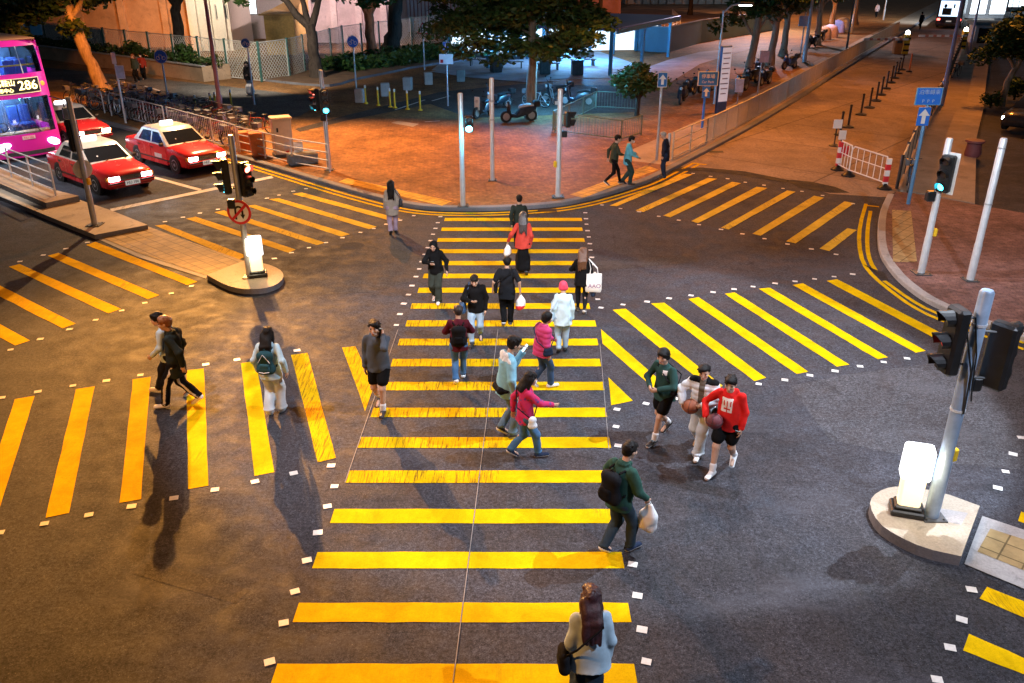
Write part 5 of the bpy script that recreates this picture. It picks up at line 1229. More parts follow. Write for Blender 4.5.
# big tree of the plaza
b = base(531, 119, .12)
lb = []; cl = []
for k in range(26):
    a = k*2.4; z = 3.0+k*.27; L = random.uniform(2.6, 4.6)*(1 if z < 7 else .8)*(.72 if math.cos(a) > .3 else 1); e = (math.cos(a)*L, math.sin(a)*L*.8, z+random.uniform(-.4, .5))
    lb.append(((0, 0, z-.2, .07), (*e, .015)))
    for f in (.45, .7, .95): cl.append(((e[0]*f+random.uniform(-.3, .3), e[1]*f, e[2]+random.uniform(-.35, .25)), (random.uniform(.55, 1.0), random.uniform(.55, 1.0), random.uniform(.22, .42))))
for _ in range(95): cl.append(((random.uniform(-4.7, 3.0), random.uniform(-3, 3), random.uniform(3.9, 6.6)), (random.uniform(.6, 1.05), random.uniform(.6, 1), random.uniform(.3, .5))))
for _ in range(26): cl.append(((random.uniform(-3.6, 2.8), random.uniform(-2, 1.5), random.uniform(2.9, 3.9)), (random.uniform(.45, .8), random.uniform(.5, .8), random.uniform(.18, .3))))
for x, z in ((-3.9, 4.2), (-3.2, 4.6), (-2.6, 3.4), (-1.6, 2.9), (1.6, 3.6), (2.2, 4.3), (.8, 3.0), (-.6, 3.2)): cl.append(((x, random.uniform(-1.5, 0), z), (.85, .8, .3)))
tree('big dark layered tree in middle of the plaza with pale straight trunk', b, [(0, 0, 0, .26), (.05, 0, 2.5, .21), (-.05, 0, 5, .17), (0, 0, 10, .06)], lb, cl, bk_gry, 130, .155)
# dark round bush tree inside the green railings
b = base(637, 116, .12)
tree('dark round leafy shrub behind the low green railings by the pavilion', b, [(0, 0, 0, .12), (0, 0, 1.0, .09), (.1, 0, 1.8, .04)], [((0, 0, .7, .05), (.8, .2, 1.6, .02)), ((0, 0, .8, .05), (-.8, 0, 1.7, .02))], rnd_clumps(26, 0, 0, 1.65, 1.15, 1.0, 1.0, .4, .65), bk_dk, 330, .12, cat='shrub', name='shrub')
# tree at the right edge with shrubs
b = base(1000, 106, .117)
tree('leafy tree on right footpath edge with slanting pale trunk in front of the dark car', b, [(0, 0, 0, .2), (.1, 0, 1.2, .15), (.45, 0, 2.2, .12), (.9, 0, 3.6, .05)], [((.3, 0, 1.9, .1), (-1.0, 0, 3.3, .03)), ((.4, 0, 2.2, .1), (1.8, -.2, 3.5, .03)), ((.4, 0, 2.2, .08), (.3, .8, 4.0, .03))], rnd_clumps(44, .55, 0, 3.55, 2.3, 1.7, 1.15, .5, .85)+[((-1.5, 0, 2.5), (.7, .6, .5)), ((-1.0, -.3, 3.0), (.7, .6, .5)), ((2.3, 0, 2.3), (.8, .7, .7))], bk_tan, 170, .14)
for x, y, r_, lb in ((990, 108, .55, 'low round green shrub at foot of the right edge tree'), (1014, 100, .8, 'orange lit leafy shrub behind the right edge tree trunk')):
    tree(lb, base(x, y, .117), [(0, 0, 0, .05), (0, 0, .5, .03)], [], rnd_clumps(10, 0, 0, r_*.8, r_*.8, r_*.7, r_*.6, r_*.4, r_*.6), bk_dk, 260, .12, cat='shrub', name='shrub')
# trees along the left
b = base(105, 93, .12)
tree('thick pale barked tree with orange lit leaning trunk behind the bus', b, [(0, 0, 0, .42), (-.45, 0, 1.6, .32), (-.9, 0, 3.2, .36), (-1.3, 0, 5, .3), (-2, 0, 7, .2)], [((-1.1, 0, 4.0, .18), (1.2, 0, 6, .06)), ((-1.2, 0, 4.4, .2), (-4.2, .5, 6.2, .06))], rnd_clumps(46, -2.6, .4, 5.6, 3.6, 2.2, 1.4, .7, 1.1)+[((-4.6, 0, 4.4), (1.0, .8, .5)), ((-3.3, 0, 4.1), (1.0, .8, .5)), ((-5.8, 0, 5.0), (1.0, .8, .6)), ((-2.4, 0, 4.5), (.9, .8, .5)), ((-.2, 0, 5.2), (.8, .8, .5))]+[((random.uniform(-5.5, -.6), random.uniform(-.8, 1.2), random.uniform(3.1, 4.6)), (random.uniform(.5, .95), .7, random.uniform(.3, .5))) for _ in range(20)], bk_tan, 70, .2)
def wb(px, Y): return (XY(px, Y, .12), Y, .12)
b = wb(183, 66)
tree('forked dark tree behind the left fence panels against orange building', b, [(0, 0, 0, .45), (0, 0, 3.2, .36), (.1, 0, 4.1, .34)], [((.1, 0, 3.9, .3), (3.0, 0, 7.2, .14)), ((.1, 0, 3.9, .3), (-3.4, 0, 7.6, .12)), ((2.2, 0, 6.2, .14), (4.5, 0, 7.5, .05)), ((-2.4, 0, 6.5, .14), (-4.5, 0, 8.6, .05))], rnd_clumps(20, 0, 0, 9.2, 4.2, 2, .9, .8, 1.1), bk_dk, 40, .25)
b = base(318, 79, .12)
tree('dark tree with three spreading limbs before the white lattice fence', b, [(0, 0, 0, .46), (-.1, 0, 1.6, .36), (-.2, 0, 3.3, .34)], [((-.2, 0, 3.1, .26), (-3.6, 0, 6.2, .1)), ((-.2, 0, 3.1, .22), (-1.0, 0, 6.2, .09)), ((-.1, 0, 3.1, .24), (1.3, 0, 6.4, .1)), ((-3.0, 0, 5.6, .1), (-5, 0, 6.2, .04))], rnd_clumps(18, -1, 0, 7.2, 5, 2, .9, .7, 1.1)+[((-5.0, 0, 5.0), (.7, .6, .5)), ((-4.2, .2, 4.7), (.5, .5, .5)), ((-1.9, 0, 5.2), (.6, .5, .4)), ((2.4, 0, 4.9), (1.0, .7, .4)), ((3.6, 0, 4.6), (1.0, .7, .4)), ((4.6, 0, 4.9), (.8, .7, .5)), ((1.6, 0, 5.4), (.7, .7, .5))], bk_dk, 60, .22)
b = base(373, 62, .12)
tree('reddish trunk tree forking low, lit orange beside a dark thick trunk', b, [(0, 0, 0, .40), (-.1, 0, 2.0, .34), (-.1, 0, 3.4, .32)], [((-.1, 0, 3.2, .26), (-1.6, 0, 7, .12)), ((-.1, 0, 3.2, .28), (2.2, 0, 6.2, .14)), ((1.4, 0, 5.2, .14), (2.4, 0, 8, .06))], rnd_clumps(16, 0, 0, 7.6, 3.2, 2, .9, .7, 1.0)+[((-1.6, 0, 5.0), (.9, .7, .45)), ((-2.8, 0, 4.8), (.7, .7, .45))], bark('bark_red', (.42, .17, .09)), 60, .22)
b = base(394, 55, .12)
tree('thick black trunk tree right of the reddish forked trunk', b, [(-.3, 0, 0, .75), (.1, 0, 1.6, .55), (.4, 0, 4, .52), (.6, 0, 7, .4)], [((.5, 0, 5.4, .2), (3.0, 0, 7, .08))], rnd_clumps(14, 1, 0, 8, 3.5, 2, .8, .7, 1.0), bk_dk, 50, .24)
# trees in the row beyond the motorcycles: orange trunks
pv = [(748, 78, 'nearest the white totem'), (769, 66, 'second along the row from the white totem'), (783, 56, 'just left of thick pale lamp post'), (817, 45, 'just right of thick pale lamp post'), (831, 33, 'above the covered heaps'), (855, 25, 'furthest along the footpath')]
for i, (x, y, lb) in enumerate(pv):
    b = base(x, y, .12); s = random.uniform(-.4, .4)
    tree('orange lit paperbark tree in the footpath row, '+lb, b, [(0, 0, 0, .30), (s*.5, 0, 2.2, .22), (s, 0, 5.5, .14)], [((s*.5, 0, 2.4, .1), (-1.8, 0, 4.8, .03)), ((s*.6, 0, 2.8, .1), (1.8, -.3, 5.2, .03))], rnd_clumps(24, s-.3, 0, 5.6, 2.5, 2.0, 1.7, .6, 1.0)+[((-1.5, 0, 3.6), (.7, .7, .5)), ((1.4, 0, 3.9), (.7, .7, .5)), ((-2.3, 0, 3.1), (.6, .6, .45))], bk_tan, 90, .19, group='paperbark trees along the footpath')
for i, (px, Y, hh, lb) in enumerate(((690, 118, 7, 'far dark tree top above the orange bank, left one'), (735, 112, 7, 'far dark tree top behind the short lamp post'), (600, 105, 7, 'far dark tree behind the pavilion roof'), (900, 200, 9, 'far dark tree beyond end of the side road'), (470, 95, 8, 'far dark tree above the pink slatted wall'))):
    b = wb(px, Y); tree(lb, b, [(0, 0, 0, .3), (0, 0, hh*.6, .2), (0, 0, hh, .08)], [], rnd_clumps(26, 0, 0, hh*.85, 4.5, 3, 2.4, 1.1, 1.7), bk_dk, 18, .36, group='far trees behind the plaza')

# ---- lattice fence with green posts (two runs) --------------------------------------------
lat = mat('lattice_white', (.62, .62, .58), .55, var=.15, scale=2)
gpost = mat('fence_green', (.02, .10, .09), .5, var=.2)
sheet = mat('fence_sheet', (.26, .31, .33), .6, var=.3, scale=.8)
def lattice_fence(label, pts, h, step=2.9, solid_from=None, sp=.26):
    t = thing('lattice_fence', label, 'fence', pts[0]); o = Vector(pts[0])
    k = 0
    for a, c in zip(pts, pts[1:]):
        a, c = Vector(a)-o, Vector(c)-o; n = max(1, round((c-a).length/step)); u = (c-a).normalized()
        for i in range(n):
            p, q = a.lerp(c, i/n), a.lerp(c, (i+1)/n); W = (q-p).length; rz = yaw(u.x, u.y)+PI/2
            mb = MB(); mb.box((p.x, p.y, h/2), (.13, .13, h+.1)); mb.build('post', gpost, t)
            mb = MB(); f = lambda s, z: (p.x+u.x*s, p.y+u.y*s, z)
            for z in (.08, h-.04): mb.tube([f(.08, z), f(W-.08, z)], .03, 5)
            for s in (.09, W-.09): mb.tube([f(s, .08), f(s, h-.04)], .03, 5)
            hh = h-.2; m = int((W+hh)/sp)
            for sgn in (0, 1):
                for j in range(1, m):
                    s0 = j*sp; x0, z0 = (s0, .1) if s0 <= W-.1 else (W-.1, .1+s0-W+.1); x1, z1 = (s0-hh, .1+hh) if s0-hh >= .1 else (.1, .1+s0-.1)
                    if sgn: x0, x1 = W-x0, W-x1
                    mb.tube([f(x0, z0), f(x1, z1)], .017, 4, cap=False)
            lp = mb.build('lattice_panel', lat, t, fix=False)
            if solid_from is not None and k < solid_from:
                m2 = MB(); m2.box(((p.x+q.x)/2-u.y*-.06, (p.y+q.y)/2+.06, h/2), (W-.16, .015, h-.2), rz=rz-PI/2+PI/2); m2.build('backing_sheet', sheet, lp)
            k += 1
    return t
fz = .12
F0, F1, F2, F3 = base(-30, 42, fz), base(130, 65, fz), base(229, 78, fz), base(262, 82, fz)
lattice_fence('blue grey screened fence with green posts above the planter hedge', [F0, F1, F2], 2.35, 3.0, 8)
lattice_fence('bright white lattice fence with green posts between planter and dark tree', [F2, F3, base(290, 77, fz), base(344, 59, fz), base(412, 47, fz), base(475, 37, fz)], 2.35, 2.6)
# planter wall with hedge
wall_m = concrete_mat('planter_render', (.42, .30, .20)); hedge_m = leafs
pa, pb = base(-40, 47, fz), base(204, 82, fz); u = (Vector(pb)-Vector(pa)).normalized(); nn2 = Vector((-u.y, u.x, 0))
t = thing('planter', 'long low planter wall below the screened fence with corner lit orange', 'planter', pb)
L = (Vector(pb)-Vector(pa)).length; rz = math.atan2(u.y, u.x)
mb = MB(); mb.box((-u.x*L/2+nn2.x*.1, -u.y*L/2+nn2.y*.1, .45), (L, .2, .9), rz=rz); mb.box((nn2.x*1.1+u.x*-.1, nn2.y*1.1+u.y*-.1, .45), (.2, 1.8, .9), rz=rz); mb.box((-u.x*L/2+nn2.x*.1, -u.y*L/2+nn2.y*.1, .93), (L+.05, .3, .06), 1, rz=rz); mb.build('wall', [wall_m, M_kerb], t)
mb = MB(); mb.box((-u.x*L/2+nn2.x*1.1, -u.y*L/2+nn2.y*1.1, .4), (L-.2, 1.75, .7), rz=rz); mb.build('soil', mat('soil', (.06, .04, .025), .9, var=.4), t)
mb = MB(); cl = []
for i in range(70): s = L*i/70; hgt = random.uniform(.25, .5); cl.append(((-u.x*s+nn2.x*1.0, -u.y*s+nn2.y*1.0, .95+hgt*.4), (.5, .5, hgt)))
leaf_cloud(mb, cl, 150, .13); tag(mb.build('hedge', leafs, loc=pb, fix=False), 'low dark hedge growing along the top of the planter wall', 'hedge')
for px, r_, lb in ((183, .95, 'rounded dark shrub standing above hedge near planter corner'), (150, .7, 'smaller dark shrub above hedge behind the seated pair')):
    s = L*(204-px)/244*1.15; tree(lb, Vector(pb)-u*s+nn2*1.0+Vector((0, 0, .7)), [(0, 0, 0, .05), (0, 0, .5, .03)], [], rnd_clumps(12, 0, 0, .8, r_*.7, r_*.6, r_*.7, .3, .5), bk_dk, 220, .14, cat='shrub', name='shrub')
# verge with kerb, soil and hedge on the right of the fence
vl = smooth_line(gp([(262, 81), (279, 83), (314, 86.5), (335, 87), (354, 80.5), (380, 75.5), (420, 67), (470, 61)], .12), 1)
mb = MB(); bk = gp([(470, 46), (412, 51), (344, 62), (290, 78), (270, 80)], .12); mb.prism(vl+bk, .1, .26, 1, 0); struct(mb, 'verge', [mat('verge_soil', (.13, .075, .04), .9, var=.4, scale=2), M_kerb_dk])
mb = MB(); cl = []
h0 = [(335, 70), (350, 71), (365, 69), (380, 68), (395, 65.5), (410, 63), (425, 61), (440, 58.5), (455, 56.5), (352, 66), (372, 63), (392, 60), (412, 57), (432, 54), (450, 52)]
for x, y in h0:
    for k in range(3): p = base(x+random.uniform(-6, 6), y+random.uniform(-1, 1), .2); cl.append(((p[0], p[1], .55), (1.0, .9, .6)))
leaf_cloud(mb, cl, 60, .18); tag(mb.build('hedge', [leaf_mat('hedge_a', (.02, .06, .015), (.05, .13, .03)), leafs[1], leafs[0]], fix=False), 'broad green hedge under the trees before the lattice fence', 'hedge')

# ---- pavilion --------------------------------------------------------------------------
psteel = mat('pavilion_blue_steel', (.06, .22, .33), .4, .2, .1)
roofm = mat('pavilion_roof', (.17, .17, .42), .35, .3, .1, 2)
A_ = Vector(base(610, 76, .12)); B_ = Vector(base(668, 57, .12))
ux = (B_-A_).normalized(); uy = Vector((-ux.y, ux.x, 0)); W = (B_-A_).length; Dp = 9.0
t = thing('pavilion', 'open blue steel pavilion with flat roof and bright cold lamps under it', 'pavilion', A_)
rzp = math.atan2(ux.y, ux.x); hp = 2.75
P = lambda s, d, z=0: (ux.x*s+uy.x*d, ux.y*s+uy.y*d, z)
for s in (0, W*.5, W):
    for d in (0, Dp*.5, Dp): mb = MB(); p = P(s, d, hp/2); mb.box(p, (.2, .2, hp), rz=rzp); mb.build('post', psteel, t)
mb = MB(); c = P(W/2, Dp/2, hp+.14); mb.box(c, (W+1.2, Dp+1.2, .2), rz=rzp, bev=.04); mb.box(P(W/2, -.55, hp+.02), (W+1.2, .12, .28), 1, rz=rzp); mb.box(P(W+.55, Dp/2, hp+.02), (.12, Dp+1.2, .28), 1, rz=rzp); mb.build('roof', [roofm, psteel], t)
for d in (2, 4.5, 7): mb = MB(); mb.box(P(W/2, d, hp-.03), (W*.8, .2, .05), rz=rzp); mb.build('lamp_strip', emat('pavilion_lamp', (.8, .92, 1), 9), t)
PAV = [A_+Vector(P(W*.5, Dp*.5, 2.2))]
# sitting terrace left of the pavilion, under the trees, washed with cold light
tp = gp([(432, 70), (470, 76), (530, 80), (612, 78), (640, 66), (600, 52), (520, 47), (450, 56)], .12)
mb = MB(); mb.prism(tp, .1, .15, 0); struct(mb, 'terrace', concrete_mat('terrace_slab', (.36, .40, .42)))
mb = MB(); mb.poly([(*p, .154) for p in gp([(430, 72), (470, 78), (530, 83), (560, 81), (500, 76), (445, 70)], .12)]); struct(mb, 'terrace_edge', concrete_mat('terrace_edge_c', (.4, .45, .5)))
benchm = mat('bench_slats', (.20, .22, .24), .5, var=.2)
for i, (x, y, lb) in enumerate(((480, 66, 'bench on the bright terrace below the dark layered tree, left one'), (512, 68, 'bench on the bright terrace left of big tree trunk'), (548, 70, 'bench on the bright terrace right of big tree trunk'), (585, 66, 'bench on the bright terrace next to the pavilion post'))):
    t = thing('bench', lb, 'bench', base(x, y, .15), .25*i-.3, 'benches on the terrace')
    mb = MB(); mb.box((0, 0, .44), (1.6, .42, .06)); mb.build('seat', benchm, t); mb = MB(); mb.box((0, .2, .72), (1.6, .05, .35)); mb.build('backrest', benchm, t)
    for s in (-.65, .65): mb = MB(); mb.box((s, 0, .21), (.08, .38, .42)); mb.build('leg', dkgrey, t)
for i, (x, y, lb) in enumerate(((545, 74, 'dark square bin on the terrace right of the big trunk'), (577, 75, 'dark square bin on the terrace by the pavilion corner'), (436+60, 72, 'dark square bin on the terrace behind plain steel post'))):
    t = tag(MB().box((0, 0, .45), (.7, .6, .9), bev=.04).box((0, 0, .93), (.76, .66, .06)).build('litter_bin', dkgrey, loc=base(x, y, .15), rz=.2*i), lb, 'bin', 'bins on the terrace')
# lit kiosk wall behind the terrace
b = base(560, 52, .12); t = thing('kiosk', 'bright white lit kiosk front glimpsed through the branches of the big tree', 'kiosk', b, .12)
kl = mat('kiosk_front_lit', (.7, .75, .8), .5, var=.5, scale=1.4, emis=(.72, .9, 1), es=1.1)
for i in range(9): mb = MB(); mb.box((-8+i*1.9, 0, 1.05), (1.6, .1, 1.9)); mb.build('lit_panel', kl, t)
for i in range(10): mb = MB(); mb.box((-8.95+i*1.9, -.05, 1.2), (.2, .2, 2.4)); mb.build('post', psteel, t)
mb = MB(); mb.box((-.4, .6, 2.5), (18.5, 2.2, .2)); mb.build('roof', roofm, t)
# blue hoarding to the right of the pavilion, and the ramp rail behind it
def long_wall(name, label, cat, pts, h, th, m, capm=None, z0=.12):
    o = Vector((*pts[0], z0)); t = thing(name, label, cat, o)
    for a, c in zip(pts, pts[1:]):
        a, c = Vector((*a, z0))-o, Vector((*c, z0))-o; u_ = c-a; mb = MB(); mid = (a+c)/2; mb.box((mid.x, mid.y, h/2), (u_.length-.004, th, h), rz=math.atan2(u_.y, u_.x)); mb.build('panel', m, t)
        if capm: mb = MB(); mb.box((mid.x, mid.y, h+.03), (u_.length-.004, th+.06, .06), rz=math.atan2(u_.y, u_.x)); mb.build('coping', capm, t)
    return t
long_wall('hoarding', 'dark blue hoarding running right from the pavilion to the trees', 'wall', gp([(636, 51), (668, 52.5), (700, 43), (740, 36), (775, 30)], .12), 1.9, .1, mat('hoarding_blue', (.05, .12, .17), .5, var=.2, scale=.6), M_kerb)
railing('railing', 'white handrail of the ramp above the blue hoarding', [base(620, 46, .12), base(655, 38, .12), base(680, 27, .12), base(672, 18, .12)], 1.0, (.55, 1), whtp, 2.2)
mb = MB(); mb.poly([(*p, .13) for p in gp([(600, 42), (650, 36), (745, 30), (800, 8), (640, 2), (590, 20)], .12)]); struct(mb, 'bank', mat('orange_soil', (.38, .22, .12), .9, var=.45, scale=.35))
mb = MB(); mb.poly([(*p, .13) for p in gp([(640, 90), (668, 84), (700, 64), (760, 46), (700, 52), (668, 60), (640, 70)], .12)]); struct(mb, 'service_lane', concrete_mat('lane_concrete', (.48, .42, .44)))

# ---- buildings at the back ----------------------------------------------------------------
def block(label, px0, px1, Y, h, m, dpt=8, wins=(), pil=0, rz=0, cat='building', pm=None, roof=None, name='building'):
    x0, x1 = XY(px0, Y, 0), XY(px1, Y, 0); W = x1-x0; t = thing(name, label, cat, ((x0+x1)/2, Y, .12), rz)
    mb = MB(); mb.box((0, dpt/2, h/2), (W, dpt, h)); mb.build('wall', m, t)
    for i in range(pil): mb = MB(); mb.box((-W/2+W*(i+.5)/pil, -.18, h/2), (.55, .34, h-.02)); mb.build('pilaster', pm or m, t)
    for (cx, cz, w_, h_, wm) in wins:
        mb = MB(); mb.box((cx, -.02, cz), (w_+.2, .12, h_+.2)); f = mb.build('window', mat('window_frame', (.35, .33, .3), .5), t); mb = MB(); mb.box((cx, -.085, cz), (w_, .03, h_)); mb.build('pane', wm, f)
    if roof: mb = MB(); mb.box((0, dpt/2-.3, h+.15), (W+.6, dpt+.8, .3)); mb.build('roof', roof, t)
    return t
wl = mat('window_lit_warm', (.8, .7, .5), .4, var=.4, scale=1, emis=(1, .78, .45), es=2.2); wc = mat('window_lit_cold', (.7, .75, .8), .4, var=.4, scale=1, emis=(.75, .88, 1), es=2.5); wd = mat('window_dark', (.02, .025, .03), .15, var=0)
block('orange lit plain building with pilasters behind the forked dark tree', -60, 192, 76, 10, concrete_mat('wall_ochre', (.55, .34, .20)), 8, [(-8, 4.6, 1.2, 1.4, wd), (-3, 4.6, 1.2, 1.4, wd)], 6, pm=concrete_mat('wall_ochre_light', (.62, .40, .25)))
block('brightly lit cream gable building left of the purple lamp post', 193, 234, 73, 10, mat('wall_cream', (.75, .68, .58), .6, var=.08), 6, [(1.1, 4.9, .8, 1.6, wl), (1.1, 3.0, .8, .9, wd)], 3)
block('pale building with bright window wall behind white lattice fence', 236, 300, 84, 9, mat('wall_greywhite', (.55, .52, .50), .6, var=.1), 6, [(-2.2, 5.2, 1.6, 1.6, wc), (.6, 5.4, 1.2, 1.3, wc), (2.3, 3.4, 1.0, 1.6, wl), (-1.6, 2.9, 1.7, 1.4, wc)], 0)
t = block('small ochre hut with sloping roof behind the lattice fence', 268, 297, 70, 2.9, mat('wall_hut', (.55, .36, .12), .7, var=.2), 4)
mb = MB(); w_ = XY(297, 70, 0)-XY(268, 70, 0); mb.loft([[(-w_/2-.3, -.3, 2.9), (w_/2+.3, -.3, 2.9), (w_/2+.3, -.3, 3.1), (-w_/2-.3, -.3, 3.0), ], [(-w_/2-.3, 4.3, 2.9), (w_/2+.3, 4.3, 2.9), (w_/2+.3, 4.3, 4.6), (-w_/2-.3, 4.3, 3.2)]]); mb.build('roof', mat('hut_roof', (.45, .27, .10), .7), t)
block('pinkish grey building with small dark openings behind the forked trees', 300, 398, 80, 9, concrete_mat('wall_pink', (.62, .50, .50)), 8, [(-2.8, 3.6, .5, .5, wd), (-4.6, 5.0, 1.4, 1.6, wc), (-.5, 5.6, 1.6, 1.2, wd), (3.2, 4.6, 1.0, 1.8, wl)], 4, pm=concrete_mat('wall_pink_l', (.70, .58, .56)))
# white slatted wall (ramp) right of the thick trunk
ps = gp([(400, 33), (440, 30), (520, 26), (560, 24)], .12); t = thing('slatted_wall', 'white slatted ramp wall between the thick black trunk and the pavilion', 'wall', (*ps[0], .12)); o = Vector((*ps[0], .12))
for a, c in zip(ps, ps[1:]):
    a, c = Vector((*a, .12))-o, Vector((*c, .12))-o; u_ = c-a; n = int(u_.length/.45); mb = MB()
    for i in range(n): p = a.lerp(c, (i+.5)/n); mb.box((p.x, p.y, 1.7), (.3, .08, 3.3), rz=math.atan2(u_.y, u_.x))
    mb.build('slats', mat('slat_white', (.70, .68, .76), .5, var=.1), t)
    mb = MB(); mid = (a+c)/2; mb.box((mid.x, mid.y, 3.42), (u_.length, .16, .12), rz=math.atan2(u_.y, u_.x)); mb.build('rail', psteel, t)
block('low red roofed building far behind the slatted wall', 395, 620, 108, 7, concrete_mat('wall_dusk', (.45, .22, .22)), 6, [(-10, 5, 2, 1.2, wl), (-4, 5, 2, 1.2, wd), (4, 5, 2, 1.2, wl), (10, 5, 2, 1.2, wd)], 0, roof=mat('roof_red', (.30, .07, .07), .6))
block('long white panelled wall far beyond the orange bank', 625, 735, 145, 5, mat('wall_panelled', (.60, .56, .52), .6, var=.12, scale=.5), 3, [], 14)
# bright shop block at the top right corner
t = block('brightly lit shop block with cold white windows behind the booth', 1000, 1130, 128, 12, mat('shop_wall', (.45, .50, .55), .5, var=.15), 14, [(-6.5, 2.0, 3.4, 3.0, wc), (-2.6, 2.0, 3.4, 3.0, wc), (1.6, 2.0, 3.4, 3.0, wc), (5.8, 2.0, 3.4, 3.0, wc), (-6.5, 5.6, 3.4, 2.4, wc), (-2.6, 5.6, 3.4, 2.4, wd), (1.6, 5.6, 3.4, 2.4, wc), (-6.5, 9, 3.4, 2.4, wd)], 0)
t = thing('scaffold', 'cyan lit steel scaffold frame in front of the bright shop block', 'scaffold', (XY(1013, 96, 0), 96, .12))
mb = MB()
for i in range(5):
    for j in range(2): mb.tube([(i*1.6, j*1.2, 0), (i*1.6, j*1.2, 8.4)], .05, 6)
for z in (1.8, 3.6, 5.4, 7.2):
    for j in range(2): mb.tube([(-.3, j*1.2, z), (6.7, j*1.2, z)], .04, 6)
    for i in range(5): mb.tube([(i*1.6, -.2, z), (i*1.6, 1.4, z)], .04, 6)
mb.build('frame', mat('scaffold_cyan', (.10, .45, .55), .4, .2), t)
mb = MB()
for z in (3.65, 5.45): mb.box((3.2, .6, z), (6.6, 1.1, .05))
mb.build('deck', galv_w, t)
t = block('small white lit shop front left of the scaffold, beyond grey booth', 968, 1003, 112, 4.6, mat('shop_white', (.62, .64, .68), .5, var=.15), 5, [(-1.2, 1.6, 1.9, 2.2, wc), (1.2, 1.6, 1.9, 2.2, wc)], 0, name='shop', cat='shop')
mb = MB(); mb.box((0, -.1, 3.5), (4.6, .2, 1.2)); mb.build('fascia_sign', mat('fascia_lit', (.7, .75, .8), .4, var=.4, scale=1.2, emis=(.7, .85, 1), es=2), t)
b = base(1040, 60, .117)
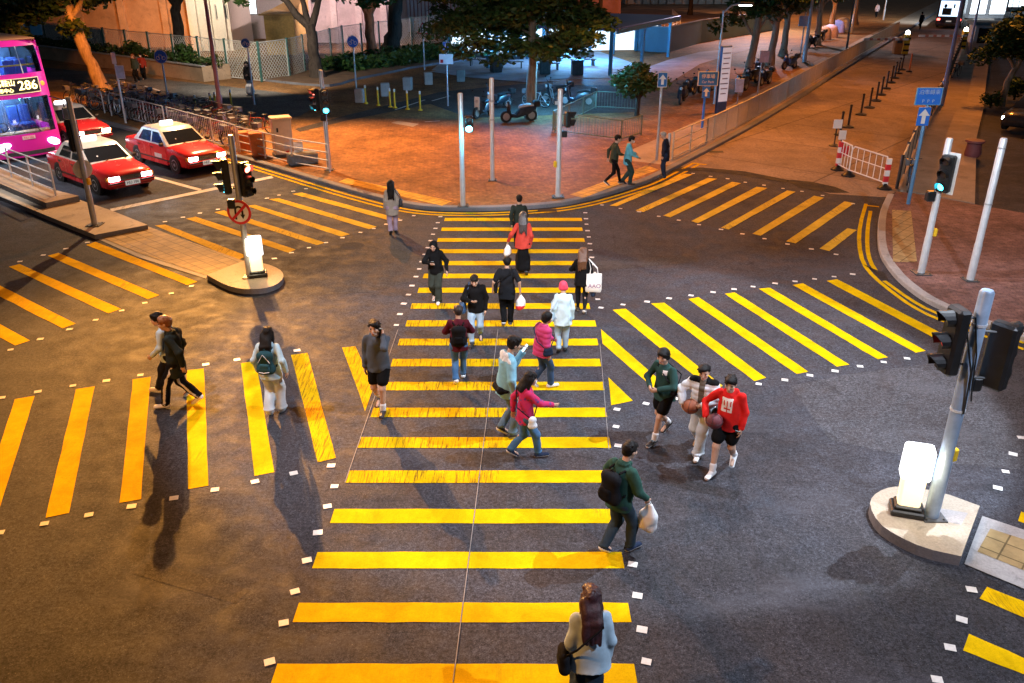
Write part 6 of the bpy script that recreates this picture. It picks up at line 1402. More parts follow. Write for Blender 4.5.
# ================================================================ people: bodies and clothes grown as smooth implicit surfaces
class Field:
    def __init__(s, vox=.01, zmin=None): s.p, s.n, s.vox, s.zmin = [], [], vox, zmin
    def cap(s, a, b, ra, rb=None, side=None, sc=1.0, k=.03): s.p.append(('c', np.array(a, float), np.array(b, float), ra, ra if rb is None else rb, None if side is None else np.array(Vector(side).normalized(), float), sc, k)); return s
    def ell(s, c, r, k=.02, M=None): s.p.append(('e', np.array(c, float), np.array(r, float), None if M is None else np.array(M.to_3x3()), k)); return s
    def cut(s, c, r, M=None): s.n.append(('e', np.array(c, float), np.array(r, float), None if M is None else np.array(M.to_3x3()), .012)); return s
    @staticmethod
    def bb(p, pad):
        if p[0] == 'c': m = max(p[3], p[4])*max(1, p[6]); return np.minimum(p[1], p[2])-m-pad, np.maximum(p[1], p[2])+m+pad
        m = p[2].max() if p[3] is not None else p[2]; return p[1]-m-pad, p[1]+m+pad
    @staticmethod
    def ev(p, X, Y, Z):
        if p[0] == 'c':
            a, b = p[1], p[2]; d = b-a; L2 = max(1e-9, d @ d)
            wx, wy, wz = X-a[0], Y-a[1], Z-a[2]
            t = np.clip((wx*d[0]+wy*d[1]+wz*d[2])/L2, 0, 1); wx = wx-t*d[0]; wy = wy-t*d[1]; wz = wz-t*d[2]
            if p[5] is not None:
                u = p[5]; q = (wx*u[0]+wy*u[1]+wz*u[2])*(1/p[6]-1); wx = wx+u[0]*q; wy = wy+u[1]*q; wz = wz+u[2]*q
            return np.sqrt(wx*wx+wy*wy+wz*wz)-(p[3]+(p[4]-p[3])*t)
        wx, wy, wz = X-p[1][0], Y-p[1][1], Z-p[1][2]; r = p[2]
        if p[3] is not None:
            m = p[3]; wx, wy, wz = m[0, 0]*wx+m[1, 0]*wy+m[2, 0]*wz, m[0, 1]*wx+m[1, 1]*wy+m[2, 1]*wz, m[0, 2]*wx+m[1, 2]*wy+m[2, 2]*wz
        k0 = np.sqrt((wx/r[0])**2+(wy/r[1])**2+(wz/r[2])**2); k1 = np.sqrt((wx/r[0]**2)**2+(wy/r[1]**2)**2+(wz/r[2]**2)**2)
        return k0*(k0-1)/np.maximum(k1, 1e-6)
    def mesh(s, fold=0, seed=0, rings=None):
        v = s.vox; lo = np.min([s.bb(p, .03)[0] for p in s.p], 0); hi = np.max([s.bb(p, .03)[1] for p in s.p], 0)
        n = np.ceil((hi-lo)/v).astype(int)+2; D_ = np.full(n, .5, np.float32)
        ax = [lo[i]+np.arange(n[i])*v for i in range(3)]
        def sub(p, pad):
            l, h = s.bb(p, pad); i0 = np.clip(np.floor((l-lo)/v).astype(int), 0, n-1); i1 = np.clip(np.ceil((h-lo)/v).astype(int)+1, 1, n)
            return tuple(slice(i0[i], i1[i]) for i in range(3)), ax[0][i0[0]:i1[0], None, None], ax[1][None, i0[1]:i1[1], None], ax[2][None, None, i0[2]:i1[2]]
        for p in s.p:
            k = p[-1]; sl, X, Y, Z = sub(p, k+2*v); d = s.ev(p, X, Y, Z).astype(np.float32); a = D_[sl]
            h = np.maximum(k-np.abs(a-d), 0)/k; D_[sl] = np.minimum(a, d)-h*h*k*.25
        if fold or rings:
            r = np.random.RandomState(seed); X, Y, Z = ax[0][:, None, None], ax[1][None, :, None], ax[2][None, None, :]
            if fold:
                f = 0
                for q in range(4):
                    a = r.uniform(-1, 1, 3)*np.array([34, 34, 26]); f = f+np.sin(a[0]*X+a[1]*Y+a[2]*Z+r.uniform(0, 6)+1.3*np.sin(9*Z+q))
                D_ += (fold*.5*f).astype(np.float32)
            if rings: D_ += (rings[1]*np.abs(np.sin(Z*PI/rings[0]))*-1).astype(np.float32)
        for p in s.n:
            sl, X, Y, Z = sub(p, .03); D_[sl] = np.maximum(D_[sl], -s.ev(p, X, Y, Z).astype(np.float32))
        if s.zmin is not None:
            X, Y, Z = ax[0][:, None, None], ax[1][None, :, None], ax[2][None, None, :]; D_ = np.maximum(D_, (s.zmin+.006*np.sin(19*X+seed)+.006*np.sin(23*Y)-Z).astype(np.float32))
        return s.nets(D_, lo, v)
    @staticmethod
    def nets(D_, lo, v):
        S = D_ < 0; n = np.array(D_.shape)
        c = np.zeros(n-1, np.int8)
        for i in (0, 1):
            for j in (0, 1):
                for k in (0, 1): c += S[i:n[0]-1+i, j:n[1]-1+j, k:n[2]-1+k]
        act = (c > 0) & (c < 8); idx = np.full(n-1, -1, np.int64); I = np.argwhere(act); idx[act] = np.arange(len(I))
        acc = np.zeros((len(I), 3)); cnt = np.zeros(len(I))
        for axn in range(3):
            o = [q for q in range(3) if q != axn]
            for a in (0, 1):
                for b in (0, 1):
                    p0 = I.copy(); p0[:, o[0]] += a; p0[:, o[1]] += b; p1 = p0.copy(); p1[:, axn] += 1
                    d0 = D_[p0[:, 0], p0[:, 1], p0[:, 2]]; d1 = D_[p1[:, 0], p1[:, 1], p1[:, 2]]; m = (d0 < 0) != (d1 < 0)
                    t = np.where(m, d0/np.where(m, d0-d1, 1), 0); q = p0.astype(float); q[:, axn] += t; acc[m] += q[m]; cnt[m] += 1
        V = lo+acc/np.maximum(cnt, 1)[:, None]*v
        Fs = []
        for axn in range(3):
            o1, o2 = [(1, 2), (2, 0), (0, 1)][axn]
            A = np.moveaxis(S, axn, 0); ch = A[:-1] != A[1:]; E = np.argwhere(ch); e = np.zeros_like(E); oth = [q for q in range(3) if q != axn]
            e[:, axn] = E[:, 0]; e[:, oth[0]] = E[:, 1]; e[:, oth[1]] = E[:, 2]
            ok = (e[:, oth[0]] > 0) & (e[:, oth[1]] > 0) & (e[:, oth[0]] < n[oth[0]]-1) & (e[:, oth[1]] < n[oth[1]]-1); e = e[ok]
            def at(d1, d2): q = e.copy(); q[:, o1] -= d1; q[:, o2] -= d2; return idx[q[:, 0], q[:, 1], q[:, 2]]
            f = np.stack([at(1, 1), at(0, 1), at(0, 0), at(1, 0)], 1); ins = S[e[:, 0], e[:, 1], e[:, 2]]
            f[~ins] = f[~ins][:, ::-1]; Fs.append(f)
        return V, np.concatenate(Fs)
    def build(s, name, mats, parent=None, fold=0, seed=0, matfn=None, rings=None, extra=None):
        V, Fc = s.mesh(fold, seed, rings); nv, nf = len(V), len(Fc)
        me = bpy.data.meshes.new(name); me.vertices.add(nv); me.vertices.foreach_set('co', V.astype(np.float32).ravel())
        me.loops.add(nf*4); me.loops.foreach_set('vertex_index', Fc.astype(np.int32).ravel()); me.polygons.add(nf); me.polygons.foreach_set('loop_start', np.arange(nf, dtype=np.int32)*4); me.polygons.foreach_set('loop_total', np.full(nf, 4, np.int32))
        mats = mats if isinstance(mats, (list, tuple)) else [mats]
        for m in mats: me.materials.append(m)
        me.update(calc_edges=True); me.validate()
        me.polygons.foreach_set('use_smooth', np.ones(len(me.polygons), bool))
        if matfn:
            c = V[Fc].mean(1); nr = np.cross(V[Fc[:, 2]]-V[Fc[:, 0]], V[Fc[:, 3]]-V[Fc[:, 1]]); nr /= np.maximum(np.linalg.norm(nr, axis=1), 1e-9)[:, None]
            mi = matfn(c, nr).astype(np.int32)
            if len(mi) == len(me.polygons): me.polygons.foreach_set('material_index', mi)
        if extra is not None:
            bm = bmesh.new(); bm.from_mesh(me); base_n = len(bm.verts)
            vs = [bm.verts.new(q) for q in extra.v]
            for f, m in zip(extra.f, extra.m):
                try: fa = bm.faces.new([vs[i] for i in f]); fa.material_index = m; fa.smooth = True
                except ValueError: pass
            bm.to_mesh(me); bm.free()
        o = bpy.data.objects.new(name, me); COL.objects.link(o)
        if parent is not None: o.parent = parent
        return o

def cloth(name, col, rough=.85, var=.12, sc=9): return mat('cloth_'+name, col, rough, 0, var, sc, bump=.25, bscale=220, spec=.08)
skin = mat('skin', (.50, .31, .225), .5, var=.06, scale=14); skin_d = mat('lips', (.32, .10, .09), .5, var=0); eye_m = mat('eye_dark', (.015, .012, .012), .2, var=0); brow = mat('eye_brow', (.02, .015, .013), .7, var=0)
hair_b = mat('hair_black', (.006, .005, .005), .6, var=.4, scale=40, bump=.6, bscale=130, spec=.22); hair_br = mat('hair_brown', (.10, .040, .018), .4, var=.4, scale=40, bump=.6, bscale=130); hair_g = mat('hair_grey', (.30, .29, .28), .5, var=.3, scale=40, bump=.5, bscale=130)
hair_rd = mat('hair_auburn', (.05, .022, .028), .35, var=.5, scale=30, bump=.6, bscale=130); hair_or = mat('hair_ginger', (.20, .07, .022), .4, var=.4, scale=40, bump=.6, bscale=130)
shoe_w = mat('shoe_white', (.72, .73, .75), .5, var=.08); shoe_k = mat('shoe_black', (.02, .02, .022), .5, var=.2); sole_w = mat('sole_white', (.78, .78, .78), .5, var=.05); sock_w = cloth('sock_white', (.72, .72, .74)); mask_w = mat('mask_white', (.62, .72, .80), .7, var=.04)
def ik(a, t, l1, l2, pole):
    a, t = Vector(a), Vector(t); d = t-a; L = d.length
    if L > (l1+l2)*.995: t = a+d*((l1+l2)*.995/L); d = t-a; L = d.length
    x = (l1*l1-l2*l2+L*L)/(2*L); hgt = math.sqrt(max(0, l1*l1-x*x)); u = d/L; p = Vector(pole); p = (p-u*p.dot(u))
    if p.length < 1e-4: p = Vector((0, 1, 0))
    return a+u*x+p.normalized()*hgt, t
def hand(f, W, d, pn, curl, s, k=.006):
    """palm, four unequal fingers and a thumb; W wrist, d forearm direction, pn palm normal"""
    d = Vector(d).normalized(); pn = Vector(pn); pn = (pn-d*pn.dot(d)).normalized(); sd = d.cross(pn)
    W = Vector(W); f.cap(W-d*.01, W+d*.075*s, .021*s, .019*s, side=sd, sc=1.75, k=.012)
    for i, (o, L) in enumerate(((-.030, .066), (-.010, .076), (.010, .072), (.029, .058))):
        r0 = W+d*.082*s+sd*o*s; a1, a2 = curl*.9, curl*2.0
        d1 = d*math.cos(a1)+pn*math.sin(a1)+sd*o*2; d2 = d*math.cos(a2)+pn*math.sin(a2)
        m = r0+d1.normalized()*L*.52*s; e = m+d2.normalized()*L*.5*s
        f.cap(r0-d*.012, m, .0092*s, .0086*s, k=k); f.cap(m, e, .0086*s, .007*s, k=k)
    r0 = W+d*.028*s-sd*.028*s; m = r0+(d*.7-sd*.6+pn*.35).normalized()*.036*s; f.cap(r0, m, .0115*s, .010*s, k=.008); f.cap(m, m+(d*.85-sd*.1+pn*.5).normalized()*.03*s, .010*s, .008*s, k=.006)

NP = [0]
def person(px, py, top, yw, label, legs=('walk', .13, 1), arms=('swing', 'swing'), top_=None, bottom=None, shoes=('w', 'w'), hair=('short', None), z0=0, group=None, h=None, look=0, nod=.12, lean=.03, female=False, mask=False, socks=None, hood=None, pos=None, extra_top=None, skin_arms=False):
    b = pos or base(px, py, z0); Yd = b[1]
    if h is None: h = min(1.88, max(1.5, ZY(Yd, top)-z0))
    NP[0] += 1; sd_ = NP[0]; rng = random.Random(sd_)
    vx = .0085 if Yd < 14 else .011 if Yd < 22 else .015
    ln = lean*h; fw = lambda z: ln*max(0, (z/h-.5))/.4                     # forward lean of the torso
    hw = .054*h; swd = (.086 if female else .097)*h
    mode, st, lead = legs; st *= h
    drop = .012*h+ (st*st)/(1.9*h)*.9 if mode == 'walk' else 0.0
    hipz = .525*h-drop
    J = {}
    for s in (-1, 1):
        if mode == 'walk':
            fr = (s == lead); ank = Vector((s*.045*h, st if fr else -st*1.05, (.045 if fr else .085)*h)); toe = ank+Vector((s*.012*h, .105*h if fr else .085*h, (-.025 if fr else -.07)*h))
        else:
            ank = Vector((s*.055*h, .01*h*s*lead, .045*h)); toe = ank+Vector((s*.02*h, .105*h, -.025*h))
        hip = Vector((s*hw, 0, hipz)); kn, ank = ik(hip, ank, .245*h, .243*h, (s*.05, 1, 0)); J[s] = dict(hip=hip, knee=kn, ank=ank, toe=toe)
    A = {}
    shz = hipz+.298*h
    for s, a in ((-1, arms[0]), (1, arms[1])):
        sh = Vector((s*swd, fw(shz), shz)); pole = (s*.6, -1, -.2); curl = .35; pn = (-s, 0, 0)
        if a == 'swing': a = 'fwd' if ((s != lead) == (mode == 'walk')) else 'back'
        if a == 'down': t = sh+Vector((s*.035*h, .01*h, -.315*h))
        elif a == 'fwd': t = sh+Vector((s*.01*h, .13*h, -.27*h))
        elif a == 'back': t = sh+Vector((s*.035*h, -.11*h, -.285*h))
        elif a == 'phone': t = Vector((s*.03*h, fw(shz)+.19*h, shz-.13*h)); pn = (-s*.4, -.5, .6); curl = .6; pole = (s*1, -.3, -.6)
        elif a == 'phonehigh': t = Vector((s*.06*h, fw(shz)+.17*h, shz-.0*h)); pn = (-s*.6, -.6, .3); curl = .7; pole = (s*.3, 0, -1)
        elif a == 'ear': t = Vector((s*.085*h, fw(shz)+.045*h, shz+.055*h)); pn = (-s, -.2, 0); curl = .8; pole = (s*.35, .5, -1)
        elif a == 'pocket': t = sh+Vector((s*.0*h, .06*h, -.26*h)); pole = (s*1, -.8, 0)
        elif a == 'reach': t = sh+Vector((s*.0*h, .26*h, -.17*h))
        elif a == 'belly': t = Vector((s*.05*h, fw(shz)+.15*h, shz-.19*h)); pn = (-s*.5, -.8, .2); curl = .7; pole = (s*1, -.4, -.3)
        elif a == 'ball': t = Vector((s*.165*h, fw(shz)+.13*h, shz-.22*h)); pn = (-s*1, .0, .2); curl = .3; pole = (s*1, -.7, 0)
        elif a == 'strap': t = Vector((s*.10*h, fw(shz)+.10*h, shz-.04*h)); pn = (-s*.3, -1, 0); curl = .9; pole = (s*1, -.4, -1)
        else: t = sh+Vector(a)*h
        el, w = ik(sh, t, .172*h, .155*h, pole); A[s] = dict(sh=sh, el=el, wr=w, pn=pn, curl=curl)
    nk = Vector((0, fw(shz)+.005*h, shz+.022*h)); hc = nk+Vector((0, (.02+nod*.16)*h, (.098-nod*.02)*h))
    HR = Matrix.Rotation(look, 4, 'Z') @ Matrix.Rotation(-nod*1.3, 4, 'X'); hp = lambda x, y, z: hc+(HR @ Vector((x, y, z)))*h
    # ---- body
    f = Field(vx)
    f.ell(hc+HR @ Vector((0, -.004, .012))*h, (.0455*h, .056*h, .056*h), M=HR); f.cap(hp(0, .018, -.02), hp(0, .032, -.048), .036*h, .024*h, k=.03)
    f.cap(hp(0, .054, .002), hp(0, .066, -.018), .006*h, .0095*h, k=.012)
    for s in (-1, 1): f.ell(hp(s*.046, -.006, -.002), (.006*h, .013*h, .019*h), k=.008, M=HR); f.ell(hp(s*.024, .036, -.012), (.018*h, .018*h, .016*h), k=.02)
    f.ell(hp(0, .05, -.036), (.016*h, .010*h, .009*h), k=.012)
    f.cap(nk-Vector((0, 0, .03*h)), hp(0, -.012, -.035), .032*h, .029*h, k=.03)
    ch = Vector((0, fw(shz)-.002*h, shz-.06*h)); f.cap((0, fw(.55*h)*.3, hipz+.04*h), ch, .046*h, .050*h, side=(1, 0, 0), sc=1.3, k=.03)
    f.cap(Vector((-swd*.75, fw(shz), shz-.02*h)), Vector((swd*.75, fw(shz), shz-.034*h)), .020*h, k=.02); f.cap((-hw*.7, 0, hipz), (hw*.7, 0, hipz), .056*h, k=.03)
    for s in (-1, 1):
        q = J[s]; cv = 1 if bottom[0] == 'shorts' else .68; f.cap(q['hip'], q['knee'], .054*h*cv, .034*h*cv, k=.03*cv); f.cap(q['knee'], q['ank'], .033*h*cv, .021*h*cv, k=.02*cv); cm = q['knee'].lerp(q['ank'], .3)+Vector((0, -.012*h, 0)); f.ell(cm, (.028*h*cv, .031*h*cv, .07*h*cv), k=.02*cv); f.cap(q['ank'], q['toe'], .02*h, .017*h, k=.02)
        q = A[s]; f.cap(q['sh']-Vector((0, 0, .012*h)), q['el'], .018*h, .019*h, k=.015); f.cap(q['el'], q['wr'], .021*h, .0150*h, k=.015); hand(f, q['wr'], q['wr']-q['el'], q['pn'], q['curl'], h/1.72)
    ex = MB(); 
    for s in (-1, 1):
        ex.ell(hp(s*.0215, .0495, .004), (.0095*h, .006*h, .0045*h), 1, 8, 5, HR.to_3x3()); ex.ell(hp(s*.0225, .0515, .017), (.013*h, .005*h, .0032*h), 3, 8, 5, HR.to_3x3())
    ex.ell(hp(0, .0585, -.0365), (.014*h, .004*h, .0045*h), 2, 8, 5, HR.to_3x3())
    root = f.build('person', [skin, eye_m, skin_d, brow], None, extra=ex); root.location = b; root.rotation_euler.z = R(yw); tag(root, label, 'person', group)
    # ---- hair
    hs, hm = hair; hm = hm or hair_b
    if hs and hs != 'none':
        g = Field(vx); r = 1.0
        g.ell(hp(0, -.012, .022), (.0545*h, .0640*h, .0600*h), M=HR); g.ell(hp(0, .020, .052), (.044*h, .040*h, .024*h), k=.02, M=HR); g.ell(hp(rng.uniform(-.02, .02), .035, .045), (.036*h, .024*h, .016*h), k=.015, M=HR)
        if hs in ('short', 'curly', 'cap'): g.ell(hp(0, -.030, -.015), (.042*h, .030*h, .035*h), k=.02)
        if hs == 'curly': g.ell(hp(0, -.012, .022), (.058*h, .066*h, .062*h), k=.02); g.ell(hp(0, -.035, -.02), (.052*h, .036*h, .04*h), k=.02)
        if hs in ('long', 'bob', 'longback'):
            L = {'long': .20, 'bob': .085, 'longback': .24}[hs]
            yb = nk.y-.062*h-(.012*h if top_[0] in ('hoodie', 'coat', 'puffer', 'jacket') else 0)
            for x in (-.040, -.022, -.004, .014, .032):
                x += rng.uniform(-.006, .006); m_ = Vector((hp(x*1.2, 0, 0).x, yb, nk.z-.005*h)); g.cap(hp(x, -.040, .0), m_, .030*h, .026*h, k=.02)
                if L > .1: g.cap(m_, Vector((x*1.45*h, fw(shz)-.088*h-(.016*h if top_[0] in ('hoodie', 'coat') else .006*h), hc.z-L*h*rng.uniform(.85, 1.08))), .026*h, .010*h, k=.018)
            for s in (-1, 1): g.cap(hp(s*.050, .000, .02), Vector((s*.060*h, nk.y-.015*h, nk.z-.01*h)), .017*h, .014*h, k=.03)
        for _ in range(46 if vx < .014 else 14):
            az, el = rng.uniform(0, 2*PI), rng.uniform(.05, 1.5); dv = Vector((math.cos(az)*math.cos(el), math.sin(az)*math.cos(el), math.sin(el))); p0 = hp(dv.x*.050, dv.y*.058-.010, dv.z*.055+.022); tv = HR @ Vector((dv.x*.5+rng.uniform(-.6, .6), dv.y*.5+rng.uniform(-.7, .3), dv.z*.35-.35)); f_ = rng.uniform(.012, .022)
            g.cap(p0, p0+tv.normalized()*f_*h, .0085*h, .004*h, k=.006)
        g.cut(hp(0, .068, -.024), (.040*h, .046*h, .060*h), HR)
        if hs in ('short', 'curly'): g.cut(hp(0, .01, -.062), (.07*h, .06*h, .036*h), HR)
        g.build('hair', hm, root, fold=.006, seed=sd_)
    if hs == 'cap' or hood == 'cap': pass
    if mask:
        g = Field(vx); g.ell(hp(0, .046, -.028), (.031*h, .022*h, .027*h), M=HR); g.cap(hp(-.044, .0, -.012), hp(-.02, .045, -.02), .003*h, .006*h, k=.01); g.cap(hp(.044, 0, -.012), hp(.02, .045, -.02), .003*h, .006*h, k=.01); g.build('face_mask', mask_w, root)
    # ---- bottoms
    bt, bm_ = bottom; bm2 = bm_ if isinstance(bm_, (list, tuple)) else [bm_]
    g = Field(vx); g.cap((-hw*.8, 0, hipz+.0*h), (hw*.8, 0, hipz+.0*h), .066*h, k=.03); g.cap((0, 0, hipz+.01*h), (0, fw(.58*h), hipz+.05*h), .058*h, .054*h, side=(1, 0, 0), sc=1.35, k=.03)
    if bt == 'skirt':
        kz = .13*h; g.cap((0, 0, hipz-.02*h), (0, (J[1]['ank'].y+J[-1]['ank'].y)*.3, kz), .068*h, .085*h, side=(1, 0, 0), sc=1.2, k=.05)
        for s in (-1, 1): g.cap(J[s]['knee'], J[s]['knee'].lerp(J[s]['ank'], .72), .06*h, .062*h, k=.08)
    else:
        e = {'trousers': .93, 'wide': .95, 'jeans': .9, 'slim': .93, 'shorts': None}[bt]; th, kn_, an = {'trousers': (.062, .048, .039), 'wide': (.064, .055, .054), 'jeans': (.059, .044, .036), 'slim': (.056, .037, .026), 'shorts': (.062, .060, 0)}[bt]
        for s in (-1, 1):
            q = J[s]
            if bt == 'shorts': k_ = q['hip'].lerp(q['knee'], .66); g.cap(q['hip'], k_, th*h, kn_*h, k=.03)
            else:
                g.cap(q['hip'], q['knee'], th*h, kn_*h, k=.03); cf = q['knee'].lerp(q['ank'], e); g.cap(q['knee'], cf, kn_*h, an*h, k=.03)
                if bt in ('jeans', 'trousers', 'wide'): g.ell(cf+Vector((0, .004*h, .008*h)), (an*1.12*h, an*1.2*h, .018*h), k=.015)
    fn = None
    if len(bm2) > 1: fn = (lambda c, nr: ((np.abs(nr[:, 0]) > .955) & (c[:, 2] < hipz-.02)).astype(int)) if bt != 'shorts' else (lambda c, nr: (c[:, 2] < hipz-.205*h).astype(int))
    g.build({'skirt': 'skirt', 'shorts': 'shorts', 'jeans': 'jeans'}.get(bt, 'trousers'), bm2, root, fold=.007, seed=sd_+50, matfn=fn)
    # ---- shoes and socks
    for s in (-1, 1):
        q = J[s]; d = (q['toe']-q['ank']); d = Vector((d.x, d.y, 0)).normalized() if mode != 'walk' or s == lead else (q['toe']-q['ank']).normalized()
        heel = q['ank']+Vector((0, 0, -.022*h))-d*.022*h; toe = q['toe'] if not (mode == 'walk' and s != lead) else q['toe']
        up = Vector((0, 0, 1)) if mode != 'walk' or s == lead else (Vector((0, 0, 1))-d*d.z).normalized(); side = d.cross(up)
        g = Field(min(vx, .010)); hh_ = heel+up*.010*h; tt = heel+d*.125*h+up*.004*h
        g.cap(hh_, tt, .0235*h, .020*h, side=side, sc=1.25, k=.02); g.cap(q['ank']-up*.005*h, heel+d*.05*h+up*.015*h, .027*h, .022*h, k=.02)
        so, sm = (shoe_w, sole_w) if shoes[0] == 'w' else (shoe_k, sole_w if shoes[1] == 'w' else shoe_k) if shoes[0] == 'k' else (shoes[0], sole_w)
        hv, uv = np.array(heel), np.array(up)
        g.build('shoe', [so, sm], root, matfn=lambda c, nr, hv=hv, uv=uv: (((c-hv) @ uv) < .004*h).astype(int))
        if socks is not None: g = Field(vx); g.cap(q['ank'], q['ank'].lerp(q['knee'], .27), .027*h, .032*h); g.build('sock', socks, root)
    # ---- top
    kind, tm = top_; tms = tm if isinstance(tm, (list, tuple)) else [tm]; bulk = {'shirt': .006, 'loose': .014, 'hoodie': .016, 'jacket': .015, 'puffer': .026, 'coat': .016, 'sweater': .012}[kind]*h
    hem = {'coat': hipz-.10*h, 'loose': hipz-.05*h, 'puffer': hipz-.005*h, 'shirt': hipz+.005*h}.get(kind, hipz-.02*h)
    g = Field(vx, zmin=hem-.035*h); g.cap((0, fw(hem)*.3, hem-.05*h), ch, (.094 if bottom[0] == 'skirt' else .080)*h+bulk*.6, .062*h+bulk*.8, side=(1, 0, 0), sc=1.32, k=.05); g.cap(Vector((-swd*.8, fw(shz), shz-.026*h)), Vector((swd*.8, fw(shz), shz-.026*h)), .030*h+bulk*.6, k=.05)
    g.cap(ch, nk-Vector((0, 0, .012*h)), .05*h, .037*h+bulk*.3, k=.04)
    sl = .62 if skin_arms else 1
    for s in (-1, 1):
        q = A[s]
        if skin_arms: g.cap(q['sh'], q['sh'].lerp(q['el'], .75), .028*h+bulk*.8, .028*h+bulk*.8, k=.03)
        else: g.cap(q['sh']-Vector((0, 0, .008*h)), q['el'], .028*h+bulk*.75, .025*h+bulk*.6, k=.03); g.cap(q['el'], q['el'].lerp(q['wr'], .93), .025*h+bulk*.6, .018*h+bulk*.5, k=.03); g.ell(q['el'].lerp(q['wr'], .93), (.019*h+bulk*.5,)*3, k=.01)
    if kind in ('hoodie',) or hood == 'down':
        for x in (-.042, 0, .042): g.cap(nk+Vector((x*h, -.035*h+abs(x)*.4*h, .012*h)), nk+Vector((x*.8*h, -.062*h, -.045*h)), .024*h, .020*h, k=.03)
        for s in (-1, 1): g.cap(nk+Vector((s*.042*h, -.02*h, .012*h)), nk+Vector((s*.022*h, .032*h, -.022*h)), .018*h, .013*h, k=.03)
    elif kind in ('jacket', 'puffer', 'coat'):
        for k_ in range(8): a0, a1 = 2*PI*k_/8, 2*PI*(k_+1)/8; g.cap(nk+Vector((math.cos(a0)*.04*h, math.sin(a0)*.038*h, .006*h)), nk+Vector((math.cos(a1)*.04*h, math.sin(a1)*.038*h, .006*h)), .013*h, k=.015)
    if hood == 'up':
        g.ell(hp(0, -.012, .014), (.060*h, .066*h, .066*h), k=.03, M=HR); g.cap(hp(0, -.03, -.03), nk+Vector((0, -.03*h, -.02*h)), .052*h, .056*h, k=.04); g.cut(hp(0, .066, -.008), (.041*h, .060*h, .054*h), HR)
    o = g.build({'loose': 'shirt', 'shirt': 'shirt', 'sweater': 'sweater', 'hoodie': 'hoodie', 'coat': 'coat'}.get(kind, 'jacket'), tms, root, fold=.007 if kind != 'puffer' else .004, seed=sd_+9, matfn=extra_top, rings=(.06*h, .012) if kind == 'puffer' else None)
    MW = Matrix.Translation(b) @ Matrix.Rotation(R(yw), 4, 'Z'); Wp = lambda v: MW @ Vector(v)
    return dict(root=root, A=A, J=J, h=h, hipz=hipz, shz=shz, W=Wp, yaw=R(yw), ch=ch, nk=nk, hp=hp, bulk=bulk, hc=hc, HR=HR, fw=fw, vx=vx)

# ---- things people carry (own top-level objects)
def backpack(P, label, m, m2=None, s=1.0, badge=None):
    h = P['h']; c = P['W']((0, P['ch'].y-.066*h-P['bulk']-.075*s, P['shz']-.13*h)); t = thing('backpack', label, 'backpack', c, P['yaw'])
    f = Field(.012); f.cap((-.07*s, 0, -.13*s), (.07*s, 0, -.13*s), .085*s, k=.05); f.cap((-.06*s, .01, .12*s), (.06*s, .01, .12*s), .072*s, k=.05); f.cap((0, 0, -.1*s), (0, .0, .12*s), .085*s, .07*s, side=(1, 0, 0), sc=1.7, k=.05); f.build('body', m, t, fold=.003)
    f = Field(.012); f.cap((-.05*s, -.075*s, -.10*s), (.05*s, -.075*s, -.10*s), .05*s, k=.03); f.cap((-.045*s, -.075*s, -.03*s), (.045*s, -.075*s, -.03*s), .04*s, k=.04); f.build('front_pocket', m2 or m, t)
    for sx in (-1, 1):
        mb = MB(); q = [(sx*.08*s, .06, .19*s), (sx*.10, .10+.03*h, .13*h-.0), (sx*.105, .075+.066*h+.068*h+P['bulk'], .07*h), (sx*.12, .05+.12*h+P['bulk'], -.01), (sx*.15, .10, -.12*s)]; mb.tube(q, .016, 6); mb.build('strap', m2 or m, t, smooth=True)
    mb = MB(); mb.tube([(-.03, .02, .19*s), (0, .02, .23*s), (.03, .02, .19*s)], .010, 6); mb.build('handle', m2 or m, t, smooth=True)
    if badge: mb = MB(); mb.tube([(-.09*s, -.115*s, -.13*s), (0, -.138*s, -.135*s), (.09*s, -.115*s, -.13*s)], .006, 5); mb.tube([(-.10*s, -.07, .02*s), (0, -.09, .18*s), (.10*s, -.07, .02*s)], .006, 5); mb.build('piping', badge, t, smooth=True)
    return t
def shoulder_bag(P, side, label, m, size=(.26, .10, .22), z=.48, fwd=0.0, strap=True, cross=False, name='shoulder_bag', sm=None):
    h = P['h']; x = side*(.118*h+size[1]*.5+.02); c = P['W']((x, fwd, z*h)); t = thing(name, label, 'bag', c, P['yaw'])
    f = Field(.011); w, d, q = size; f.cap((0, -w*.32, -q*.28), (0, w*.32, -q*.28), d*.55, k=.03); f.cap((0, -w*.26, q*.25), (0, w*.26, q*.25), d*.42, k=.03); f.ell((0, 0, 0), (d*.55, w*.48, q*.5), k=.04); f.build('body', m, t, fold=.003)
    if strap:
        mb = MB(); bu = P['bulk']; top = P['shz']-z*h; sx = -x+(-side*.06*h if cross else side*.085*h); yo = .085*h+bu
        mb.tube([(0, w*.3-.02, q*.25), (-x+side*.10*h if cross else -side*.01, yo-fwd+.01, top*.55), (sx, .05*h-fwd+bu, top-.0), (sx, -.0-fwd, top+.046*h+bu*.5), (sx, -.055*h-fwd-bu, top-.0), (-x+side*.10*h if cross else -side*.01, -yo-fwd-.012, top*.55), (0, -w*.3+.02, q*.25)], .011, 6); mb.build('strap', sm or m, t, smooth=True)
    return t
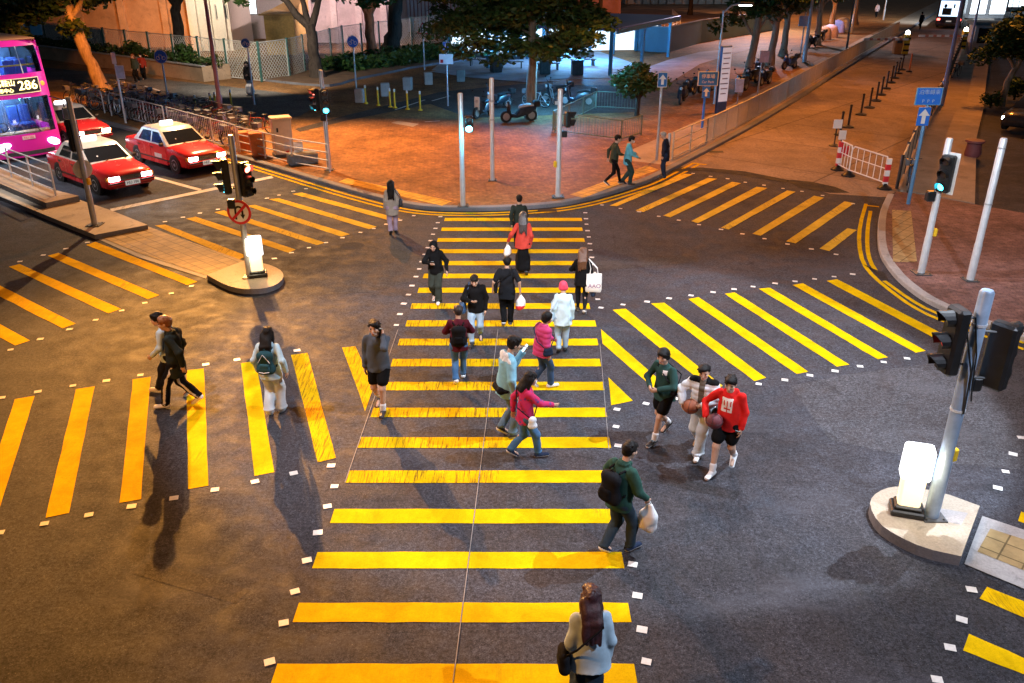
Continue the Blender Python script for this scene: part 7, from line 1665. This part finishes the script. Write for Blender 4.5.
def flat_bag(P, side, label, m, w, q, c, txt=None, strap_to=None):
    """cloth tote hanging at the side; c = centre in the person's frame"""
    h = P['h']; t = thing('tote_bag', label, 'bag', P['W'](c), P['yaw'])
    r = lambda ww, d, z: [(-ww+.02, -d, z), (ww-.02, -d, z), (ww, -d*.4, z), (ww, d*.4, z), (ww-.02, d, z), (-ww+.02, d, z), (-ww, d*.4, z), (-ww, -d*.4, z)]
    mb = MB(); mb.loft([r(w*.46, .03, -q/2), r(w*.5, .055, -q*.35), r(w*.5, .05, 0), r(w*.49, .03, q/2)]); o = mb.build('body', m, t, smooth=50)
    for dy in (-.03, .03):
        mb = MB(); mb.tube([(-w*.25, dy, q*.48), (-w*.2, dy, q*.8), (strap_to[0]-c[0], strap_to[1]-c[1]+dy, strap_to[2]-c[2]), (w*.2, dy, q*.8), (w*.25, dy, q*.48)], .011, 6); mb.build('strap', m, t, smooth=True)
    if txt: text_mesh(txt, .13, 'lettering', mat('tote_print', (.25, .12, .25), .6, var=0), o, (.02, -.056, -.06), (PI/2, 0, 0))
    return t
def plastic_bag(P, side, label, m, s=1.0, m2=None, name='plastic_bag'):
    q = P['A'][side]; d = (q['wr']-q['el']).normalized(); g = q['wr']+d*.085; t = thing(name, label, 'bag', P['W'](g), P['yaw']+.4)
    f = Field(.011); f.ell((0, 0, -.27*s), (.12*s, .085*s, .15*s), k=.05); f.cap((-.05*s, 0, -.36*s), (.06*s, 0, -.36*s), .06*s, k=.05); f.cap((0, 0, -.18*s), (0, 0, -.06*s), .06*s, .022*s, side=(1, 0, 0), sc=1.6, k=.05)
    f.build('body', [m, m2 or m], t, fold=.009, seed=3, matfn=(lambda c, n: (c[:, 2] < -.30*s).astype(int)) if m2 else None)
    for x in (-1, 1): mb = MB(); mb.tube([(x*.035*s, 0, -.1*s), (x*.02*s, .0, -.02*s), (0, 0, .015)], .008, 6); mb.build('handle', m, t, smooth=True)
    return t
def phone(P, side, label):
    q = P['A'][side]; d = (q['wr']-q['el']).normalized(); n = Vector(q['pn']).normalized(); c = P['W'](q['wr']+d*.075+n*.03); t = thing('phone', label, 'phone', c, P['yaw'])
    up = Vector((0, .35, 1)).normalized() if side else Vector((0, 0, 1)); M_ = Matrix.Rotation(R(50), 4, 'X')
    mb = MB(); mb.box((0, 0, 0), (.076, .152, .009), M=M_, bev=.003); mb.build('body', blk, t); mb = MB(); mb.box((0, 0, 0), (.068, .142, .002), M=M_ @ Matrix.Translation((0, 0, .0062))); mb.build('screen', mat('phone_screen_lit', (.4, .6, .7), .2, var=0, emis=(.55, .85, 1), es=1.5), t); return t
def basketball(P, c, label, col, r=.121):
    t = thing('basketball', label, 'ball', P['W'](c), P['yaw']); mb = MB(); mb.ell((0, 0, 0), r, 0, 24, 16); mb.build('ball', mat('ball_%d' % int(col[0]*999), col, .6, 0, .12, 5, bump=.5, bscale=260), t, smooth=True)
    mb = MB()
    for M_ in (Matrix.Identity(3), Matrix.Rotation(PI/2, 3, 'X'), Matrix.Rotation(PI/2, 3, 'Y')): mb.tube([M_ @ Vector((math.cos(a)*(r+.0005), math.sin(a)*(r+.0005), 0)) for a in np.linspace(0, 2*PI, 29)[:-1]], .0035, 5, closed=True)
    mb.build('seam', blk, t, smooth=True); return t
# ================================================================ the crowd
K = lambda n, c, **k: cloth(n, c, **k)
black_c = K('black', (.007, .007, .008)); black2 = K('soft_black', (.011, .012, .015)); navy = K('navy', (.02, .03, .06)); denim = K('denim', (.075, .17, .33), sc=5); denim_l = K('denim_light', (.30, .42, .55), sc=5); denim_d = K('denim_dark', (.045, .085, .16), sc=5); pale_j = K('denim_pale', (.50, .58, .66), sc=5)
P = {}
P[1] = person(393.5, 234, 181, 8, 'woman in grey coat and lilac trousers walking away across the left zebra', ('walk', .09, 1), ('down', 'down'), ('coat', K('grey_coat', (.36, .34, .31))), ('trousers', K('lilac', (.42, .34, .48))), ('k', 'k'), ('longback', None), female=True)
shoulder_bag(P[1], 1, 'small dark bag at right hip of woman in grey coat', mat('dark_leather', (.02, .025, .04), .5), (.26, .1, .22), .60)
P[2] = person(519, 251, 196, 0, 'man in dark green jacket just ahead of woman with the red sweater', ('walk', .12, -1), ('back', 'fwd'), ('jacket', K('dark_green', (.025, .035, .03))), ('trousers', black2), ('k', 'k'), ('short', None))
P[3] = person(523, 275, 213, 3, 'woman in red sweater and long black skirt walking away, holding white bag', ('walk', .08, -1), ((-.14, .03, -.27), 'down'), ('sweater', K('rust_red', (.50, .055, .04))), ('skirt', black_c), ('k', 'k'), ('longback', mat('hair_dusty', (.05, .04, .04), .45, var=.3, scale=30)), female=True)
plastic_bag(P[3], -1, 'small white paper bag held by woman in red sweater', mat('paper_white', (.75, .76, .78), .6, var=.05), .72, name='paper_bag')
P[4] = person(437, 301, 243, 172, 'woman in black hoodie with hood up looking down at her phone', ('walk', .09, -1), ((-.10, .03, -.29), 'phone'), ('hoodie', black_c), ('wide', K('charcoal_green', (.035, .042, .035))), ('w', 'w'), ('none', None), female=True, hood='up', nod=.3)
phone(P[4], 1, 'phone in hand of woman wearing black hood')
P[5] = person(476.5, 342, 272, 176, 'man in black jacket and light jeans looking at his hand, facing the camera', ('walk', .12, 1), ('down', 'phone'), ('jacket', black_c), ('jeans', denim_l), ('k', 'k'), ('short', None), nod=.32)
shoulder_bag(P[5], 1, 'navy blue bag at hip of black jacketed man facing the camera', mat('navy_nylon', (.02, .06, .14), .5), (.30, .13, .27), .52)
P[6] = person(507, 326, 258.5, -2, 'man all in black seen from behind carrying a plastic shopping bag', ('walk', .05, 1), ((-.10, .02, -.28), (.085, -.02, -.28)), ('loose', black2), ('trousers', black_c), (shoe_k, 'w'), ('short', None), skin_arms=True)
plastic_bag(P[6], 1, 'white and red plastic bag carried by man all in black', mat('plastic_white', (.72, .74, .76), .35, var=.06), .85, redp)
shoulder_bag(P[6], -1, 'thin black sling bag on left side of man all in black', black_c, (.20, .07, .24), .58, cross=True)
P[7] = person(581, 313, 251, -3, 'long haired woman in black jacket carrying a lettered white tote bag', ('walk', .09, -1), ('belly', 'down'), ('jacket', black_c), ('slim', black2), ('k', 'w'), ('longback', hair_br), female=True)
h = P[7]['h']; flat_bag(P[7], 1, 'white lettered tote on shoulder of long haired woman in black', mat('canvas_white', (.74, .73, .72), .8, var=.05), .36, .42, (.165*h, -.06, .50*h), 'AAO', (.085*h, -.02, P[7]['shz']+.05*h))
shoulder_bag(P[7], 1, 'dark blue bag hanging behind the white lettered tote', navy, (.24, .1, .30), .36, .06, strap=False)
rh = mat('knit_red', (.70, .05, .10), .85, 0, .15, 20, bump=.5, bscale=90)
P[8] = person(562, 353, 286, 2, 'person in red knit cap and loose pale blue shirt walking away', ('walk', .06, 1), ('down', 'down'), ('loose', K('pale_blue_shirt', (.50, .66, .74))), ('jeans', denim_l), ('k', 'k'), ('none', None), female=True)
g = Field(.011); hp, h = P[8]['hp'], P[8]['h']; g.ell(hp(0, -.008, .026), (.055*h, .062*h, .058*h), M=P[8]['HR']); g.cap(hp(-.03, -.03, -.01), hp(.03, -.03, -.01), .034*h, k=.03); g.cut(hp(0, .066, -.03), (.04*h, .05*h, .055*h), P[8]['HR']); g.build('knit_cap', rh, P[8]['root'], fold=.003)
shoulder_bag(P[8], -1, 'slim pale bag at left side of person in red knit cap', K('pale_bag', (.40, .52, .62)), (.16, .06, .26), .55)
P[9] = person(460, 382, 307.5, 4, 'man in maroon sweater and blue jeans walking away with a black backpack', ('walk', .11, 1), ('belly', 'belly'), ('sweater', K('maroon', (.085, .012, .022))), ('jeans', denim), ('w', 'w'), ('short', mat('hair_dark_cap', (.02, .014, .014), .6, var=.2)))
backpack(P[9], 'small black backpack on man in maroon sweater', black2, black_c, .95)
P[10] = person(541, 388, 318, -62, 'woman with curly hair in pink quilted jacket and face mask', ('walk', .10, 1), ('belly', 'down'), ('puffer', K('pink', (.56, .06, .20), rough=.55)), ('jeans', denim_d), ('w', 'w'), ('curly', None), female=True, mask=True)
shoulder_bag(P[10], 1, 'thin dark cross strap bag on woman in pink quilted jacket', navy, (.18, .07, .16), .56, cross=True)
P[11] = person(506, 437, 338, -68, 'man in light blue hoodie holding a lit phone in front of his face', ('walk', .04, 1), ('phonehigh', 'down'), ('hoodie', [K('light_blue', (.22, .46, .58)), K('hood_white', (.66, .68, .70))]), ('jeans', K('denim_grey', (.12, .19, .26), sc=5)), (shoe_k, 'w'), ('short', None), nod=.2,
   extra_top=lambda c, nr: ((c[:, 1] < .0) & (c[:, 2] > 1.45)).astype(int))
phone(P[11], -1, 'lit phone held up by man in light blue hoodie')
h = P[11]['h']; t = thing('waist_bag', 'black waist bag round hips of man in light blue hoodie', 'bag', P[11]['W']((0, -.06, .52*h)), P[11]['yaw']); f = Field(.011); f.cap((-.11, -.07, 0), (.11, -.07, 0), .06, k=.03); f.cap((-.18, .0, .01), (-.10, -.07, 0), .03, .05, k=.03); f.cap((.18, .0, .01), (.10, -.07, 0), .03, .05, k=.03); f.build('body', black2, t); mb = MB(); mb.tube([(-.18, 0, .01), (-.19, .08, .01), (-.12, .17, .01), (0, .19, .01), (.12, .17, .01), (.19, .08, .01), (.18, 0, .01)], .016, 6); mb.build('strap', black2, t, smooth=True)
mg = mat('cloth_magenta', (.52, .03, .13), .7, 0, .15, 8, bump=.3, bscale=200)
t_ = NT('magenta_print'); mg = t_.out(t_.mix((.50, .025, .115), (.16, .05, .20), t_.ramp(t_.vor(11).outputs['Distance'], [(.24, 1), (.30, 0)])), .7, t_.noise(180, 2), .2, .003)
P[12] = person(524, 457, 372.5, -74, 'woman in patterned magenta jacket and mask striding right with arm out', ('walk', .14, 1), ('back', 'reach'), ('hoodie', mg), ('jeans', K('denim_mid', (.06, .14, .26), sc=5)), (navy, 'w'), ('bob', None), female=True, mask=True)
shoulder_bag(P[12], 1, 'small white bottle pouch on strap of woman in magenta jacket', mat('pouch_white', (.66, .70, .76), .4, var=.2, scale=20), (.10, .08, .20), .50, .06, cross=True, sm=black2)
P[13] = person(382, 409, 324, 172, 'man in grey hoodie and black shorts holding phone to his ear', ('walk', .11, -1), ('ear', 'down'), ('hoodie', K('slate', (.075, .09, .115))), ('shorts', black_c), ('k', 'k'), ('short', None), socks=sock_w, nod=.05, h=1.74)
phone(P[13], -1, 'phone at ear of man in grey hoodie')
P[14] = person(661, 437, 346.5, 130, 'young man in dark green sweatshirt and black shorts, leftmost of three friends', ('walk', .16, -1), ('belly', 'belly'), ('sweater', [K('deep_green', (.025, .065, .060)), whtp], ), ('shorts', [black_c, K('short_hem', (.40, .42, .45))]), (shoe_k, 'w'), ('curly', None), socks=sock_w, look=.2,
   extra_top=lambda c, nr: ((nr[:, 1] > .3) & (np.abs(c[:, 0]-(-.07)) < .035) & (np.abs(c[:, 2]-1.26) < .04) & (c[:, 1] > .05)).astype(int))
shoulder_bag(P[14], -1, 'dark sling bag across chest of man in green sweatshirt', black2, (.16, .08, .16), .60, .05, cross=True)
P[15] = person(698, 450, 362, 150, 'young man in white and black puffer jacket carrying a basketball', ('walk', .15, -1), ('belly', 'ball'), ('puffer', [K('puffer_white', (.60, .66, .72), rough=.5), black_c, K('olive_tee', (.12, .11, .09))]), ('wide', pale_j), ('w', 'w'), ('short', None), look=.15,
   extra_top=lambda c, nr: np.where((np.abs(c[:, 0]) < .045) & (nr[:, 1] > .2) & (c[:, 2] > .9), 2, np.where((c[:, 2] > 1.27) & (np.abs(c[:, 0]) < .235), 1, 0)))
def held_ball(Q, side, label, col):
    q = Q['A'][side]; d = (q['wr']-q['el']).normalized(); n = Vector(q['pn']); n = (n-d*n.dot(d)).normalized(); return basketball(Q, q['wr']+d*.085+n*(.121+.018), label, col)
held_ball(P[15], 1, 'orange brown basketball under arm of man in puffer jacket', (.30, .085, .035))
wr = Vector((-.05*P[15]['h'], .16*P[15]['h']+.06, .50*P[15]['h'])); shoulder_bag(P[15], -1, 'small black pouch on strap in front of puffer jacket', black2, (.16, .07, .16), .52, .15, strap=False)
P[16] = person(722.5, 469, 372.5, 148, 'young man in red hoodie with white print and black shorts', ('walk', .16, 1), ('down', 'ball'), ('hoodie', [K('red', (.62, .020, .018)), K('print_white', (.72, .70, .68)), K('print_red', (.55, .05, .03))]), ('shorts', [black_c, K('short_hem', (.40, .42, .45))]), ('w', 'w'), ('short', None), socks=sock_w, look=.1,
   extra_top=lambda c, nr: np.where((nr[:, 1] > .2) & (np.abs(c[:, 0]-.01) < .085) & (np.abs(c[:, 2]-1.20) < .115) & (c[:, 1] > .03), np.where(((np.abs(c[:, 2]-1.235) < .042) & (np.mod(c[:, 0]+.06, .05) < .02)) | ((np.abs(c[:, 2]-1.145) < .012) & (np.abs(c[:, 0]) < .05)) | ((np.abs(c[:, 0]-.0) < .010) & (c[:, 2] < 1.19)), 2, 1), 0))
held_ball(P[16], 1, 'dark maroon ball half hidden beside man in red hoodie', (.12, .02, .03))
phone(P[16], -1, 'dark phone in lowered hand of man in red hoodie')
P[17] = person(616, 553, 445, -52, 'man in green jacket walking to the right with backpack and white plastic bag', ('walk', .10, 1), ('strap', (.05, .12, -.27)), ('jacket', K('bottle_green', (.028, .075, .060))), ('trousers', K('slate_navy', (.035, .055, .075))), (navy, 'w'), ('short', None), nod=.2)
backpack(P[17], 'big black backpack on man in green jacket', black2, black_c, 1.1)
plastic_bag(P[17], 1, 'bulky white plastic bag carried by man in green jacket', mat('plastic_white', (.72, .74, .76), .35, var=.06), 1.1)
Yn = 6.45; pn_ = (XY(592, Yn, 1.4), Yn, 0)
P[18] = person(0, 0, 0, 4, 'woman with long auburn hair cut by bottom frame edge in pale blue jacket', ('walk', .06, 1), ('down', 'down'), ('hoodie', K('ice_blue', (.46, .62, .74))), ('skirt', K('skirt_navy', (.02, .035, .055))), ('k', 'k'), ('longback', hair_rd), female=True, pos=pn_, h=1.63)
shoulder_bag(P[18], -1, 'black shoulder bag with cross strap at hip of woman with long auburn hair', black2, (.28, .11, .26), .52, cross=True)
P[20] = person(176, 393.5, 311.5, 93, 'dark haired walker half hidden behind ginger haired man with side striped trousers', ('walk', .19, 1), ('swing', 'swing'), ('hoodie', K('powder_blue', (.42, .56, .66))), ('trousers', black2), ('w', 'w'), ('short', None), female=False, lean=.015)
backpack(P[20], 'large black backpack on hidden walker beside ginger haired man', black_c, black2, 1.05)
P[19] = person(183.5, 406, 315.5, 92, 'ginger haired man in black coat and side striped trousers walking left', ('walk', .155, -1), ('swing', 'down'), ('coat', K('black_green', (.018, .024, .022))), ('trousers', [black_c, K('stripe_white', (.66, .66, .68))]), ('w', 'w'), ('short', hair_or), nod=.1, lean=-.01)
P[21] = person(276, 414.5, 330, -3, 'girl in pale blue hoodie and pale jeans with small backpack, walking away alone', ('walk', .06, 1), ((-.05, .0, -.29), (.09, -.03, -.28)), ('hoodie', K('baby_blue', (.42, .58, .68))), ('wide', pale_j), ('w', 'w'), ('longback', None), female=True)
backpack(P[21], 'dark green rounded backpack with pale piping on girl in pale blue', K('pack_green', (.02, .06, .075)), K('pack_green2', (.025, .075, .09)), 1.0, whtp)
P[22] = person(612.5, 184.5, 134.5, -84, 'man in dark olive top walking right on plaza edge, left of pair', ('walk', .16, -1), ('swing', 'belly'), ('sweater', K('dark_olive', (.04, .05, .035))), ('slim', black_c), ('k', 'w'), ('short', None), z0=.12)
P[23] = person(626, 184.5, 136, -92, 'man in cyan blue shirt and face mask beside the man in olive top', ('walk', .07, 1), ('belly', (.0, .18, -.22)), ('loose', K('cyan_shirt', (.12, .42, .55))), ('trousers', K('dk_teal', (.025, .05, .05))), ('k', 'k'), ('short', None), z0=.12, mask=True)
P[24] = person(664, 178, 132.5, 70, 'grey haired old man in dark coat standing at the kerb by open railing end', ('stand', 0, 1), ('down', 'pocket'), ('coat', K('ink_navy', (.014, .018, .035))), ('trousers', K('ink', (.02, .03, .06))), ('k', 'k'), ('short', hair_g), z0=.12, nod=.25)
P[25] = person(138, 82.5, 54, 170, 'dim walker with orange hair near the planter, left of two', ('walk', .05, 1), ('down', 'down'), ('jacket', K('dusk_teal', (.03, .05, .05))), ('trousers', black_c), ('k', 'k'), ('bob', hair_or), z0=.12, female=True)
P[26] = person(145, 80, 53, 185, 'dim walker with pale face mask near the planter, right of two', ('walk', .05, -1), ('down', 'belly'), ('jacket', K('dusk_red', (.22, .03, .02))), ('trousers', black_c), ('k', 'k'), ('short', None), z0=.12, mask=True)
P[27] = person(251, 96, 61.5, 175, 'person in black top and long white skirt before the white lattice fence', ('stand', 0, 1), ('reach', 'down'), ('sweater', black_c), ('skirt', K('skirt_white', (.62, .60, .62))), ('k', 'k'), ('long', None), z0=.12, female=True)
P[28] = person(920, 29.5, 10, 10, 'distant person in dark clothes walking toward the coach beyond barrier gates', ('walk', .07, 1), ('down', 'down'), ('jacket', black2), ('trousers', black_c), ('k', 'k'), ('short', None), h=1.75)
P[29] = person(876, 17.5, 5, 0, 'distant person in pale pink top on footpath beyond the cream fence', ('walk', .07, 1), ('down', 'down'), ('loose', K('pale_pink', (.62, .48, .50))), ('trousers', black2), ('k', 'k'), ('short', None), z0=.12, h=1.7)
# ================================================================ world and lamps
w = bpy.data.worlds.new('World'); C.world = w; w.use_nodes = True; N, L = w.node_tree.nodes, w.node_tree.links
sk = N.new('ShaderNodeTexSky'); sk.sky_type = 'NISHITA'; sk.sun_disc = False; sk.sun_elevation = R(40); sk.sun_rotation = R(30)
L.new(sk.outputs[0], N['Background'].inputs['Color']); N['Background'].inputs['Strength'].default_value = .006
SC = []
def spot(x, y, z, tx, ty, e, col, ang=150, blend=.6, size=.12):  # used for street lamps, taxi headlights and added fill spots
    l = bpy.data.lights.new('spot_light', 'SPOT'); l.energy = e; l.color = col; l.spot_size = R(ang); l.spot_blend = blend; l.shadow_soft_size = size
    o = bpy.data.objects.new('spot_light', l); COL.objects.link(o); o.location = (x, y, z)
    o.rotation_euler = Vector((tx-x, ty-y, -z)).to_track_quat('-Z', 'Y').to_euler(); return o
def pt(x, y, z, e, col, size=.1):
    l = bpy.data.lights.new('lamp_light', 'POINT'); l.energy = e; l.color = col; l.shadow_soft_size = size
    o = bpy.data.objects.new('lamp_light', l); COL.objects.link(o); o.location = (x, y, z); return o
ORG = (1, .30, .03); WHT = (.80, .88, 1); BLU = (.08, .45, 1); WARM = (1, .72, .42)
sun = bpy.data.lights.new('moon', 'SUN'); sun.energy = .02; sun.angle = R(.5); sun.color = (.7, .8, 1)
so = bpy.data.objects.new('moon', sun); COL.objects.link(so); so.rotation_euler = (R(50), 0, R(30))
# white LED street lamps over the junction, then spots added for brightness
spot(8.0, 12, 10.5, 3, 14, 5800, WHT, 60, .16, .05)
spot(-8.5, 12.5, 9.5, 4, 16, 2900, WHT, 84, .4, .05)
spot(4, 19.5, 10.5, 8, 13, 2600, WHT, 92, .6, .12)
spot(15, 13, 10.5, 12, 14, 1100, WHT, 90, .8, .4)
spot(9, 4, 10.5, 4.2, 7.2, 3600, (.74, .82, 1), 56, .3, .06)  # unseen spot added to fill the bottom of the crossing
spot(.5, 5, 10.5, .3, 26, 6500, (.95, .95, 1), 42, .5, .12)  # unseen spot added to brighten the plaza posts and far crossing end
spot(7, 4, 10, 13.3, 27, 6500, (.85, .92, 1), 26, .6, .12)  # narrow unseen spot added to light the right sign board and signal poles
spot(-13.5, 24, 9, -18, 31.5, 3600, (1, .92, .9), 62, .7, .1)  # unseen spot added to brighten the bus and taxis
spot(-15, 47, 6.5, -16, 55, 3800, (1, .85, .68), 90, .7, .2)  # unseen warm spot added in front of the lattice fence to brighten it
spot(25, 92, 9, 24.5, 88, 9000, (.85, .82, 1), 130, .7, .2)
# sodium lamp on the purple post: wide near throw and a long throw over the junction
L1 = (-12.9, 38.6, 10.2)
spot(*L1, -10.5, 31, 9500, (1, .60, .28), 110, .6, .05)
spot(*L1, -3, 14, 6000, (1, .50, .16), 50, .6, .05)
spot(-12.2, 34, 10, -6, 9, 62000, (1, .41, .075), 35, 1, .12)
spot(-6.5, 36, 9, -6, 30.5, 6000, ORG, 130, .5)
spot(7.5, 36.5, 9.5, 6, 31.5, 2900, ORG, 130, .5)
spot(13, 44, 9.5, 14, 38, 2200, ORG, 120, .6)
spot(18, 60, 10, 20, 56, 2700, ORG, 150, .5)
spot(24, 84, 10, 27, 82, 4000, ORG, 150, .5)
spot(33, 110, 10, 32, 110, 5200, (1, .5, .22), 150, .5)
spot(24, 48, 10, 22, 44, 3000, ORG, 140, .5)
spot(17, 24, 10, 15, 24, 700, (1, .5, .25), 130, .6)
spot(-10, 3.5, 10, -6, 8, 4200, (1, .40, .075), 120, .8)  # unseen orange fill, added to lift the near-left shadows
spot(-20.5, 44, 6, -24.5, 50, 3000, ORG, 70, .6)  # unseen orange spot added to light the leaning trunk
for p in PAV: pt(p.x, p.y, p.z, 2600, BLU, .4)
pt(*base(560, 62, 2.6), 900, (.12, .55, 1), .4); pt(*base(500, 62, 2.6), 260, (.05, .4, 1), .4)
for (b, h), in ((BOL[0],), (BOL[1],)): pt(b[0], b[1]-.32, b[2]+h*.75, 14, (1, .8, .5), .12)
pt(*PED, 90, (.1, .7, 1), .1)
bx = BUSC-D*1.9; pt(bx.x, bx.y, 4.1, 220, (.6, .88, 1), .2); pt(bx.x, bx.y, 2.2, 150, (.6, .88, 1), .2)
for T_ in TAXI:
    q = T_.location+D*2.6
    for s in (-.55, .55):
        a = q+rgt*s; spot(a.x, a.y, .62, a.x+D.x*7, a.y+D.y*7, 60, (.92, .95, 1), 60, .8, .06)
spot(XY(150, 70, 0), 68, 2, XY(150, 78, 0), 78, 1500, ORG, 120, .8)  # wash spots added to brighten the walls of the back buildings
spot(XY(213, 70, 0), 67, 6, XY(213, 74, 0), 76, 1900, (1, .85, .65), 120, .8)
spot(XY(340, 70, 0), 70, 6, XY(340, 84, 0), 84, 3800, (1, .72, .72), 130, .8)
spot(XY(690, 90, 0), 88, 8, XY(690, 110, 0), 115, 6000, ORG, 140, .8)
spot(XY(1000, 90, 0), 100, 8, XY(990, 100, 0), 112, 5000, (.75, .88, 1), 140, .8)
C.view_settings.view_transform = 'Standard'; C.view_settings.look = 'None'; C.view_settings.gamma = 1; C.view_settings.use_curve_mapping = False
C.view_settings.exposure = 0.42
C.cycles.use_denoising = True
try: C.cycles.denoiser = 'OPENIMAGEDENOISE'
except Exception: pass
C.cycles.max_bounces = 6; C.cycles.diffuse_bounces = 3; C.cycles.glossy_bounces = 3; C.cycles.transparent_max_bounces = 8
C.cycles.sample_clamp_indirect = 6; C.cycles.caustics_reflective = False; C.cycles.caustics_refractive = False
C.cycles.use_adaptive_sampling = True; C.cycles.adaptive_threshold = .02
